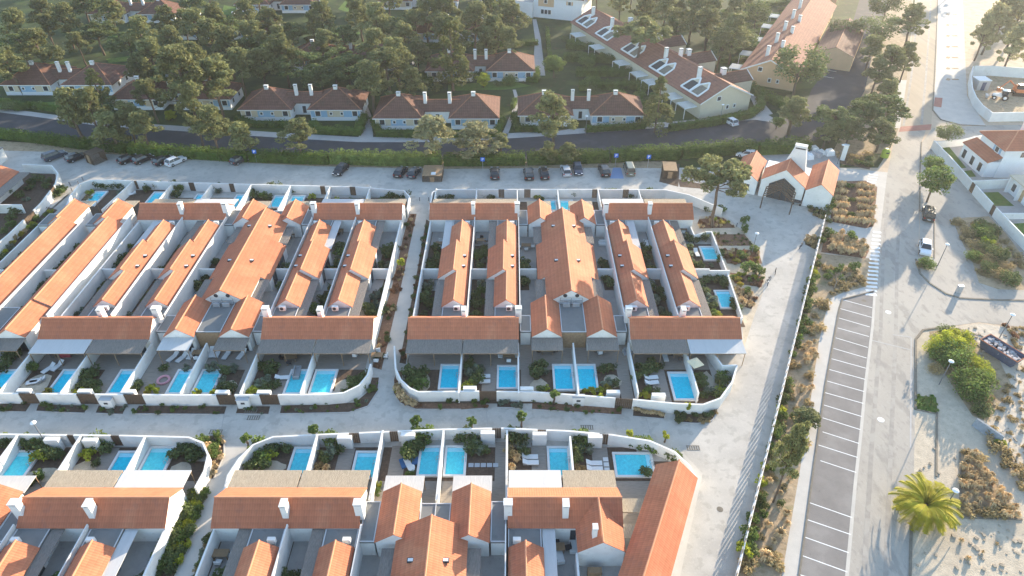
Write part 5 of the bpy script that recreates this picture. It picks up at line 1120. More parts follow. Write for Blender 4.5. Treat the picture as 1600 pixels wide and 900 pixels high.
# ================================================================== HOUSES ON THE RIGHT
def hip(root, x0, x1, y0, y1, z0, z1, rm='tile_old_shaded', capm='tile_old_ridge', ridge=0.12, ridge_axis='x', ov=.5):
    x0 -= ov; x1 += ov; y0 -= ov; y1 += ov; cx, cy = (x0 + x1) / 2, (y0 + y1) / 2; rx = (x1 - x0) * ridge / 2 if ridge_axis == 'x' else 0.01; ry = (y1 - y0) * ridge / 2 if ridge_axis == 'y' else 0.01
    A, B, C_c, D = (x0, y0, z0), (x1, y0, z0), (x1, y1, z0), (x0, y1, z0); E, F = (cx - rx, cy - ry, z1), (cx + rx, cy + ry, z1)
    mb = MB(); sx = math.hypot((x1 - x0) / 2, z1 - z0); sy = math.hypot((y1 - y0) / 2, z1 - z0); w_, d_ = x1 - x0, y1 - y0
    if ridge_axis == 'x':
        mb.add([A, B, F, E], [(0, 1, 2, 3)], 0, [[(0, sy), (w_, sy), (w_ / 2 + rx, 0), (w_ / 2 - rx, 0)]]); mb.add([C_c, D, E, F], [(0, 1, 2, 3)], 0, [[(0, sy), (w_, sy), (w_ / 2 + rx, 0), (w_ / 2 - rx, 0)]])
        mb.add([B, C_c, F], [(0, 1, 2)], 0, [[(0, sx), (d_, sx), (d_ / 2, 0)]]); mb.add([D, A, E], [(0, 1, 2)], 0, [[(0, sx), (d_, sx), (d_ / 2, 0)]])
    else:
        mb.add([B, C_c, F, E], [(0, 1, 2, 3)], 0, [[(0, sx), (d_, sx), (d_ / 2 + ry, 0), (d_ / 2 - ry, 0)]]); mb.add([D, A, E, F], [(0, 1, 2, 3)], 0, [[(0, sx), (d_, sx), (d_ / 2 + ry, 0), (d_ / 2 - ry, 0)]])
        mb.add([A, B, E], [(0, 1, 2)], 0, [[(0, sy), (w_, sy), (w_ / 2, 0)]]); mb.add([C_c, D, F], [(0, 1, 2)], 0, [[(0, sy), (w_, sy), (w_ / 2, 0)]])
    mb.box(x0, x1, y0, y1, z0 - .16, z0 - .002)
    rf = mb.build('roof', rm, root); cb = MB(); cb.tube(E, F, .13, n=6)
    for a, b_ in ((A, E), (B, F), (C_c, F), (D, E)): cb.tube(a, b_, .12, n=6)
    cb.build('ridge_cap', capm, rf); g = MB(); g.box(x0 - .02, x1 + .02, y0 - .05, y0 - .003, z0 - .2, z0 - .02); g.build('fascia', 'frame_white', rf); return rf
def window(root, x, z, y, w_=1.0, h=1.0, face=-1, axis='y', shutter=None, parent=None):
    bx = (lambda m_, a, b_, c_, d, e, g: m_.box(a, b_, c_, d, e, g)) if axis == 'y' else (lambda m_, a, b_, c_, d, e, g: m_.box(c_, d, a, b_, e, g))
    m_ = MB(); t_ = .08; lo, hi = (y - t_, y) if face < 0 else (y, y + t_)
    bx(m_, x - w_ / 2 - .14, x + w_ / 2 + .14, lo, hi, z - h / 2 - .14, z + h / 2 + .14); f_ = m_.build('window', 'frame_white', root)
    m_ = MB(); l2, h2 = (lo - .012, lo) if face < 0 else (hi, hi + .012); bx(m_, x - w_ / 2, x + w_ / 2, l2, h2, z - h / 2, z + h / 2); m_.build('pane', 'glass_dark', f_)
    if shutter:
        for s in (-1, 1):
            m_ = MB(); c_ = x + s * (w_ * .5 + .14 + w_ * .3); bx(m_, c_ - w_ * .28, c_ + w_ * .28, lo + .02, hi - .0, z - h / 2 - .05, z + h / 2 + .05); m_.build('shutter', shutter, root)
t = thing('house', (101.0, 126.2)); w = MB(); w.box(-5, 7, -4.6, 3.6, 0, 6.0); w.build('wall', 'white_wall', t); hip(t, -5, 7, -4.6, 3.6, 6.0, 8.2, 'tile_orange', 'tile_ridge', .35)
w = MB(); w.box(-7.2, -5.0, -4.4, 4.6, 0, 3.3); w.build('porch', 'white_wall', t)
w = MB(); w.add([(-5, -4.6, 4.4), (-5, 4.8, 4.4), (-7.5, 4.8, 3.3), (-7.5, -4.6, 3.3), (-5, -4.6, 4.25), (-5, 4.8, 4.25), (-7.5, 4.8, 3.15), (-7.5, -4.6, 3.15)], [(0, 3, 2, 1), (4, 5, 6, 7), (0, 1, 5, 4), (1, 2, 6, 5), (2, 3, 7, 6), (3, 0, 4, 7)], 0, [[(0, 0), (0, 2.7), (9, 2.7), (9, 0)]] + [[(0, 0)] * 4] * 5); w.build('roof', 'tile_orange', t)
for yy in (3.2, .2, -2.6): window(t, yy, 1.4, -7.2, 1.1, 1.7, -1, 'x')
window(t, -2.2, 5.0, -5.0, 1.0, 1.0, -1, 'x', 'blue_wall'); window(t, -1.0, 5.0, -4.6, 1.6, 1.1); window(t, 3.0, 5.0, -4.6, 1.6, 1.1)
w = MB(); w.add([(-2.6, .2, 6.85), (-.6, -.2, 6.95), (-.9, -1.6, 6.62), (-2.9, -1.2, 6.5), (-2.6, .2, 6.95), (-.6, -.2, 7.05), (-.9, -1.6, 6.72), (-2.9, -1.2, 6.6)], [(0, 1, 2, 3), (7, 6, 5, 4), (0, 4, 5, 1), (1, 5, 6, 2), (2, 6, 7, 3), (3, 7, 4, 0)])
w.build('solar_panel', paint('solar', (.03, .05, .13), .2), t); chimney(t, 1.5, 1.8, 6.5, 9.0, .8, .8)
tag(t, 'white two-storey house with red roof, solar panel and porch at the right edge', 'house')
t = thing('house', (101.5, 112.6)); w = MB(); w.box(-6, 6, -4.0, 3.4, 0, 3.4); w.box(-6.8, -6, 3.1, 3.3, 0, 3.4); w.box(-6.8, -6, -.1, .1, 0, 3.4); w.build('wall', 'white_wall', t)
w = MB(); w.box(-7.0, 6, -4.1, 3.5, 3.4, 3.6); w.build('roof', 'cream_wall', t); w = MB(); w.box(-6.05, -5.98, -.9, .6, .05, 2.3); w.build('door', 'plank_tan', t); window(t, 2.2, 1.5, -6.0, 1.0, 1.4, -1, 'x'); window(t, -2.6, 1.5, -6.0, 1.4, 1.4, -1, 'x')
tag(t, 'low white flat-roofed house with a tan door at the right edge', 'house')
x0 = [P(1455, 232), P(1468, 246), P(1478, 256), P(1512, 295), P(1520, 304), P(1545, 332), P(1552, 340), P(1600, 391), P(1640, 432)]
gwall(x0, 1.9, 'of the houses at the right edge', 'white roadside wall with tan gates', gates=[(3, .15, .9), (5, .1, .8)])
gwall([P(1512, 297), (96.5, 117.4), (108, 117.4)], 2.0, 'between the two houses at the right edge', 'white dividing wall')
gwall([P(1456, 232), P(1500, 228), P(1530, 222)], 1.6, 'above the lawn of the two-storey house', 'white garden wall')
gwall([P(1556, 342), P(1600, 342), P(1660, 342)], 1.2, 'in front of the flat-roofed house', 'low white wall')
sheet('lawn', [(1466, 233), (1482, 228), (1510, 262), (1497, 264)], 5 * E1, 'grass_lawn'); sheet('lawn', [(1500, 268), (1518, 266), (1526, 276), (1508, 277)], 5 * E1, 'grass_lawn')
sheet('patio', [(1482, 228), (1500, 226), (1548, 272), (1545, 277), (1526, 277), (1518, 266), (1510, 262)], 5 * E1, 'patio')
sheet('patio', [(1518, 296), (1640, 292), (1700, 345), (1560, 345)], 5 * E1, 'patio'); sheet('lawn', [(1530, 301), (1560, 300), (1585, 322), (1552, 322)], 6 * E1, 'grass_lawn'); sheet('lawn', [(1575, 350), (1640, 346), (1660, 372), (1600, 374)], 6 * E1, 'grass_lawn')
# plot wall in the upper right
wp = [P(1516, 116), P(1513, 132), P(1514, 150), P(1520, 165), P(1530, 178), P(1545, 190), P(1600, 189), P(1660, 188)]
gwall(wp, 2.2, 'round the building plot at upper right', 'grey-white hoarding wall'); gwall([P(1518, 118), P(1545, 118), P(1600, 122), P(1660, 126)], 2.6, 'behind the building plot at upper right', 'tall pale back wall')
x, y = P(1529, 138); t = thing('site_container', (x, y)); w = MB(); w.box(-1.5, 1.5, -1.5, 1.6, 0, 2.5); w.build('box', 'metal_grey', t); w = MB(); w.box(-1.6, 1.6, -1.6, 1.7, 2.5, 2.6); w.build('lid', 'frame_white', t); w = MB(); w.box(-.5, .5, -1.53, -1.503, .05, 2.1); w.build('door', 'skip_blue', t); tag(t, 'square pale site cabin inside the building plot', 'site cabin')

# ================================================================== BLUE AND CREAM COTTAGES
def facade(root, x0, x1, y, h, pat='BCWC'):
    n = len(pat); W = (x1 - x0) / n
    for i, ch in enumerate(pat):
        mb = MB(); mb.box(x0 + i * W + .003, x0 + (i + 1) * W - .003, y - .02, y - .001, .9, h - .02); mb.build('painted_panel', {'B': 'blue_wall', 'C': 'cream_wall', 'W': 'white_wall'}[ch], root)
def cottage_pair(xa, xb, y, wid, label, dep=11.5, gap=None, wood='old'):
    """two hipped cottages joined by a lower link; xa, xb = left front corners"""
    t = thing('cottage', ((xa + xb + wid) / 2, y + dep / 2)); cx = t.location.x; cy = t.location.y
    for k, xs in enumerate((xa, xb)):
        a, b_ = xs - cx, xs - cx + wid; f0 = y - cy; w = MB(); w.box(a + .5, b_ - .5, f0 + .5, f0 + dep - .5, 0, 2.75); w.build('wall', 'white_wall', t)
        hip(t, a + .5, b_ - .5, f0 + .5, f0 + dep - .5, 2.8, 6.1, ridge=.05)
        facade(t, a + .6, b_ - .6, f0 + .5, 2.7, 'BBCCBB' if k else 'CCBBCC')
        for (u, big) in ((.18, 1), (.42, 0), (.62, 0), (.86, 1)):
            window(t, a + wid * u, 1.75, f0 + .478, 1.1 if big else .5, 1.15 if big else .55, -1, 'y')
        for u in (-2.4, 1.8): window(t, u, 1.6, b_ - .5, .9, 1.0, 1, 'x')
        chimney(t, (a + b_) / 2 - .3, f0 + dep * .47, 5.2, 6.7, .9, .6)
    a, b_ = xa + wid - cx - .6, xb - cx + .6; f0 = y - cy + 3.6
    w = MB(); w.box(a, b_, f0 + .4, f0 + 5.5, 0, 2.9); w.build('link_wall', 'white_wall', t); w = MB(); gsec(t, w, 'x', a - 1.8, b_ + 1.8, f0 - .1, f0 + 3, f0 + 6, 4.6, .52, 'tile_old_shaded', 'tile_old_ridge'); 
    window(t, (a + b_) / 2, 1.3, f0 + .4, .8, 1.7)
    for xx in (a + .6, b_ - .6): chimney(t, xx, f0 + 2.2, 4.0, 6.6, .75, .6)
    tag(t, label, 'cottage'); return t
cottage_pair(-62.9, -46.9, 148.8, 12.5, 'twin cottages with brown hipped roofs, blue and cream walls, left along the street', 11)
cottage_pair(-31.2, -14.2, 144.0, 11.4, 'twin brown-roofed cottages in the middle of the street front, half behind two pale trees', 12.5)
cottage_pair(1.3, 17.6, 145.6, 12.6, 'twin brown-roofed blue cottages at the right end of the street front', 11)
cottage_pair(-22.5, -6.8, 173.7, 12.8, 'twin brown-roofed cottages of the second row, left of the footpath', 12)
cottage_pair(-30.0, -13.7, 205.3, 10.8, 'twin low cottages deep in the trees, third row', 10)
cottage_pair(-126.5, -111.3, 164.2, 12.6, 'twin cottages with a bright tiled roof among the pines at far left', 13)
cottage_pair(-95.5, -79.2, 155.0, 12.8, 'twin brown-roofed cottages hidden behind pines left of centre', 10)
cottage_pair(-60, -44, 182, 12.5, 'cottages shaded by the wood behind the left street front', 11)
cottage_pair(-100, -84, 208, 12.5, 'cottages with dark roofs deep in the wood at upper left', 11)
cottage_pair(-92, -77, 236, 12, 'cottages with white gable near the top edge of the picture', 11)
cottage_pair(-45, -29.5, 240, 11.5, 'brown-roofed cottages touching the top edge, left of centre', 10)
cottage_pair(-12, 4, 247, 11.5, 'brown-roofed cottages touching the top edge, centre', 10)
cottage_pair(-135, -119, 225, 12, 'brown-roofed cottages at the far top left', 10)
# --- white building at the top
t = thing('villa', (17, 236), rad(-20)); w = MB(); w.box(-8, 8, -7, 6, 0, 6.6); w.build('wall', 'white_wall', t); w = MB(); w.box(-14, -8, -8.5, 3, 0, 4.8); w.build('side_wing', 'white_wall', t); hip(t, -8, 8, -7, 6, 6.6, 9.4, 'tile_old_shaded'); 
w = MB(); w.box(-13.9, -8.1, -8.4, 2.9, 4.8, 4.9); w.build('terrace', 'patio', t)
for x in (-5, -3.8, -2.6): window(t, x, 2.0, -7.0, .9, 1.3)
for x in (-4, 4): window(t, x, 5.2, -7.0, .9, 1.0, shutter='orange_wall')
w = MB(); w.box(-6.5, -1.2, -7.02, -7.001, 3.6, 6.5); w.build('painted_panel', 'orange_wall', t); tag(t, 'large pale blue-white villa at the top edge beside the footpath', 'villa')
# --- long terrace rows on the slant
def row(ra_, rb, hw, zr, ze, label, dorm, chims, wallm, wings=(), perg=(), nm='terrace_row'):
    a, b_ = Vector(ra_), Vector(rb); d = b_ - a; L = d.length; an = math.atan2(-d.x, d.y); c_ = (a + b_) / 2
    t = thing(nm, (c_.x, c_.y), an); w = MB(); sl_ = (zr - ze) / hw
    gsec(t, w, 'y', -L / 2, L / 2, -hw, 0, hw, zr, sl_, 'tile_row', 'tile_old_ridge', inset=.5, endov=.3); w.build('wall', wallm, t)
    fr = MB()
    for s in (-1, 1):
        fr.add([(0, -L / 2 - .06, zr + .02), (s * hw, -L / 2 - .06, ze + .02), (s * hw, -L / 2 - .06, ze - .3), (0, -L / 2 - .06, zr - .32)], [(0, 1, 2, 3)])
        fr.add([(0, -L / 2 - .02, zr + .02), (s * hw, -L / 2 - .02, ze + .02), (s * hw, -L / 2 - .02, ze - .3), (0, -L / 2 - .02, zr - .32)], [(0, 1, 2, 3)])
    fr.build('bargeboard', 'frame_white', t)
    yb = -L / 2 + .3; window(t, -2.2, 4.2, yb, .9, .9); window(t, .6, 1.8, yb, .6, .8); window(t, 2.6, 1.8, yb, .5, .7)
    for y in dorm:   # laid on the slope; dark floors paint the shade of a recess                                   # twin-gabled sunken roof terraces with white copings
        for k in (0, 1):
            yy = -L / 2 + y + k * 3.6; pts = [(-hw * .86, yy - 1.75), (-hw * .86, yy + 1.75), (-hw * .50, yy + 1.55), (-hw * .30, yy), (-hw * .50, yy - 1.55)]
            m_ = MB()
            for i in range(5):
                p, q = pts[i], pts[(i + 1) % 5]; zp = zr + sl_ * p[0]; zq = zr + sl_ * q[0]
                m_.tube((p[0], p[1], zp + .15), (q[0], q[1], zq + .15), .23, n=5)
            e = m_.build('roof_terrace', 'frame_white', t)
            m_ = MB(); cx = sum(p[0] for p in pts) / 5; m_.add([(cx + (p[0] - cx) * .93, yy + (p[1] - yy) * .93, zr + sl_ * p[0] + .06) for p in pts], [(0, 1, 2, 3, 4)])
            m_.build('shaded_floor', 'frame_dark' if k else 'kerb_dark', e); m_ = MB(); q = pts[3]
            m_.add([(pts[4][0] * .99, pts[4][1] + .2, zr + sl_ * pts[4][0] + .10), (pts[2][0] * .99, pts[2][1] - .2, zr + sl_ * pts[2][0] + .10), (q[0] * 1.06, q[1], zr + sl_ * q[0] + .12)], [(0, 1, 2)]); m_.build('gable_wall', 'cream_wall', e)
    for (y, x) in chims: chimney(t, x, -L / 2 + y, zr - 1.8, zr + 1.5, .85, .7)
    for y in wings:
        m_ = MB(); gsec(t, m_, 'x', hw * .4, hw + 5.2, -L / 2 + y - 3, -L / 2 + y, -L / 2 + y + 3, 5.9, .55, 'tile_old_shaded', 'tile_old_ridge'); m_.build('wing_wall', wallm, t); m_ = MB(); xe = hw + 5.25; m_.tube((xe, -L / 2 + y - 3, 4.3), (xe, -L / 2 + y, 5.92), .12, n=4); m_.tube((xe, -L / 2 + y, 5.92), (xe, -L / 2 + y + 3, 4.3), .12, n=4); m_.build('bargeboard', 'frame_white', t); chimney(t, hw * .75, -L / 2 + y, 5, 7.2, 1.1, 1.1)
    for y in perg:
        m_ = MB(); yy = -L / 2 + y
        for i in range(7): m_.box(-hw - 3.1, -hw + .3, yy - 1.7 + i * .55, yy - 1.55 + i * .55, 2.62, 2.74)
        for s in (-1.75, 1.8): m_.box(-hw - 3.1, -hw + .3, yy + s - .06, yy + s + .06, 2.5, 2.62); m_.box(-hw - 3.05, -hw - 2.93, yy + s - .06, yy + s + .06, 0, 2.5)
        m_.build('pergola', 'frame_white', t)
    return tag(t, label, 'terrace row')
row((50.0, 152.6), (24.4, 216.0), 7.4, 7.3, 3.8, 'long slanting row of brown-tiled homes with white roof terraces and a cream gable end', (4.5, 19, 33.5, 48.5, 61), ((9, -2.2), (24, -2.0), (38, -2.0), (52, -2.2), (64, -2), (22, 1.0)), 'yellow_wall', (10, 25, 39, 55), (3.2, 9, 19, 25, 34, 48, 60))
row((64.8, 170.2), (99.5, 236), 7.2, 7.0, 3.4, 'second long row of red-tiled homes with white skylight frames, ending in an orange gable', (), ((6, -2), (18, -2), (30, -2), (43, -2), (55, -2), (12, .5), (26, .5), (38, .5)), 'orange_wall', (), (4, 16, 30, 44, 56))
t = thing('terrace_row', (93, 196), rad(-28)); w = MB(); gsec(t, w, 'y', -14, 16, -5, 0, 5, 5.8, .4, 'tile_old_shaded', 'tile_old_ridge'); w.build('wall', 'orange_wall', t); tag(t, 'lower brown-tiled annex behind the red row and the pine beside the upper parking', 'house')
row((104, 246), (128, 300), 7.2, 7.0, 3.4, 'far row of red roofs cut by the top edge beside the upper parking', (), ((6, -2), (18, -2)), 'orange_wall', (), ())
# ================================================================== VEGETATION
import numpy as np
def leaf_mesh(name, clumps, n_per, size, seed, m, parent, up=0.3, flat_=0.0, elong=1.5):
    """real leaf-sized faces spread through a set of ellipsoid clumps (cx,cy,cz,rx,ry,rz)"""
    g = np.random.default_rng(seed); C = []
    for (cx, cy, cz, rx, ry, rz) in clumps:
        d = g.normal(size=(n_per, 3)); d /= np.linalg.norm(d, axis=1)[:, None] + 1e-9
        r = g.uniform(.35, 1.0, (n_per, 1)) ** .5; C.append(np.array([cx, cy, cz]) + d * r * np.array([rx, ry, rz]))
    C = np.concatenate(C); N = len(C)
    nrm = g.normal(size=(N, 3)); nrm[:, 2] = np.abs(nrm[:, 2]) + up; nrm /= np.linalg.norm(nrm, axis=1)[:, None]
    a = g.normal(size=(N, 3)); u = np.cross(nrm, a); u /= np.linalg.norm(u, axis=1)[:, None] + 1e-9; v = np.cross(nrm, u)
    s = g.uniform(size[0], size[1], (N, 1)); u = u * s * elong / 2; v = v * s / 2
    V = np.stack([C - u, C + v * .8, C + u, C - v * .8], 1).reshape(-1, 3)
    me = bpy.data.meshes.new(name); me.vertices.add(N * 4); me.vertices.foreach_set('co', V.astype(np.float32).ravel())
    me.loops.add(N * 4); me.loops.foreach_set('vertex_index', np.arange(N * 4, dtype=np.int32))
    me.polygons.add(N); me.polygons.foreach_set('loop_start', np.arange(0, N * 4, 4, dtype=np.int32)); me.polygons.foreach_set('loop_total', np.full(N, 4, dtype=np.int32))
    me.materials.append(MT[m]); me.update(calc_edges=True)
    o = bpy.data.objects.new(name, me); SC.collection.objects.link(o)
    if parent is not None: o.parent = parent
    return o
def limb(mb, p0, p1, r0, r1, rr, n=3, wob=.25):
    p0 = Vector(p0); p1 = Vector(p1); prev = p0
    for i in range(1, n + 1):
        t = i / n; q = p0.lerp(p1, t) + (Vector((rr.uniform(-wob, wob), rr.uniform(-wob, wob), 0)) if i < n else Vector())
        mb.tube(prev, q, r0 + (r1 - r0) * (i - 1) / n, r0 + (r1 - r0) * t, n=6, cap=False); prev = q
def pine(seed, m='leaf_pine', H=11.0, Rr=4.0, crown_h=6.4, puffs=58, dens=110, umbrella=False, lean=.6):
    rr = random.Random(seed); t = thing('pine_tree'); lx, ly = rr.uniform(-lean, lean), rr.uniform(-lean, lean); tr = MB()
    zb = H - crown_h; top = Vector((lx, ly, H - crown_h * .35)); limb(tr, (0, 0, 0), top, .26, .13, rr, 5, .15)
    cl = []
    for i in range(puffs):
        a = rr.uniform(0, 2 * math.pi); k = rr.random() ** .5
        if umbrella: h = rr.uniform(.25, 1.0) * math.sqrt(max(0, 1 - (k * .92) ** 2)); k2 = k
        else: h = rr.random() ** .8; k2 = k * (1 - .45 * h) * (.55 + .45 * math.sin(math.pi * min(1, h + .25)))
        x, y = lx + Rr * k2 * math.cos(a), ly + Rr * k2 * math.sin(a); z = zb + crown_h * h
        s = rr.uniform(.5, 1.15); cl.append((x, y, z, s, s, s * .6))
        if i % 3 == 0: limb(tr, (lx * z / H, ly * z / H, max(zb * .75, z - 1.6)), (x, y, z - .2), .07, .025, rr, 2, .2)
    tr.build('trunk', 'bark', t); leaf_mesh('crown', cl, dens, (.22, .42), seed, m, t); return t
def conifer(seed, m='leaf_conifer', H=10.5, Rr=2.6):
    rr = random.Random(seed); t = thing('conifer_tree'); tr = MB(); limb(tr, (0, 0, 0), (0, 0, H * .9), .2, .04, rr, 4, .05); tr.build('trunk', 'bark', t); cl = []
    for i in range(64):
        h = rr.random() ** 1.25; rad_ = Rr * (1 - h) ** .75 + .15; a = rr.uniform(0, 6.283); k = rr.uniform(.55, 1.0); s = rr.uniform(.45, .85) * (1.1 - .5 * h)
        cl.append((rad_ * k * math.cos(a), rad_ * k * math.sin(a), 1.3 + (H - 1.5) * h - .25 * k, s, s, s * .75))
    leaf_mesh('crown', cl, 80, (.18, .32), seed, m, t, up=.1); return t
def broad(seed, m='leaf_green', H=6.0, Rr=2.6, low=.25, nm='leafy_tree', dens=90, n=38):
    rr = random.Random(seed); t = thing(nm); tr = MB(); limb(tr, (0, 0, 0), (0, 0, H * .6), .17, .08, rr, 3, .1); cl = []
    for i in range(n):
        d = Vector((rr.gauss(0, 1), rr.gauss(0, 1), rr.gauss(0, 1))).normalized(); k = rr.uniform(.6, 1.0); z = H * (1 + low) / 2 + d.z * k * H * (1 - low) / 2 * .85; s = rr.uniform(.5, .95) * Rr / 2.6
        cl.append((d.x * k * Rr * .8, d.y * k * Rr * .8, z, s, s, s * .8))
        if i % 5 == 0: limb(tr, (0, 0, H * .35), (d.x * k * Rr * .7, d.y * k * Rr * .7, z), .07, .02, rr, 2, .1)
    tr.build('trunk', 'bark', t); leaf_mesh('crown', cl, dens, (.16, .30), seed, m, t); return t
def bush(seed, m, Rr=.8, H=1.0, n=9, dens=42, size=(.10, .22), nm='shrub'):
    rr = random.Random(seed); t = thing(nm); cl = []
    for i in range(n):
        a = rr.uniform(0, 6.283); k = rr.random() ** .5 * .75; s = rr.uniform(.3, .5) * Rr; cl.append((Rr * k * math.cos(a), Rr * k * math.sin(a), H * rr.uniform(.3, .8), s, s, s * .9))
    leaf_mesh('foliage', cl, dens, size, seed, m, t)
    st = MB()
    for c_ in cl[:4]: st.tube((0, 0, 0), (c_[0], c_[1], c_[2]), .03, .012, n=4, cap=False)
    st.build('stem', 'bark', t); return t
def tuft(seed, m, Rr=.55, H=.7, n=70, nm='grass_tuft', wdt=.05):
    rr = random.Random(seed); t = thing(nm); mb = MB()
    for i in range(n):
        a = rr.uniform(0, 6.283); l = Rr * rr.uniform(.5, 1.1); h = H * rr.uniform(.6, 1.1); w_ = wdt * rr.uniform(.7, 1.3); c_, s_ = math.cos(a), math.sin(a); b_ = rr.uniform(0, .12)
        p = [(b_ * c_ - w_ * s_, b_ * s_ + w_ * c_, 0), (b_ * c_ + w_ * s_, b_ * s_ - w_ * c_, 0)]
        q = [(l * .55 * c_ - w_ * s_, l * .55 * s_ + w_ * c_, h), (l * .55 * c_ + w_ * s_, l * .55 * s_ - w_ * c_, h)]; e = (l * c_, l * s_, h * rr.uniform(.5, .8))
        mb.add([p[0], p[1], q[1], q[0], e], [(0, 1, 2, 3), (3, 2, 4)])
    mb.build('blades', m, t); return t
PI_ = [Proto(pine(100 + i, 'leaf_pine', 11.5, 4.2)) for i in range(5)]
PIP = [Proto(pine(120 + i, 'leaf_pine_pale', 9.5, 4.0, 6.2, 54, 95)) for i in range(3)]
PID = [Proto(pine(140 + i, 'leaf_dark', 10.5, 4.2, 5.4, 58, 110, True)) for i in range(3)]
PIU = [Proto(pine(150 + i, 'leaf_pine', 10.5, 3.9, 3.4, 50, 115, True, .4)) for i in range(2)]
PIT = [Proto(pine(160 + i, 'leaf_pine', 7.0, 2.3, 4.8, 26, 100)) for i in range(3)]
CO = [Proto(conifer(170 + i)) for i in range(3)]
BR = [Proto(broad(180 + i, 'leaf_green')) for i in range(2)]; BRD = [Proto(broad(190 + i, 'leaf_dark', 7.5, 3.4)) for i in range(2)]
BRB = [Proto(broad(195, 'leaf_bright', 4.2, 2.0, .1))]
def tree(pr, px, py, h, wd, desc, place, zf=.72, k=[0]):
    """px,py: centre of the crown in the photo; h: total height; wd: crown radius"""
    k[0] += 1; p = pr[k[0] % len(pr)] if isinstance(pr, list) else pr
    bh = {id(PI_): (11.5, 4.2), id(PIP): (9.5, 4.0), id(PID): (10.5, 4.2), id(PIU): (10.5, 3.9), id(PIT): (7, 2.3), id(CO): (10.5, 2.6), id(BR): (6, 2.6), id(BRD): (7.5, 3.4), id(BRB): (4.2, 2.0)}[id(pr)]
    x, y = P(px, py, h * zf); rx = wd / bh[1] * (1.22 if pr in (PI_, PIP, PIU, PIT, PID) else 1.12); rz_ = h / bh[0]
    o = p.put((x, y), R.uniform(0, 6.28), (rx, rx, rz_)); return reg(o, desc, place, 'tree')
def btree(pr, bx, by, cy, r, desc, place, zf=.72):
    """base point and height of the crown's middle as read off the photo"""
    x, y = P(bx, by); z = 1.0
    while Q(x, y, z)[1] > cy and z < 25: z += .1
    px, py = Q(x, y, z); return tree(pr, px, py, z / zf, r, desc, place, zf)
W1 = 'of the wood at the far top left'; W2 = 'of the wood behind the left cottages'; W3 = 'of the wood behind the middle cottages'; W4 = 'between the slanting rows at the top'; W5 = 'around the upper parking'
tall = 'tall grey-green pine'; dark = 'dark full-crowned tree'
for (x, y, h, r) in ((55, 62, 13, 4.6), (20, 30, 12, 4.3), (95, 22, 12, 4.0), (10, 88, 12, 4.2), (170, 12, 12, 4.3), (60, 12, 12, 4.2), (120, 62, 9, 3)): tree(PI_, x, y, h, r * 1.02, tall, W1, .8)
for (x, y, h, r) in ((150, 50, 9, 4), (30, 65, 9, 4), (132, 8, 10, 4)): tree(PID, x, y, h, r * 1.12, dark, W1)
for (x, y, h, r) in ((215, 42, 13, 4.5), (235, 78, 13, 4.3), (262, 60, 12, 3.6), (290, 88, 14, 5.0), (330, 112, 14, 5.2), (300, 30, 13, 4.4), (350, 62, 13, 4.6), (395, 52, 13, 4.4), (255, 25, 12, 4.2), (330, 22, 13, 4), (380, 12, 12, 4.2), (370, 95, 12, 4.0), (212, 100, 10, 3.4), (425, 28, 13, 4.6), (440, 72, 13, 4.5), (405, 92, 11, 3.8)): tree(PI_, x, y, h, r * 1.02, tall, W2, .8)
for (x, y, h, r) in ((200, 62, 9, 3.8), (395, 78, 10, 4), (345, 42, 10, 4), (475, 95, 10, 4.6), (265, 112, 9, 3.4), (455, 52, 9, 3.6)): tree(PID, x, y, h, r * 1.12, dark, W2)
for (x, y, h, r) in ((500, 18, 13, 4.2), (560, 12, 12, 4), (590, 22, 13, 4.6), (585, 62, 13, 4.4), (605, 95, 13, 5.4), (577, 118, 12, 4.6), (640, 118, 10, 3.4), (630, 50, 12, 4), (665, 12, 13, 4.8), (700, 8, 13, 4.6), (740, 22, 13, 4.8), (775, 38, 13, 4.6), (800, 18, 13, 4.6), (715, 45, 12, 3.8), (690, 38, 12, 4), (620, 78, 12, 4), (650, 75, 9, 3.2), (505, 60, 11, 3.6), (760, 62, 9, 3), (795, 58, 11, 3.4)): tree(PI_, x, y, h, r * 1.02, tall, W3, .8)
for (x, y, h, r) in ((650, 30, 10, 2.9), (520, 92, 9, 4.4), (545, 105, 9, 4), (500, 118, 8, 3.4), (765, 8, 11, 4.4), (618, 42, 9, 3.6)): tree(PID if y != 30 else PIU, x, y, h, r * 1.12, dark, W3)
btree(CO, 708, 142, 84, 4.8, 'tall pyramidal conifer', 'before the second row of cottages', .5)
tree(CO, 490, 48, 11, 2.8, 'pyramidal conifer', 'deep in the wood, left of centre', .5)
tree(CO, 152, 142, 11, 3.2, 'yellow-green pyramidal conifer', 'in front of the far left cottages', .5)
btree(CO, 1023, 207, 163, 3.3, 'bushy upright conifer', 'beside the slanting row and the street', .5)
ST = 'along the street before the cottages'
for (bx, by, cy, r) in ((162, 225, 165, 3.4), (133, 228, 168, 2.6), (215, 228, 180, 3.5), (343, 246, 190, 3.9), (248, 192, 145, 3.6), (318, 232, 162, 3.2), (385, 248, 208, 2.5), (472, 252, 207, 3.6), (190, 236, 196, 2.8), (236, 240, 196, 3.2), (312, 198, 112, 5.6)): btree(PI_ if r > 3 else PIT, bx, by, cy, r, 'sunlit pine', ST, .72)
for (x, y, h, r) in ((680, 252, 212, 4.6), (744, 248, 214, 4.8)): btree(PIP, x, y, h, r, 'pale round-crowned pine', 'before the middle twin cottages', .62)
btree(PI_, 864, 237, 180, 4.2, 'slender pine', 'before the blue cottages right of the middle', .66)
for (x, y, h, r) in ((860, 238, 4.5, 1.5), (885, 236, 4.5, 2.0), (783, 225, 5, 1.5)): tree(PIT, x, y, h, r, 'young pine', 'in the hedge above the parking row', .6)
btree(PIU, 993, 116, 46, 5.6, 'round umbrella pine', 'rising in front of the slanting brown roofs', .84)
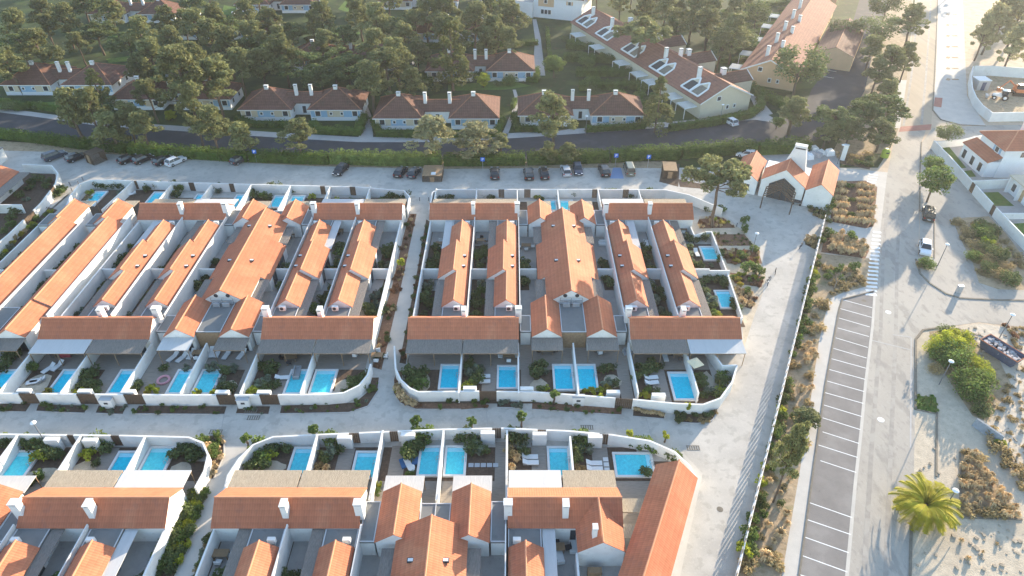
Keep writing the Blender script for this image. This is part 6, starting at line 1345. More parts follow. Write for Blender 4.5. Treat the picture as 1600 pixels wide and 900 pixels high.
tree(BR, 866, 102, 6, 3.0, 'yellowish leafy tree', 'beside the footpath', .55)
tree(BRB, 645, 78 , 4, 1.6, 'small bright tree', 'beside the second row cottages', .6); tree(BRB, 755, 122, 4, 1.8, 'small pale tree', 'at the wall of the second row cottages', .6)
for (x, y, h, r) in ((1110, 30, 13, 5), (1150, 42, 13, 4.6), (1085, 12, 13, 4.8), (1040, 8, 13, 4.4), (1128, 62, 11, 3.8), (1010, 8, 12, 4)): tree(PI_, x, y, h, r * 1.02, tall, W4, .78)
for (x, y, h, r) in ((1165, 55, 8, 3.6), (1060, 32, 9, 4), (1185, 12, 9, 3.4)): tree(BRD, x, y, h, r * 1.12, dark, W4)
tree(BRD, 1252, 100, 13, 6.4, 'big dense evergreen', 'between the red row and the upper parking', .6)
tree(BRD, 1318, 42, 8, 4.3, 'round dark tree on a straight trunk', 'beside the upper parking', .68)
for (x, y, h, r) in ((1374, 40, 10, 6.6), (1388, 4, 10, 5.6)): tree(BRD, x, y, h, r, 'large round dark tree', W5, .62)
for (x, y, h, r) in ((1362, 78, 10, 3.8), (1395, 96, 11, 4.2), (1428, 30, 12, 4.4), (1420, 88, 10, 2.8), (1372, 112, 9, 3.4), (1375, 165, 9, 4.4), (1352, 178, 8, 3.4), (1306, 186, 8, 4.0), (1330, 202, 7, 3.2), (1380, 205, 7, 3.2), (1292, 206, 6, 2.6), (1386, 142, 8, 3)): tree(PID if x in (1375, 1306, 1352) else PI_, x, y, h, r, 'dark green pine', W5, .68)
tree(PIT, 1240, 178, 8, 2.9, 'small dark pine', 'where the street meets the upper parking', .6); tree(BR, 1215, 192, 3, 1.6, 'low leafy tree', 'at the corner of the dark street', .5)
for (x, y, h, r) in ((1560, 22, 14, 4.2), (1590, 55, 13, 4.0), (1575, 8, 14, 4.2), (1600, 12, 14, 4.4), (1545, 40, 12, 3.2)): tree(PIP, x, y, h, r, 'thin pale pine', 'on the tan sandy ground at the top right', .8)
tree(BRD, 1486, 206, 4.5, 3.0, 'broad dark tree', 'at the corner of the walled house', .6)
tree(BR, 1461, 285, 7.5, 3.0, 'tall glossy leafy tree', 'beside the dark pickup', .55); tree(BR, 1458, 258, 5, 2.1, 'smaller leafy tree', 'behind the tall glossy one', .55)
btree(PIU, 1112, 355, 268, 4.2, 'lone umbrella pine', 'at the corner of the entrance plaza', .84)
btree(PI_, 1208, 785, 705, 1.55, 'slim pine', 'over the parking bays', .7)
for (x, y, h, r) in ((1262, 652, 2.6, 1.4),): tree(PIT, x, y, h, r, 'small young pine', 'in the roadside strip', .6)
# street saplings
SAP = [Proto(broad(300 + i, 'leaf_green', 3.0, .8, .45, 'young_tree', 40, 14)) for i in range(2)] ; SAPY = [Proto(broad(310, 'leaf_bright', 2.8, .75, .45, 'young_tree', 40, 12))]
def sap(px, py, pr, desc, place, s=1.0): x, y = P(px, py, 2.0 * s); reg(pr[int(px) % len(pr)].put((x, y), R.uniform(0, 6), s), desc, place, 'tree', 'young street trees')
for (x, y) in ((650, 658), (815, 652), (490, 672), (737, 660), (866, 617), (384, 686)): sap(x, y, SAP, 'young green street tree', 'by the inner street', .9)
for (x, y) in ((937, 618), (1075, 633), (984, 676), (1041, 678), (243, 610), (306, 612), (332, 614)): sap(x, y, SAPY, 'young yellow-green tree', 'by the inner street', .75)
sap(626, 408, SAPY, 'yellow sapling', 'beside the middle path', 1.0)
x, y = P(268, 188); reg(BRB[0].put((x, y), 1, (.75, .75, .6)), 'round bright yellow-green bush', 'on the verge of the dark street at left', 'shrub')
# palm
t = thing('palm_tree', P(1447, 790, 1.6)); rr = random.Random(5); mb = MB(); mb.tube((0, 0, 0), (0, 0, 1.7), .55, .5, n=12); mb.build('trunk', 'bark', t); mb = MB(); md = MB()
for i in range(88):
    a = 6.283 * i * .618; el = rr.uniform(-.3, 1.35); L = rr.uniform(2.9, 3.7); n = 9; px_, pz = .25, 1.8; ang = el; pts = [(px_, pz)]
    for k in range(n): ang -= (.09 + .04 * k * (.5 if el > .8 else .25)); px_ += L / n * math.cos(ang); pz += L / n * math.sin(ang); pts.append((px_, max(.25, pz)))
    c_, s_ = math.cos(a), math.sin(a)
    for k in range(n):
        (r0, z0), (r1, z1) = pts[k], pts[k + 1]
        for j in range(3):
            f = j / 3; rr_ = r0 + (r1 - r0) * f; zz = z0 + (z1 - z0) * f; ll = .75 * (1 - abs((k + f) / n - .45) * 1.1)
            for sd_ in (-1, 1):
                bx_, by_ = rr_ * c_, rr_ * s_; tx, ty = bx_ + (.35 * c_ - sd_ * s_) * ll, by_ + (.35 * s_ + sd_ * c_) * ll; w_ = .065
                mb.add([(bx_ - c_ * w_, by_ - s_ * w_, zz), (bx_ + c_ * w_, by_ + s_ * w_, zz), (tx, ty, zz - .18 * ll)], [(0, 1, 2)])
    for k in range(n): md.tube((pts[k][0] * c_, pts[k][0] * s_, pts[k][1]), (pts[k + 1][0] * c_, pts[k + 1][0] * s_, pts[k + 1][1]), .04 - .003 * k, n=4, cap=False)
mb.build('fronds', 'leaf_palm', t); md.build('frond_stalks', 'leaf_yellow', t); tag(t, 'squat yellow-green palm with arching fronds on the gravel', 'palm')
# bare tree
x, y = P(1303, 452); t = thing('bare_tree', (x, y)); rr = random.Random(3); mb = MB()
def br(p, d, L, r, k):
    q = p + d * L; mb.tube(p, q, r, r * .65, n=5, cap=False)
    if k == 0: return
    for i in range(3 if k > 1 else 4):
        d2 = (d + Vector((rr.uniform(-.9, .9), rr.uniform(-.9, .9), rr.uniform(-.25, .5)))).normalized(); br(q, d2, L * rr.uniform(.6, .8), r * .6, k - 1)
br(Vector((0, 0, 0)), Vector((.05, .05, 1)), 1.3, .1, 4); mb.build('branches', 'bark_grey', t); tag(t, 'bare leafless tree beside the zebra crossing', 'tree')
# ---------------------------------------------------------------- shrubs, tufts
SH = {'g': [Proto(bush(400 + i, 'leaf_green')) for i in range(3)], 'd': [Proto(bush(410 + i, 'leaf_dark')) for i in range(2)], 'gr': [Proto(bush(420 + i, 'leaf_grey', .7, .7)) for i in range(2)],
      'y': [Proto(bush(430, 'leaf_bright', .7, .8))], 'o': [Proto(bush(440, 'leaf_yellow', .6, .8))], 'rust': [Proto(bush(450 + i, 'leaf_rust', .6, .55)) for i in range(2)], 'scrub': [Proto(bush(460 + i, 'leaf_scrub', .8, .5, 9, 36)) for i in range(2)]}
TF = {'dry': [Proto(tuft(500 + i, 'leaf_dry')) for i in range(2)], 'ag': [Proto(tuft(510, 'leaf_grey', .55, .6, 40, 'agave', .07))], 'gt': [Proto(tuft(520, 'leaf_green', .5, .6, 60))]}
DES = {'g': 'rounded green shrub', 'd': 'dark green shrub', 'gr': 'grey-green shrub', 'y': 'yellow-green shrub', 'o': 'yellow-leaved shrub', 'rust': 'rusty brown shrub', 'scrub': 'dry brown scrub bush', 'dry': 'straw-coloured grass tuft', 'ag': 'grey spiky plant', 'gt': 'green grass clump'}
WANT = []
def plant(k, x, y, s, place):
    WANT.append((k, x, y, s * R.uniform(.85, 1.15), s * R.uniform(.8, 1.2), R.uniform(0, 6.28), place, R.random()))
def grow():
    """the 250 largest-looking shrubs and 280 largest tufts stand as things; the small rest is one mat of ground cover"""
    def size(w): return w[3] / math.sqrt(w[1] ** 2 + w[2] ** 2 + CAMH ** 2) * (0 if not (-30 < Q(w[1], w[2])[0] < 1630 and -20 < Q(w[1], w[2])[1] < 920) else 1)
    rest = []
    for ks, cap in ((set(SH), 205), (set(TF), 280)):
        lst = sorted([w for w in WANT if w[0] in ks], key=size, reverse=True)
        for w in lst[:cap]:
            k, x, y, s, sz, a, place, rn = w; pr = SH.get(k) or TF.get(k); p = pr[int(rn * len(pr))]; o = p.put((x, y), a, (s, s, sz))
            reg(o, DES[k], place, 'grass tuft' if k in ('dry', 'gt') else ('agave' if k == 'ag' else 'shrub'), f'{DES[k]}s {place}')
        rest += [w for w in lst[cap:] if size(w) > 0]
    V = []; LI = []; MI = []; names = []; LT = []; base = 0
    cache = {}
    for (k, x, y, s, sz, a, place, rn) in rest:
        pr = SH.get(k) or TF.get(k); p = pr[int(rn * len(pr))]
        if id(p) not in cache:
            lst = []
            for ch in [c for c in bpy.data.objects if c.parent == p.root]:
                me = ch.data; v = np.empty(len(me.vertices) * 3, np.float32); me.vertices.foreach_get('co', v); li = np.empty(len(me.loops), np.int32); me.loops.foreach_get('vertex_index', li)
                lt = np.empty(len(me.polygons), np.int32); me.polygons.foreach_get('loop_total', lt); lst.append((v.reshape(-1, 3), li, lt, me.materials[0].name))
            cache[id(p)] = lst
        ca, sa = math.cos(a), math.sin(a)
        for (v, li, lt, mn) in cache[id(p)]:
            if mn == 'bark': continue
            if mn not in names: names.append(mn)
            w = np.stack([x + s * (v[:, 0] * ca - v[:, 1] * sa), y + s * (v[:, 0] * sa + v[:, 1] * ca), v[:, 2] * sz], 1)
            V.append(w); LI.append(li + base); LT.append(lt); MI.append(np.full(len(lt), names.index(mn), np.int32)); base += len(v)
    V = np.concatenate(V); LI = np.concatenate(LI); LT = np.concatenate(LT); MI = np.concatenate(MI)
    me = bpy.data.meshes.new('low_planting'); me.vertices.add(len(V)); me.vertices.foreach_set('co', V.astype(np.float32).ravel()); me.loops.add(len(LI)); me.loops.foreach_set('vertex_index', LI)
    me.polygons.add(len(LT)); me.polygons.foreach_set('loop_start', np.concatenate([[0], np.cumsum(LT)[:-1]]).astype(np.int32)); me.polygons.foreach_set('loop_total', LT)
    for n_ in names: me.materials.append(MT[n_])
    me.polygons.foreach_set('material_index', MI); me.update(calc_edges=True)
    o = bpy.data.objects.new('low_planting', me); SC.collection.objects.link(o); o['kind'] = 'stuff'
def inside(x, y, poly):
    c = False; n = len(poly)
    for i in range(n):
        (x1, y1), (x2, y2) = poly[i], poly[(i + 1) % n]
        if (y1 > y) != (y2 > y) and x < (x2 - x1) * (y - y1) / (y2 - y1) + x1: c = not c
    return c
def scatter(poly, n, mix, place, smin=.7, smax=1.2, gap=.8, world=False, margin=0):
    w_ = poly if world else [P(*p) for p in poly]; xs = [p[0] for p in w_]; ys = [p[1] for p in w_]; got = []; tr_ = 0
    ks = [k for k, c in mix for _ in range(c)]
    while len(got) < n and tr_ < n * 60:
        tr_ += 1; x, y = R.uniform(min(xs), max(xs)), R.uniform(min(ys), max(ys))
        if not inside(x, y, w_): continue
        if any((x - a) ** 2 + (y - b_) ** 2 < gap * gap for a, b_ in got): continue
        got.append((x, y)); plant(R.choice(ks), x, y, R.uniform(smin, smax), place)
M_ = [('g', 3), ('d', 3), ('gr', 3), ('ag', 1), ('scrub', 1)]
for k, n, mix, pl, s0, s1 in (('a1', 5, M_, 'in the kerbside bed at far left', .4, .6), ('a2', 10, [('gr', 3), ('ag', 2), ('g', 2)], 'in the kerbside bed left of the first white box', .4, .65), ('a3', 6, [('gr', 3), ('g', 1)], 'around the white box of the left block', .4, .6),
                          ('a4', 14, [('d', 3), ('g', 3), ('gt', 2)], 'in the long kerbside bed of the left block', .35, .6), ('a5', 4, M_, 'around the second white box of the left block', .35, .5), ('a6', 18, [('gt', 3), ('g', 3), ('ag', 2)], 'in the curved corner bed of the left block', .4, .7),
                          ('lane_l', 44, [('rust', 4), ('dry', 1), ('d', 2), ('scrub', 2)], 'in the long bed left of the middle path', .45, .85), ('lane_r', 26, [('rust', 3), ('d', 3), ('g', 1)], 'in the long bed right of the middle path', .45, .8),
                          ('b1', 12, [('rust', 2), ('g', 2), ('scrub', 1)], 'in the curved corner bed of the middle block', .4, .7), ('b2', 8, [('gr', 1)], 'in the small bed by the first gate of the middle block', .5, .75), ('b3', 20, [('g', 2), ('d', 3), ('gt', 2), ('ag', 1)], 'in the long kerbside bed of the middle block', .35, .6),
                          ('b5', 14, [('scrub', 3), ('d', 3)], 'in the bed at the right corner of the middle block', .5, .8), ('c1', 22, [('dry', 4), ('g', 1), ('scrub', 1)], 'round the curved corner of the front left block', .6, 1.0),
                          ('c2', 46, [('g', 3), ('d', 3), ('y', 2)], 'in the bed along the front left block', .7, 1.1), ('d1', 8, M_, 'in the narrow bed beside the front right block', .5, .8), ('aleft', 16, [('g', 2), ('y', 1), ('gr', 1)], 'in the bed along the left alley', .6, .95),
                          ('east_a', 20, [('dry', 3), ('rust', 2), ('y', 1)], 'in the first bed of the gravel garden', .5, .85), ('east_b', 22, [('scrub', 1), ('d', 1)], 'in the second bed of the gravel garden', .3, .5), ('east_c', 30, [('rust', 4), ('dry', 1), ('o', 1)], 'in the third bed of the gravel garden', .6, .95),
                          ('east_d', 22, [('rust', 3), ('y', 1), ('g', 1)], 'in the fourth bed of the gravel garden', .5, .8), ('east_e', 20, [('dry', 4), ('rust', 1)], 'in the last bed of the gravel garden', .7, 1.1)):
    scatter(BEDS[k], n, mix, pl, s0, s1, .45)
for i in range(10): x, y = P(993 + i * 4.6, 642 + i * .8); plant('dry', x, y + R.uniform(-.2, .2), .75, 'in the straw bed below the middle block')
for q in ((627, 621), (636, 631), (645, 634), (622, 611)): plant('dry', *P(*q), 1.5, 'at the curved corner of the middle block')
# garden shrubs
GP = 'in the pool gardens '
def gsh(items, place):
    for (px, py, k, s) in items: plant(k, *P(px, py, .5), s, place)
gsh([(48, 575, 'g', 1.5), (130, 600, 'd', 1.3), (135, 590, 'd', 1.4), (125, 612, 'y', 1.2), (140, 583, 'd', 1.5), (150, 600, 'd', 1.4), (145, 615, 'd', 1.2), (75, 612, 'o', 1.1), (107, 610, 'y', 1.2), (2, 615, 'y', 1.3), (12, 560, 'd', 1.8), (25, 552, 'd', 1.6), (5, 575, 'd', 1.5),
     (215, 598, 'd', 1.2), (210, 610, 'd', 1.0), (236, 608, 'y', 1.3), (230, 612, 'o', .9), (255, 574, 'd', 1.0), (290, 573, 'gr', 1.0), (330, 575, 'gr', 1.5), (350, 580, 'd', 1.4), (365, 575, 'gr', 1.2), (347, 592, 'gr', 1.0), (360, 605, 'd', 1.3), (345, 608, 'd', 1.2),
     (310, 611, 'o', .8), (332, 613, 'o', .8), (395, 613, 'y', 1.2), (405, 600, 'gr', 1.4), (415, 592, 'gr', 1.3), (420, 580, 'd', 1.2), (412, 608, 'd', 1.2), (425, 575, 'd', 1.3), (410, 570, 'd', 1.2), (430, 600, 'd', 1.0)], GP + 'below the left block')
gsh([(553, 598, 'd', 1.3), (563, 592, 'd', 1.2), (560, 605, 'g', 1.2), (545, 610, 'd', 1.0), (549, 604, 'y', .7), (567, 585, 'd', 1.0), (538, 612, 'd', .8)], 'in the curved corner garden of the left block')
gsh([(640, 582, 'd', 1.4), (646, 592, 'd', 1.3), (640, 600, 'g', 1.1), (635, 605, 'y', .9), (655, 600, 'g', 1.5), (652, 585, 'd', 1.4), (662, 582, 'd', 1.2), (623, 606, 'y', .9), (738, 580, 'gr', 1.4), (745, 590, 'd', 1.4), (735, 600, 'y', 1.3), (742, 595, 'g', 1.3), (728, 603, 'y', 1.0), (750, 575, 'gr', 1.2), (732, 570, 'd', 1.2),
     (846, 572, 'd', 1.3), (840, 585, 'd', 1.4), (850, 580, 'gr', 1.0), (835, 575, 'd', 1.2), (855, 604, 'y', .9), (845, 606, 'g', 1.0), (925, 610, 'y', .9), (938, 610, 'y', 1.0), (950, 606, 'o', 1.0), (950, 597, 'gr', 1.3), (943, 575, 'd', 1.2), (955, 572, 'd', 1.1), (960, 598, 'd', .9), (915, 610, 'y', .8),
     (1005, 615, 'y', 1.0), (1015, 618, 'o', .9), (1010, 608, 'g', 1.0), (1005, 580, 'd', 1.2), (1018, 575, 'd', 1.3), (1020, 565, 'd', 1.2), (1030, 570, 'd', 1.0), (1025, 612, 'd', 1.0), (995, 590, 'd', 1.1), (1000, 572, 'd', 1.1),
     (1093, 590, 'd', 1.3), (1108, 608, 'gr', 1.2), (1128, 605, 'y', 1.0), (1130, 590, 'g', 1.2), (1133, 580, 'g', 1.1), (1120, 615, 'd', 1.0), (1100, 615, 'd', 1.0), (1125, 598, 'd', 1.2), (1098, 600, 'd', 1.0)], GP + 'below the middle block')
gsh([(1070, 410, 'g', 1.2), (1100, 372, 'd', 1.2), (1087, 374, 'd', 1.2), (1076, 372, 'd', 1.2), (1110, 366, 'g', 1.2), (1125, 405, 'g', 1.1), (1112, 412, 'gr', .8), (1128, 432, 'g', 1.2), (1118, 436, 'd', 1.2), (1105, 434, 'd', 1.3), (1132, 442, 'd', 1.2), (1150, 478, 'd', 1.2), (1147, 470, 'd', 1.0), (1120, 490, 'y', 1.1), (1112, 480, 'd', 1.0)], 'round the side pools right of the middle block')
gsh([(392, 725, 'd', 1.3), (405, 715, 'g', 1.5), (398, 705, 'g', 1.2), (418, 713, 'y', 1.3), (402, 692, 'g', 1.4), (425, 700, 'd', 1.2), (412, 728, 'd', 1.1), (445, 700, 'd', 1.1), (505, 688, 'g', 1.5), (518, 690, 'g', 1.4), (516, 707, 'gr', 1.6), (505, 715, 'd', 1.2), (500, 725, 'scrub', 1.0), (528, 700, 'd', 1.2), (510, 730, 'dry', 1.0),
     (645, 686, 'g', 1.5), (655, 684, 'g', 1.6), (665, 683, 'g', 1.5), (648, 700, 'd', 1.5), (640, 710, 'd', 1.4), (632, 705, 'g', 1.2), (655, 695, 'd', 1.3), (720, 682, 'd', 1.4), (732, 680, 'd', 1.4), (745, 680, 'y', 1.3), (740, 692, 'd', 1.3), (748, 700, 'gr', 1.4), (755, 705, 'd', 1.1), (735, 700, 'd', 1.2), (590, 755, 'y', .8), (588, 768, 'g', .7), (640, 738, 'g', .8),
     (805, 682, 'd', 1.5), (812, 686, 'd', 1.5), (815, 695, 'gr', 1.4), (800, 705, 'scrub', 1.2), (808, 715, 'dry', 1.1), (800, 730, 'dry', 1.2), (818, 705, 'd', 1.0), (903, 685, 'g', 1.5), (913, 688, 'g', 1.5), (914, 703, 'gr', 1.4), (902, 700, 'd', 1.4), (900, 715, 'd', 1.2), (905, 728, 'scrub', 1.0), (918, 695, 'd', 1.1),
     (992, 692, 'g', 1.3), (1003, 693, 'g', 1.3), (1013, 698, 'g', 1.2), (1022, 703, 'g', 1.1), (1052, 712, 'd', 1.4), (1060, 722, 'd', 1.3), (985, 690, 'd', 1.1), (1068, 730, 'g', 1.0), (1010, 735, 'd', 1.0)], GP + 'above the front right block')
gsh([(38, 692, 'd', 1.5), (50, 695, 'd', 1.4), (65, 690, 'g', 1.4), (72, 700, 'd', 1.4), (60, 715, 'y', 1.5), (68, 705, 'd', 1.2), (80, 712, 'd', 1.4), (90, 710, 'd', 1.2), (8, 692, 'd', 1.4), (20, 688, 'd', 1.3), (145, 690, 'd', 1.6), (155, 692, 'g', 1.5), (135, 712, 'y', 1.5), (148, 722, 'd', .7), (290, 698, 'd', 1.3), (300, 705, 'd', 1.4), (308, 697, 'd', 1.3), (280, 700, 'gr', 1.4), (272, 708, 'd', 1.2), (305, 715, 'd', 1.2), (60, 745, 'g', 1.2), (50, 752, 'd', 1.0), (312, 690, 'g', 1.1), (165, 700, 'd', 1.2)], GP + 'above the front left block')
gsh([(145, 290, 'g', 1.3), (155, 289, 'd', 1.3), (165, 290, 'g', 1.3), (176, 290, 'd', 1.3), (187, 291, 'd', 1.2), (140, 300, 'y', 1.2), (135, 308, 'scrub', 1.1), (190, 300, 'gr', 1.3), (198, 296, 'd', 1.2), (232, 290, 'd', 1.3), (244, 290, 'd', 1.4), (252, 291, 'g', 1.2), (228, 296, 'd', 1.2), (272, 292, 'd', 1.5), (280, 296, 'g', 1.4), (276, 303, 'd', 1.2), (337, 292, 'd', 1.3), (341, 298, 'gr', 1.2),
     (425, 290, 'd', 1.3), (435, 294, 'd', 1.4), (412, 305, 'g', 1.3), (418, 308, 'd', 1.1), (458, 297, 'd', 1.3), (472, 297, 'gr', 1.1), (486, 307, 'y', 1.2), (398, 306, 'd', 1.2), (526, 309, 'y', 1.0), (395, 300, 'd', 1.1), (610, 308, 'd', 1.3), (620, 307, 'd', 1.3), (632, 305, 'd', 1.4), (600, 310, 'g', 1.0), (550, 312, 'd', .9)], 'in the back gardens of the left block')
gsh([(697, 305, 'd', 1.3), (706, 306, 'd', 1.2), (688, 308, 'gr', 1.0), (757, 303, 'd', 1.2), (765, 305, 'gr', 1.1), (840, 305, 'y', 1.1), (867, 303, 'd', 1.0), (884, 302, 'd', 1.2), (897, 303, 'd', 1.2), (950, 300, 'd', 1.2), (958, 300, 'g', 1.1), (963, 301, 'd', 1.1), (985, 305, 'd', 1.0), (1000, 305, 'gr', .9), (1013, 300, 'g', 1.3), (1020, 302, 'd', 1.1), (845, 310, 'g', .9), (770, 308, 'd', .9)], 'in the back gardens of the middle block')
gsh([(25, 330, 'd', 1.6), (15, 340, 'd', 1.3), (50, 285, 'd', 1.6), (60, 280, 'd', 1.5), (75, 282, 'd', 1.2), (70, 290, 'd', 1.3), (30, 305, 'd', 1.3), (12, 300, 'd', 1.2), (40, 310, 'gr', 1.0), (8, 360, 'd', 1.3), (20, 350, 'g', 1.2), (45, 292, 'd', 1.2), (96, 296, 'd', 1.5), (92, 302, 'g', 1.3), (86, 305, 'd', 1.2)], 'in the garden beyond the left alley')
gsh([(0, 385, 'g', 1.1), (8, 392, 'y', 1.0), (15, 385, 'gr', 1.0), (24, 372, 'dry', 1.3), (32, 366, 'o', 1.1), (20, 378, 'o', 1.1), (38, 360, 'dry', 1.2), (48, 350, 'y', 1.1), (56, 340, 'g', 1.1), (5, 402, 'd', 1.1)], 'along the left alley')
# courtyard shrubs: green strips between the wings
for xc, pl in ((8.6, 'in the narrow yards of the middle block'), (-42.15, 'in the narrow yards of the left block')):
    for s in (-1, 1):
        for i, (a, b_) in enumerate(((12.6, 14.7), (20.3, 22.5))):
            for (y0, y1, n) in ((89, 96.5, 7), (77.5, 86, 6)):
                xs = sorted((xc + s * a, xc + s * b_)); scatter([(xs[0] + .3, y0), (xs[1] - .3, y0), (xs[1] - .3, y1), (xs[0] + .3, y1)], n, [('d', 4), ('g', 1), ('gr', 1)], pl, 1.0, 1.5, .9, True)
        xs = sorted((xc + s * 6.0, xc + s * 7.2)); scatter([(xs[0], 85), (xs[1], 85), (xs[1], 92.5), (xs[0], 92.5)], 5, [('d', 1)], 'in the centre courts of the ' + ('middle block' if xc > 0 else 'left block'), 1.0, 1.4, .9, True)
for x0, pl in ((-73.2, 'between the long roofs at far left'), (-81.0, 'in the outermost yard at far left')):
    scatter([(x0 - .5, 78), (x0 + .6, 78), (x0 + .6, 97), (x0 - .5, 97)], 14, [('d', 1)], pl, .9, 1.3, 1.0, True)
for xc, xs_, pl in ((-8.1, (-22, -14.2, 13), 'in the yards at the bottom edge, right block'), (-58.8, (13.5, 21.5), 'in the yards at the bottom edge, left block')):
    for xo in xs_: scatter([(xc + xo - .6, 31), (xc + xo + .9, 31), (xc + xo + .9, 37), (xc + xo - .6, 37)], 5, [('d', 3), ('g', 1)], pl, 1.0, 1.4, .9, True)
# entrance beds
w_ = []
for i in range(9):
    for j in range(6):
        px, py = 1304 + i * 7.2 + (j % 2) * 1.5, 291 + j * 11 + i * .6
        if i in (3, 4) and j < 5: plant('scrub' if j % 2 else 'g', *P(px, py), .9, 'in the middle of the planted square') if j % 2 == 0 else None
        else: plant('dry', *P(px, py), 1.55, 'in rows of the planted square beside the entrance')
scatter([(1305, 365), (1340, 374), (1357, 392), (1350, 403), (1290, 393)], 30, [('dry', 1)], 'in the small planted island by the crossing', 1.2, 1.6, .75)
for q in ((1290, 372), (1284, 380), (1295, 368)): plant('g', *P(*q), 1.3, 'at the left end of the planted island')
plant('g', *P(1330, 376), 1.5, 'at the top of the planted island'); 
scatter([(1296, 290), (1302, 285), (1296, 350), (1288, 350)], 9, [('d', 1), ('g', 1)], 'beside the right wing of the entrance lodge', .8, 1.3, .7)
scatter([(1262, 320), (1290, 328), (1288, 342), (1270, 336)], 10, [('d', 2), ('scrub', 1)], 'at the foot of the right lodge wing', .5, .8, .6)
scatter([(1146, 295), (1170, 299), (1168, 303), (1146, 299)], 6, [('d', 1)], 'below the left lodge wing', .5, .7, .6)
scatter([(1312, 242), (1360, 242), (1357, 262), (1316, 254)], 14, [('d', 2), ('scrub', 2), ('g', 1)], 'in the bed right of the sign pillar', .9, 1.4, 1)
scatter([(1262, 370), (1276, 373), (1273, 388), (1259, 380)], 8, [('dry', 1), ('scrub', 1)], 'at the upper end of the fence', .8, 1.2, .6)
for q in ((1163, 345), (1128, 328), (1125, 395), (1160, 398), (1180, 388), (1178, 418), (1186, 424), (1162, 360), (1106, 326), (1170, 455), (1166, 418)): plant('g', *P(q[0], q[1], .5), 1.3, 'standing in the gravel garden')
for q in ((1150, 410), (1152, 440), (1155, 448), (1128, 350)): plant('o', *P(*q), 1.1, 'standing in the gravel garden')
# roadside strip
strip = [(1275, 470), (1292, 470), (1278, 532), (1258, 672), (1246, 735), (1218, 890), (1165, 890), (1190, 760), (1235, 590)]
scatter(strip, 55, [('g', 2), ('d', 1), ('scrub', 6), ('dry', 3)], 'in the roadside strip by the parking bays', .6, 1.5, 1.1)
scatter([(1274, 400), (1283, 402), (1238, 580), (1160, 890), (1153, 890), (1230, 585)], 52, [('g', 4), ('y', 2), ('d', 2)], 'along the foot of the board fence', .8, 1.3, .8)
scatter([(1285, 415), (1345, 420), (1350, 445), (1300, 462)], 24, [('scrub', 4), ('g', 1)], 'under the bare tree', .7, 1.2, 1.0)
# stones and dry litter on the open sand
rr = random.Random(77); mb = MB()
for (poly, n) in (([(1550, 520), (1600, 530), (1660, 600), (1660, 760), (1600, 750), (1560, 690), (1545, 640), (1590, 600)], 300), ([(1470, 515), (1530, 508), (1560, 540), (1530, 560), (1500, 530)], 120), ([(1432, 700), (1495, 700), (1495, 890), (1432, 890)], 70), ([(1500, 820), (1600, 820), (1620, 895), (1500, 895)], 60), ([(1516, 120), (1600, 124), (1600, 185), (1530, 178)], 120)):
    w_ = [P(*p) for p in poly]; xs = [p[0] for p in w_]; ys = [p[1] for p in w_]
    for _ in range(n):
        x, y = rr.uniform(min(xs), max(xs)), rr.uniform(min(ys), max(ys))
        if inside(x, y, w_): s = rr.uniform(.05, .22); mb.obox(x, y, s * .3, s, s * rr.uniform(.5, 1), s * .45, rr.uniform(0, 3))
o = mb.build('stones', mat('stone_litter', (0.36, 0.30, 0.23), 0.35, 2, 0.95)); o['kind'] = 'stuff'
# right side scrub
def bigbush(px, py, k, s, desc, place):
    pr = SH[k]; x, y = P(px, py, .6 * s); o = pr[R.randrange(len(pr))].put((x, y), R.uniform(0, 6), s); reg(o, desc, place, 'shrub')
BB = Proto(bush(600, 'leaf_bright', 2.4, 2.4, 26, 90, (.14, .28), 'large_bush')); BG = Proto(bush(601, 'leaf_green', 2.4, 2.2, 26, 90, (.14, .28), 'large_bush')); BD = Proto(bush(602, 'leaf_dark', 2.2, 2.0, 24, 80, (.14, .28), 'large_bush')); BS = Proto(bush(603, 'leaf_scrub', 1.9, 1.5, 20, 70, (.1, .22), 'large_bush'))
for p_, lst, d_ in ((BB, ((1480, 540, 1.0), (1500, 532, .8), (1465, 545, .7), (1530, 574, .7), (1538, 584, .6), (1515, 556, .45)), 'large yellow-lit bush'), (BG, ((1490, 555, 1.1), (1515, 600, 1.1), (1530, 595, .9), (1472, 558, .8), (1522, 615, .8)), 'large green bush'), (BD, ((1482, 520, .7), (1505, 528, .6), (1510, 590, .7), (1535, 640, .6)), 'large dark bush'), (BS, ((1500, 580, .8), (1462, 575, .6), (1540, 625, .6)), 'large brown bush')):
    for (x, y, s) in lst: reg(p_.put(P(x, y, s), R.uniform(0, 6), s), d_, 'in the clump beside the rubble skip', 'shrub')
for p_, lst, d_ in ((BG, ((1534, 362, .8), (1545, 372, .6), (1522, 400, .6)), 'large green bush'), (BD, ((1537, 352, .8), (1552, 360, .7), (1560, 396, .9), (1548, 418, .7), (1580, 434, .8), (1540, 384, .6)), 'large dark bush'), (BB, ((1530, 355, .5), (1543, 378, .5)), 'yellow-lit bush'), (BS, ((1500, 345, .6), (1515, 360, .8), (1545, 405, .8), (1560, 425, .8), (1522, 380, .7), (1572, 415, .7)), 'brown scrub mound')):
    for (x, y, s) in lst: reg(p_.put(P(x, y, s), R.uniform(0, 6), s), d_, 'on the island in front of the right houses', 'shrub')
reg(BG.put(P(1449, 411, .8), 1, .62), 'round bush', 'in front of the white compact car', 'shrub'); reg(BS.put(P(1440, 412, .6), 2, .45), 'brownish bush', 'in front of the white compact car', 'shrub')
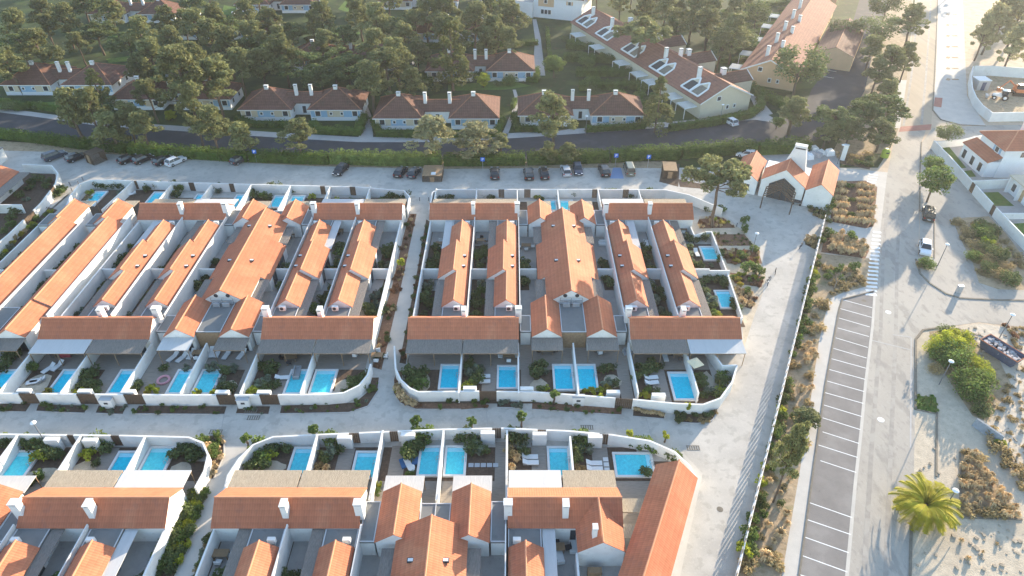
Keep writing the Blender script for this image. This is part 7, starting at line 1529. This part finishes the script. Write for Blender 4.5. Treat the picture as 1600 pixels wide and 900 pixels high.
for (poly, n, pl) in (([(880, 60), (930, 60), (1040, 165), (1010, 178), (900, 165), (868, 110)], 26, 'in the hedged gardens below the slanting row'), ([(1130, 20), (1230, 0), (1180, 120), (1120, 100)], 22, 'in the hedged gardens of the red row'), ([(640, 120), (840, 118), (830, 135), (640, 135)], 8, 'before the second row of cottages'), ([(0, 155), (100, 172), (100, 182), (0, 170)], 6, 'on the lawn of the far left cottages')):
    w_ = [P(*p) for p in poly]; xs = [p[0] for p in w_]; ys = [p[1] for p in w_]; k_ = 0
    while k_ < n:
        x, y = R.uniform(min(xs), max(xs)), R.uniform(min(ys), max(ys))
        if inside(x, y, w_): k_ += 1; s_ = R.uniform(.5, .95); reg((BD, BG)[k_ % 2].put((x, y), R.uniform(0, 6), (s_ * 1.3, s_, s_)), ('broad dark bush', 'broad green bush')[k_ % 2], pl, 'shrub')
scatter([(1503, 708), (1516, 704), (1534, 727), (1554, 749), (1592, 808), (1503, 806)], 44, [('scrub', 3), ('dry', 7)], 'in the dry triangular bed', .8, 1.4, .8)
scatter([(1540, 665), (1560, 690), (1600, 745), (1600, 775), (1570, 730), (1545, 690)], 26, [('scrub', 3), ('y', 1), ('dry', 2)], 'along the dune edge beyond the triangle', .8, 1.4, 1.0)
scatter([(1550, 600), (1600, 560), (1640, 600), (1640, 740), (1600, 730), (1570, 690), (1548, 640)], 34, [('scrub', 4), ('dry', 3)], 'dotted over the pale dune sand', .5, 1.0, 1.3)
scatter([(1490, 350), (1520, 346), (1570, 368), (1600, 415), (1590, 440), (1535, 436), (1520, 405)], 40, [('scrub', 5), ('dry', 1)], 'low on the island in front of the right houses', .7, 1.2, 1.0)
scatter([(1500, 845), (1560, 850), (1560, 890), (1500, 890)], 5, [('dry', 1)], 'on the bare gravel near the bottom right', .4, .7, 2)
scatter([(1570, 508), (1600, 512), (1600, 540), (1580, 545)], 8, [('scrub', 2), ('rust', 1)], 'on the brown verge behind the skip', .6, 1.0, 1)
scatter([(1432, 619), (1462, 622), (1463, 644), (1430, 639)], 22, [('gt', 1)], 'in the small square grass patch', .5, .8, .7)
# hedges: one thing per run, leaves through a real volume
def hedge(pts, wd, h, label, m='leaf_hedge', dens=40, wob=.18, world=False, seed=0):
    q = pts if world else [P(*p) for p in pts]; t = thing('hedge', (q[0][0], q[0][1], 0)); cl = []; rr = random.Random(seed + len(label) * 7); inner = MB(); o = Vector((q[0][0], q[0][1]))
    for i in range(len(q) - 1):
        a, b_ = Vector(q[i]) - o, Vector(q[i + 1]) - o; L = (b_ - a).length; n = max(1, int(L / .75)); nn = Vector((-(b_ - a).y, (b_ - a).x)).normalized()
        for j in range(n):
            p = a.lerp(b_, (j + .5) / n)
            for k in range(max(1, int(wd / .9))):
                for zz in ([.35, .8] if h < 1.5 else [.3, .62, .92]):
                    e = p + nn * ((k + .5) / max(1, int(wd / .9)) - .5) * (wd - .5); z = h * zz - .25
                    cl.append((e.x + rr.uniform(-.2, .2), e.y + rr.uniform(-.2, .2), z + (rr.uniform(-wob, wob * 1.6) if zz > .75 else 0), .62, .62, .42))
    leaf_mesh('foliage', cl, dens, (.13, .26), seed + 77, m, t, up=.6)
    inner.path([tuple(Vector(p) - o) for p in q], wd * .55, 0, h * .72); inner.build('inner_leaves', m, t); tag(t, label, 'hedge'); return t
hedge([(-60, 212), (0, 214), (60, 222)], 2.6, 2.2, 'clipped hedge along the dark street at the far left edge', seed=1)
hedge([(62, 222), (140, 232), (200, 238)], 2.8, 2.3, 'hedge run above the timber hut and left car group', seed=2)
hedge([(204, 238), (300, 246), (388, 251)], 3.0, 2.4, 'hedge run left of the first blue parking sign', seed=3)
hedge([(392, 251), (480, 254), (515, 255)], 2.8, 2.5, 'hedge run right of the first blue parking sign', seed=4)
hedge([(517, 254), (610, 257), (690, 257)], 3.0, 2.8, 'thick rounded hedge above the lone bright-lit black car', 'leaf_green', 42, .3, seed=5)
hedge([(694, 257), (760, 257), (820, 256)], 3.0, 2.6, 'hedge under the two pale pines', seed=6)
hedge([(824, 256), (890, 254), (950, 252)], 3.0, 2.8, 'hedge behind the right-hand row of cars', seed=7)
hedge([(954, 252), (1010, 248), (1060, 247)], 3.0, 2.9, 'hedge behind the olive van and bin shelter', seed=8)
hedge([(1064, 246), (1130, 240), (1180, 240)], 3.2, 3.0, 'tall hedge between the dark street and lone pine', 'leaf_hedge', 42, .35, seed=9)
hedge([(1184, 240), (1225, 238), (1262, 236)], 3.2, 3.0, 'tall hedge behind the entrance lodge', 'leaf_hedge', 42, .35, seed=10)
for (pts, wd, h, lb) in (([(-60, 157), (0, 163), (60, 170), (100, 177)], 1.6, 1.6, 'clipped hedge before the far left cottages'), ([(370, 188), (400, 198), (455, 198)], 2.2, 1.5, 'hedge in front of the left twin cottage'), ([(488, 196), (500, 208), (560, 210), (570, 185)], 2.4, 1.7, 'boxy hedge round the right half of the left twins'),
                         ([(584, 190), (592, 212), (655, 214)], 2.2, 1.6, 'hedge at the corner of the middle twin cottages'), ([(700, 214), (775, 213), (787, 190)], 1.8, 1.5, 'hedge at the right end of the middle twins'), ([(802, 182), (808, 204), (850, 206)], 1.8, 1.6, 'hedge at the left corner of the right twins'), ([(915, 206), (1005, 200), (1012, 182)], 1.8, 1.6, 'hedge below the blue walls of the right twins'),
                         ([(1045, 204), (1110, 196), (1170, 184), (1190, 168), (1185, 155)], 2.0, 1.9, 'hedge curving below the cream gable'), ([(1168, 140), (1200, 158), (1230, 170)], 3.0, 2.2, 'hedge under the orange gable'), ([(855, 50), (858, 90), (862, 110)], 1.6, 2.0, 'tall hedge along the footpath'),
                         ([(885, 75), (935, 78)], 3, 2.0, 'first hedge of the slanting row gardens'), ([(885, 95), (960, 98)], 3, 2.2, 'second hedge of the slanting row gardens'), ([(900, 118), (985, 118)], 3, 2.2, 'third hedge of the slanting row gardens'), ([(905, 140), (1000, 138)], 3, 2.2, 'fourth hedge of the slanting row gardens'), ([(930, 165), (1030, 170)], 2.5, 2.2, 'lowest hedge of the slanting row gardens'),
                         ([(1165, 14), (1235, 6)], 2.0, 1.6, 'top hedge of the red row gardens'), ([(1160, 32), (1222, 26)], 2.0, 1.6, 'second hedge of the red row gardens'), ([(1152, 58), (1200, 52)], 2.0, 1.6, 'third hedge of the red row gardens'), ([(1140, 82), (1180, 78)], 2.0, 1.6, 'fourth hedge of the red row gardens'), ([(1125, 98), (1170, 96)], 2.0, 1.6, 'lowest hedge of the red row gardens'),
                         ([(655, 122), (790, 122), (838, 128), (838, 112)], 1.8, 1.7, 'hedge before the second row of cottages'), ([(640, 76), (840, 70)], 1.8, 1.6, 'hedge between the second and third rows of cottages'), ([(800, 170), (806, 160)], 1.4, 1.6, 'hedge stub beside the footpath'),
                         ([(1396, 128), (1392, 180), (1386, 225)], 2.0, 1.6, 'hedge between the pines and the tan road')):
    hedge(pts, wd, h, lb, 'leaf_hedge', 36, .15, seed=len(lb))
# fill of the wood behind (far, mostly seen as tops)
rr = random.Random(21); occ = []
def blocked(x, y):
    for (a, b_, c_, d) in ((-66, -30, 146, 162), (-34, 0, 142, 160), (0, 34, 143, 160), (-26, 10, 171, 188), (-34, 0, 203, 218), (-130, -95, 162, 180), (-98, -62, 153, 168), (4, 40, 215, 260), (-22, -8, 160, 260)):
        if a < x < b_ and c_ < y < d: return True
    return False
n_ = 0
while n_ < 40:
    x, y = rr.uniform(-185, 3), rr.uniform(178, 300)
    if abs(x) > y * .80 + 8 or blocked(x, y) or any((x - a) ** 2 + (y - b_) ** 2 < 52 for a, b_ in occ): continue
    occ.append((x, y)); n_ += 1; pr = PI_ if rr.random() < .7 else PID; p = pr[rr.randrange(len(pr))]; s = rr.uniform(.85, 1.15)
    pl = 'in the far back rows of the wood at left' if x < -90 else 'in the far back rows of the wood, centre left' if x < -45 else 'in the far back rows of the wood, centre'
    reg(p.put((x, y), rr.uniform(0, 6), (s, s, s * rr.uniform(.9, 1.15))), 'tall back-row pine' if pr is PI_ else 'dark back-row tree', pl, 'tree')
for (x, y) in ((28, 235), (34, 224), (40, 240), (44, 226), (54, 236), (60, 222), (66, 238), (72, 226), (50, 214), (58, 206), (66, 212), (48, 248), (76, 245)):
    p = PI_[rr.randrange(5)]; reg(p.put((x, y), rr.uniform(0, 6), rr.uniform(.85, 1.1)), 'tall back-row pine', 'between the two slanting rows', 'tree')
for (x, y) in ((170, 240), (185, 255), (160, 262), (190, 225), (178, 205)):
    p = PIP[rr.randrange(3)]; reg(p.put((x, y), rr.uniform(0, 6), 1.3), 'thin pale pine', 'on the tan ground near the top right corner', 'tree')
grow()
for lst in [PI_, PIP, PID, PIU, PIT, CO, BR, BRD, BRB, SAP, SAPY, [BB, BG, BD, BS], [LP, BP, PS, MP, M2, DP, BI]] + list(SH.values()) + list(TF.values()):
    for p_ in lst: p_.drop()
# ---------------------------------------------------------------- haze
HAZE = 0.00016
mb = MB(); mb.box(-420, 420, -60, 520, -1.0, 75.0); hz = mb.build('haze', 'render_white')
hm = bpy.data.materials.new('haze_air'); hm.use_nodes = True; nt = hm.node_tree
for n in list(nt.nodes):
    if n.type == 'BSDF_PRINCIPLED': nt.nodes.remove(n)
vol = nt.nodes.new('ShaderNodeVolumePrincipled'); vol.inputs['Color'].default_value = (.92, .94, 1, 1); vol.inputs['Density'].default_value = HAZE; vol.inputs['Anisotropy'].default_value = 0.45
nt.links.new(vol.outputs[0], nt.nodes['Material Output'].inputs['Volume']); hz.data.materials.clear(); hz.data.materials.append(hm); hz['kind'] = 'stuff'
finish_labels()
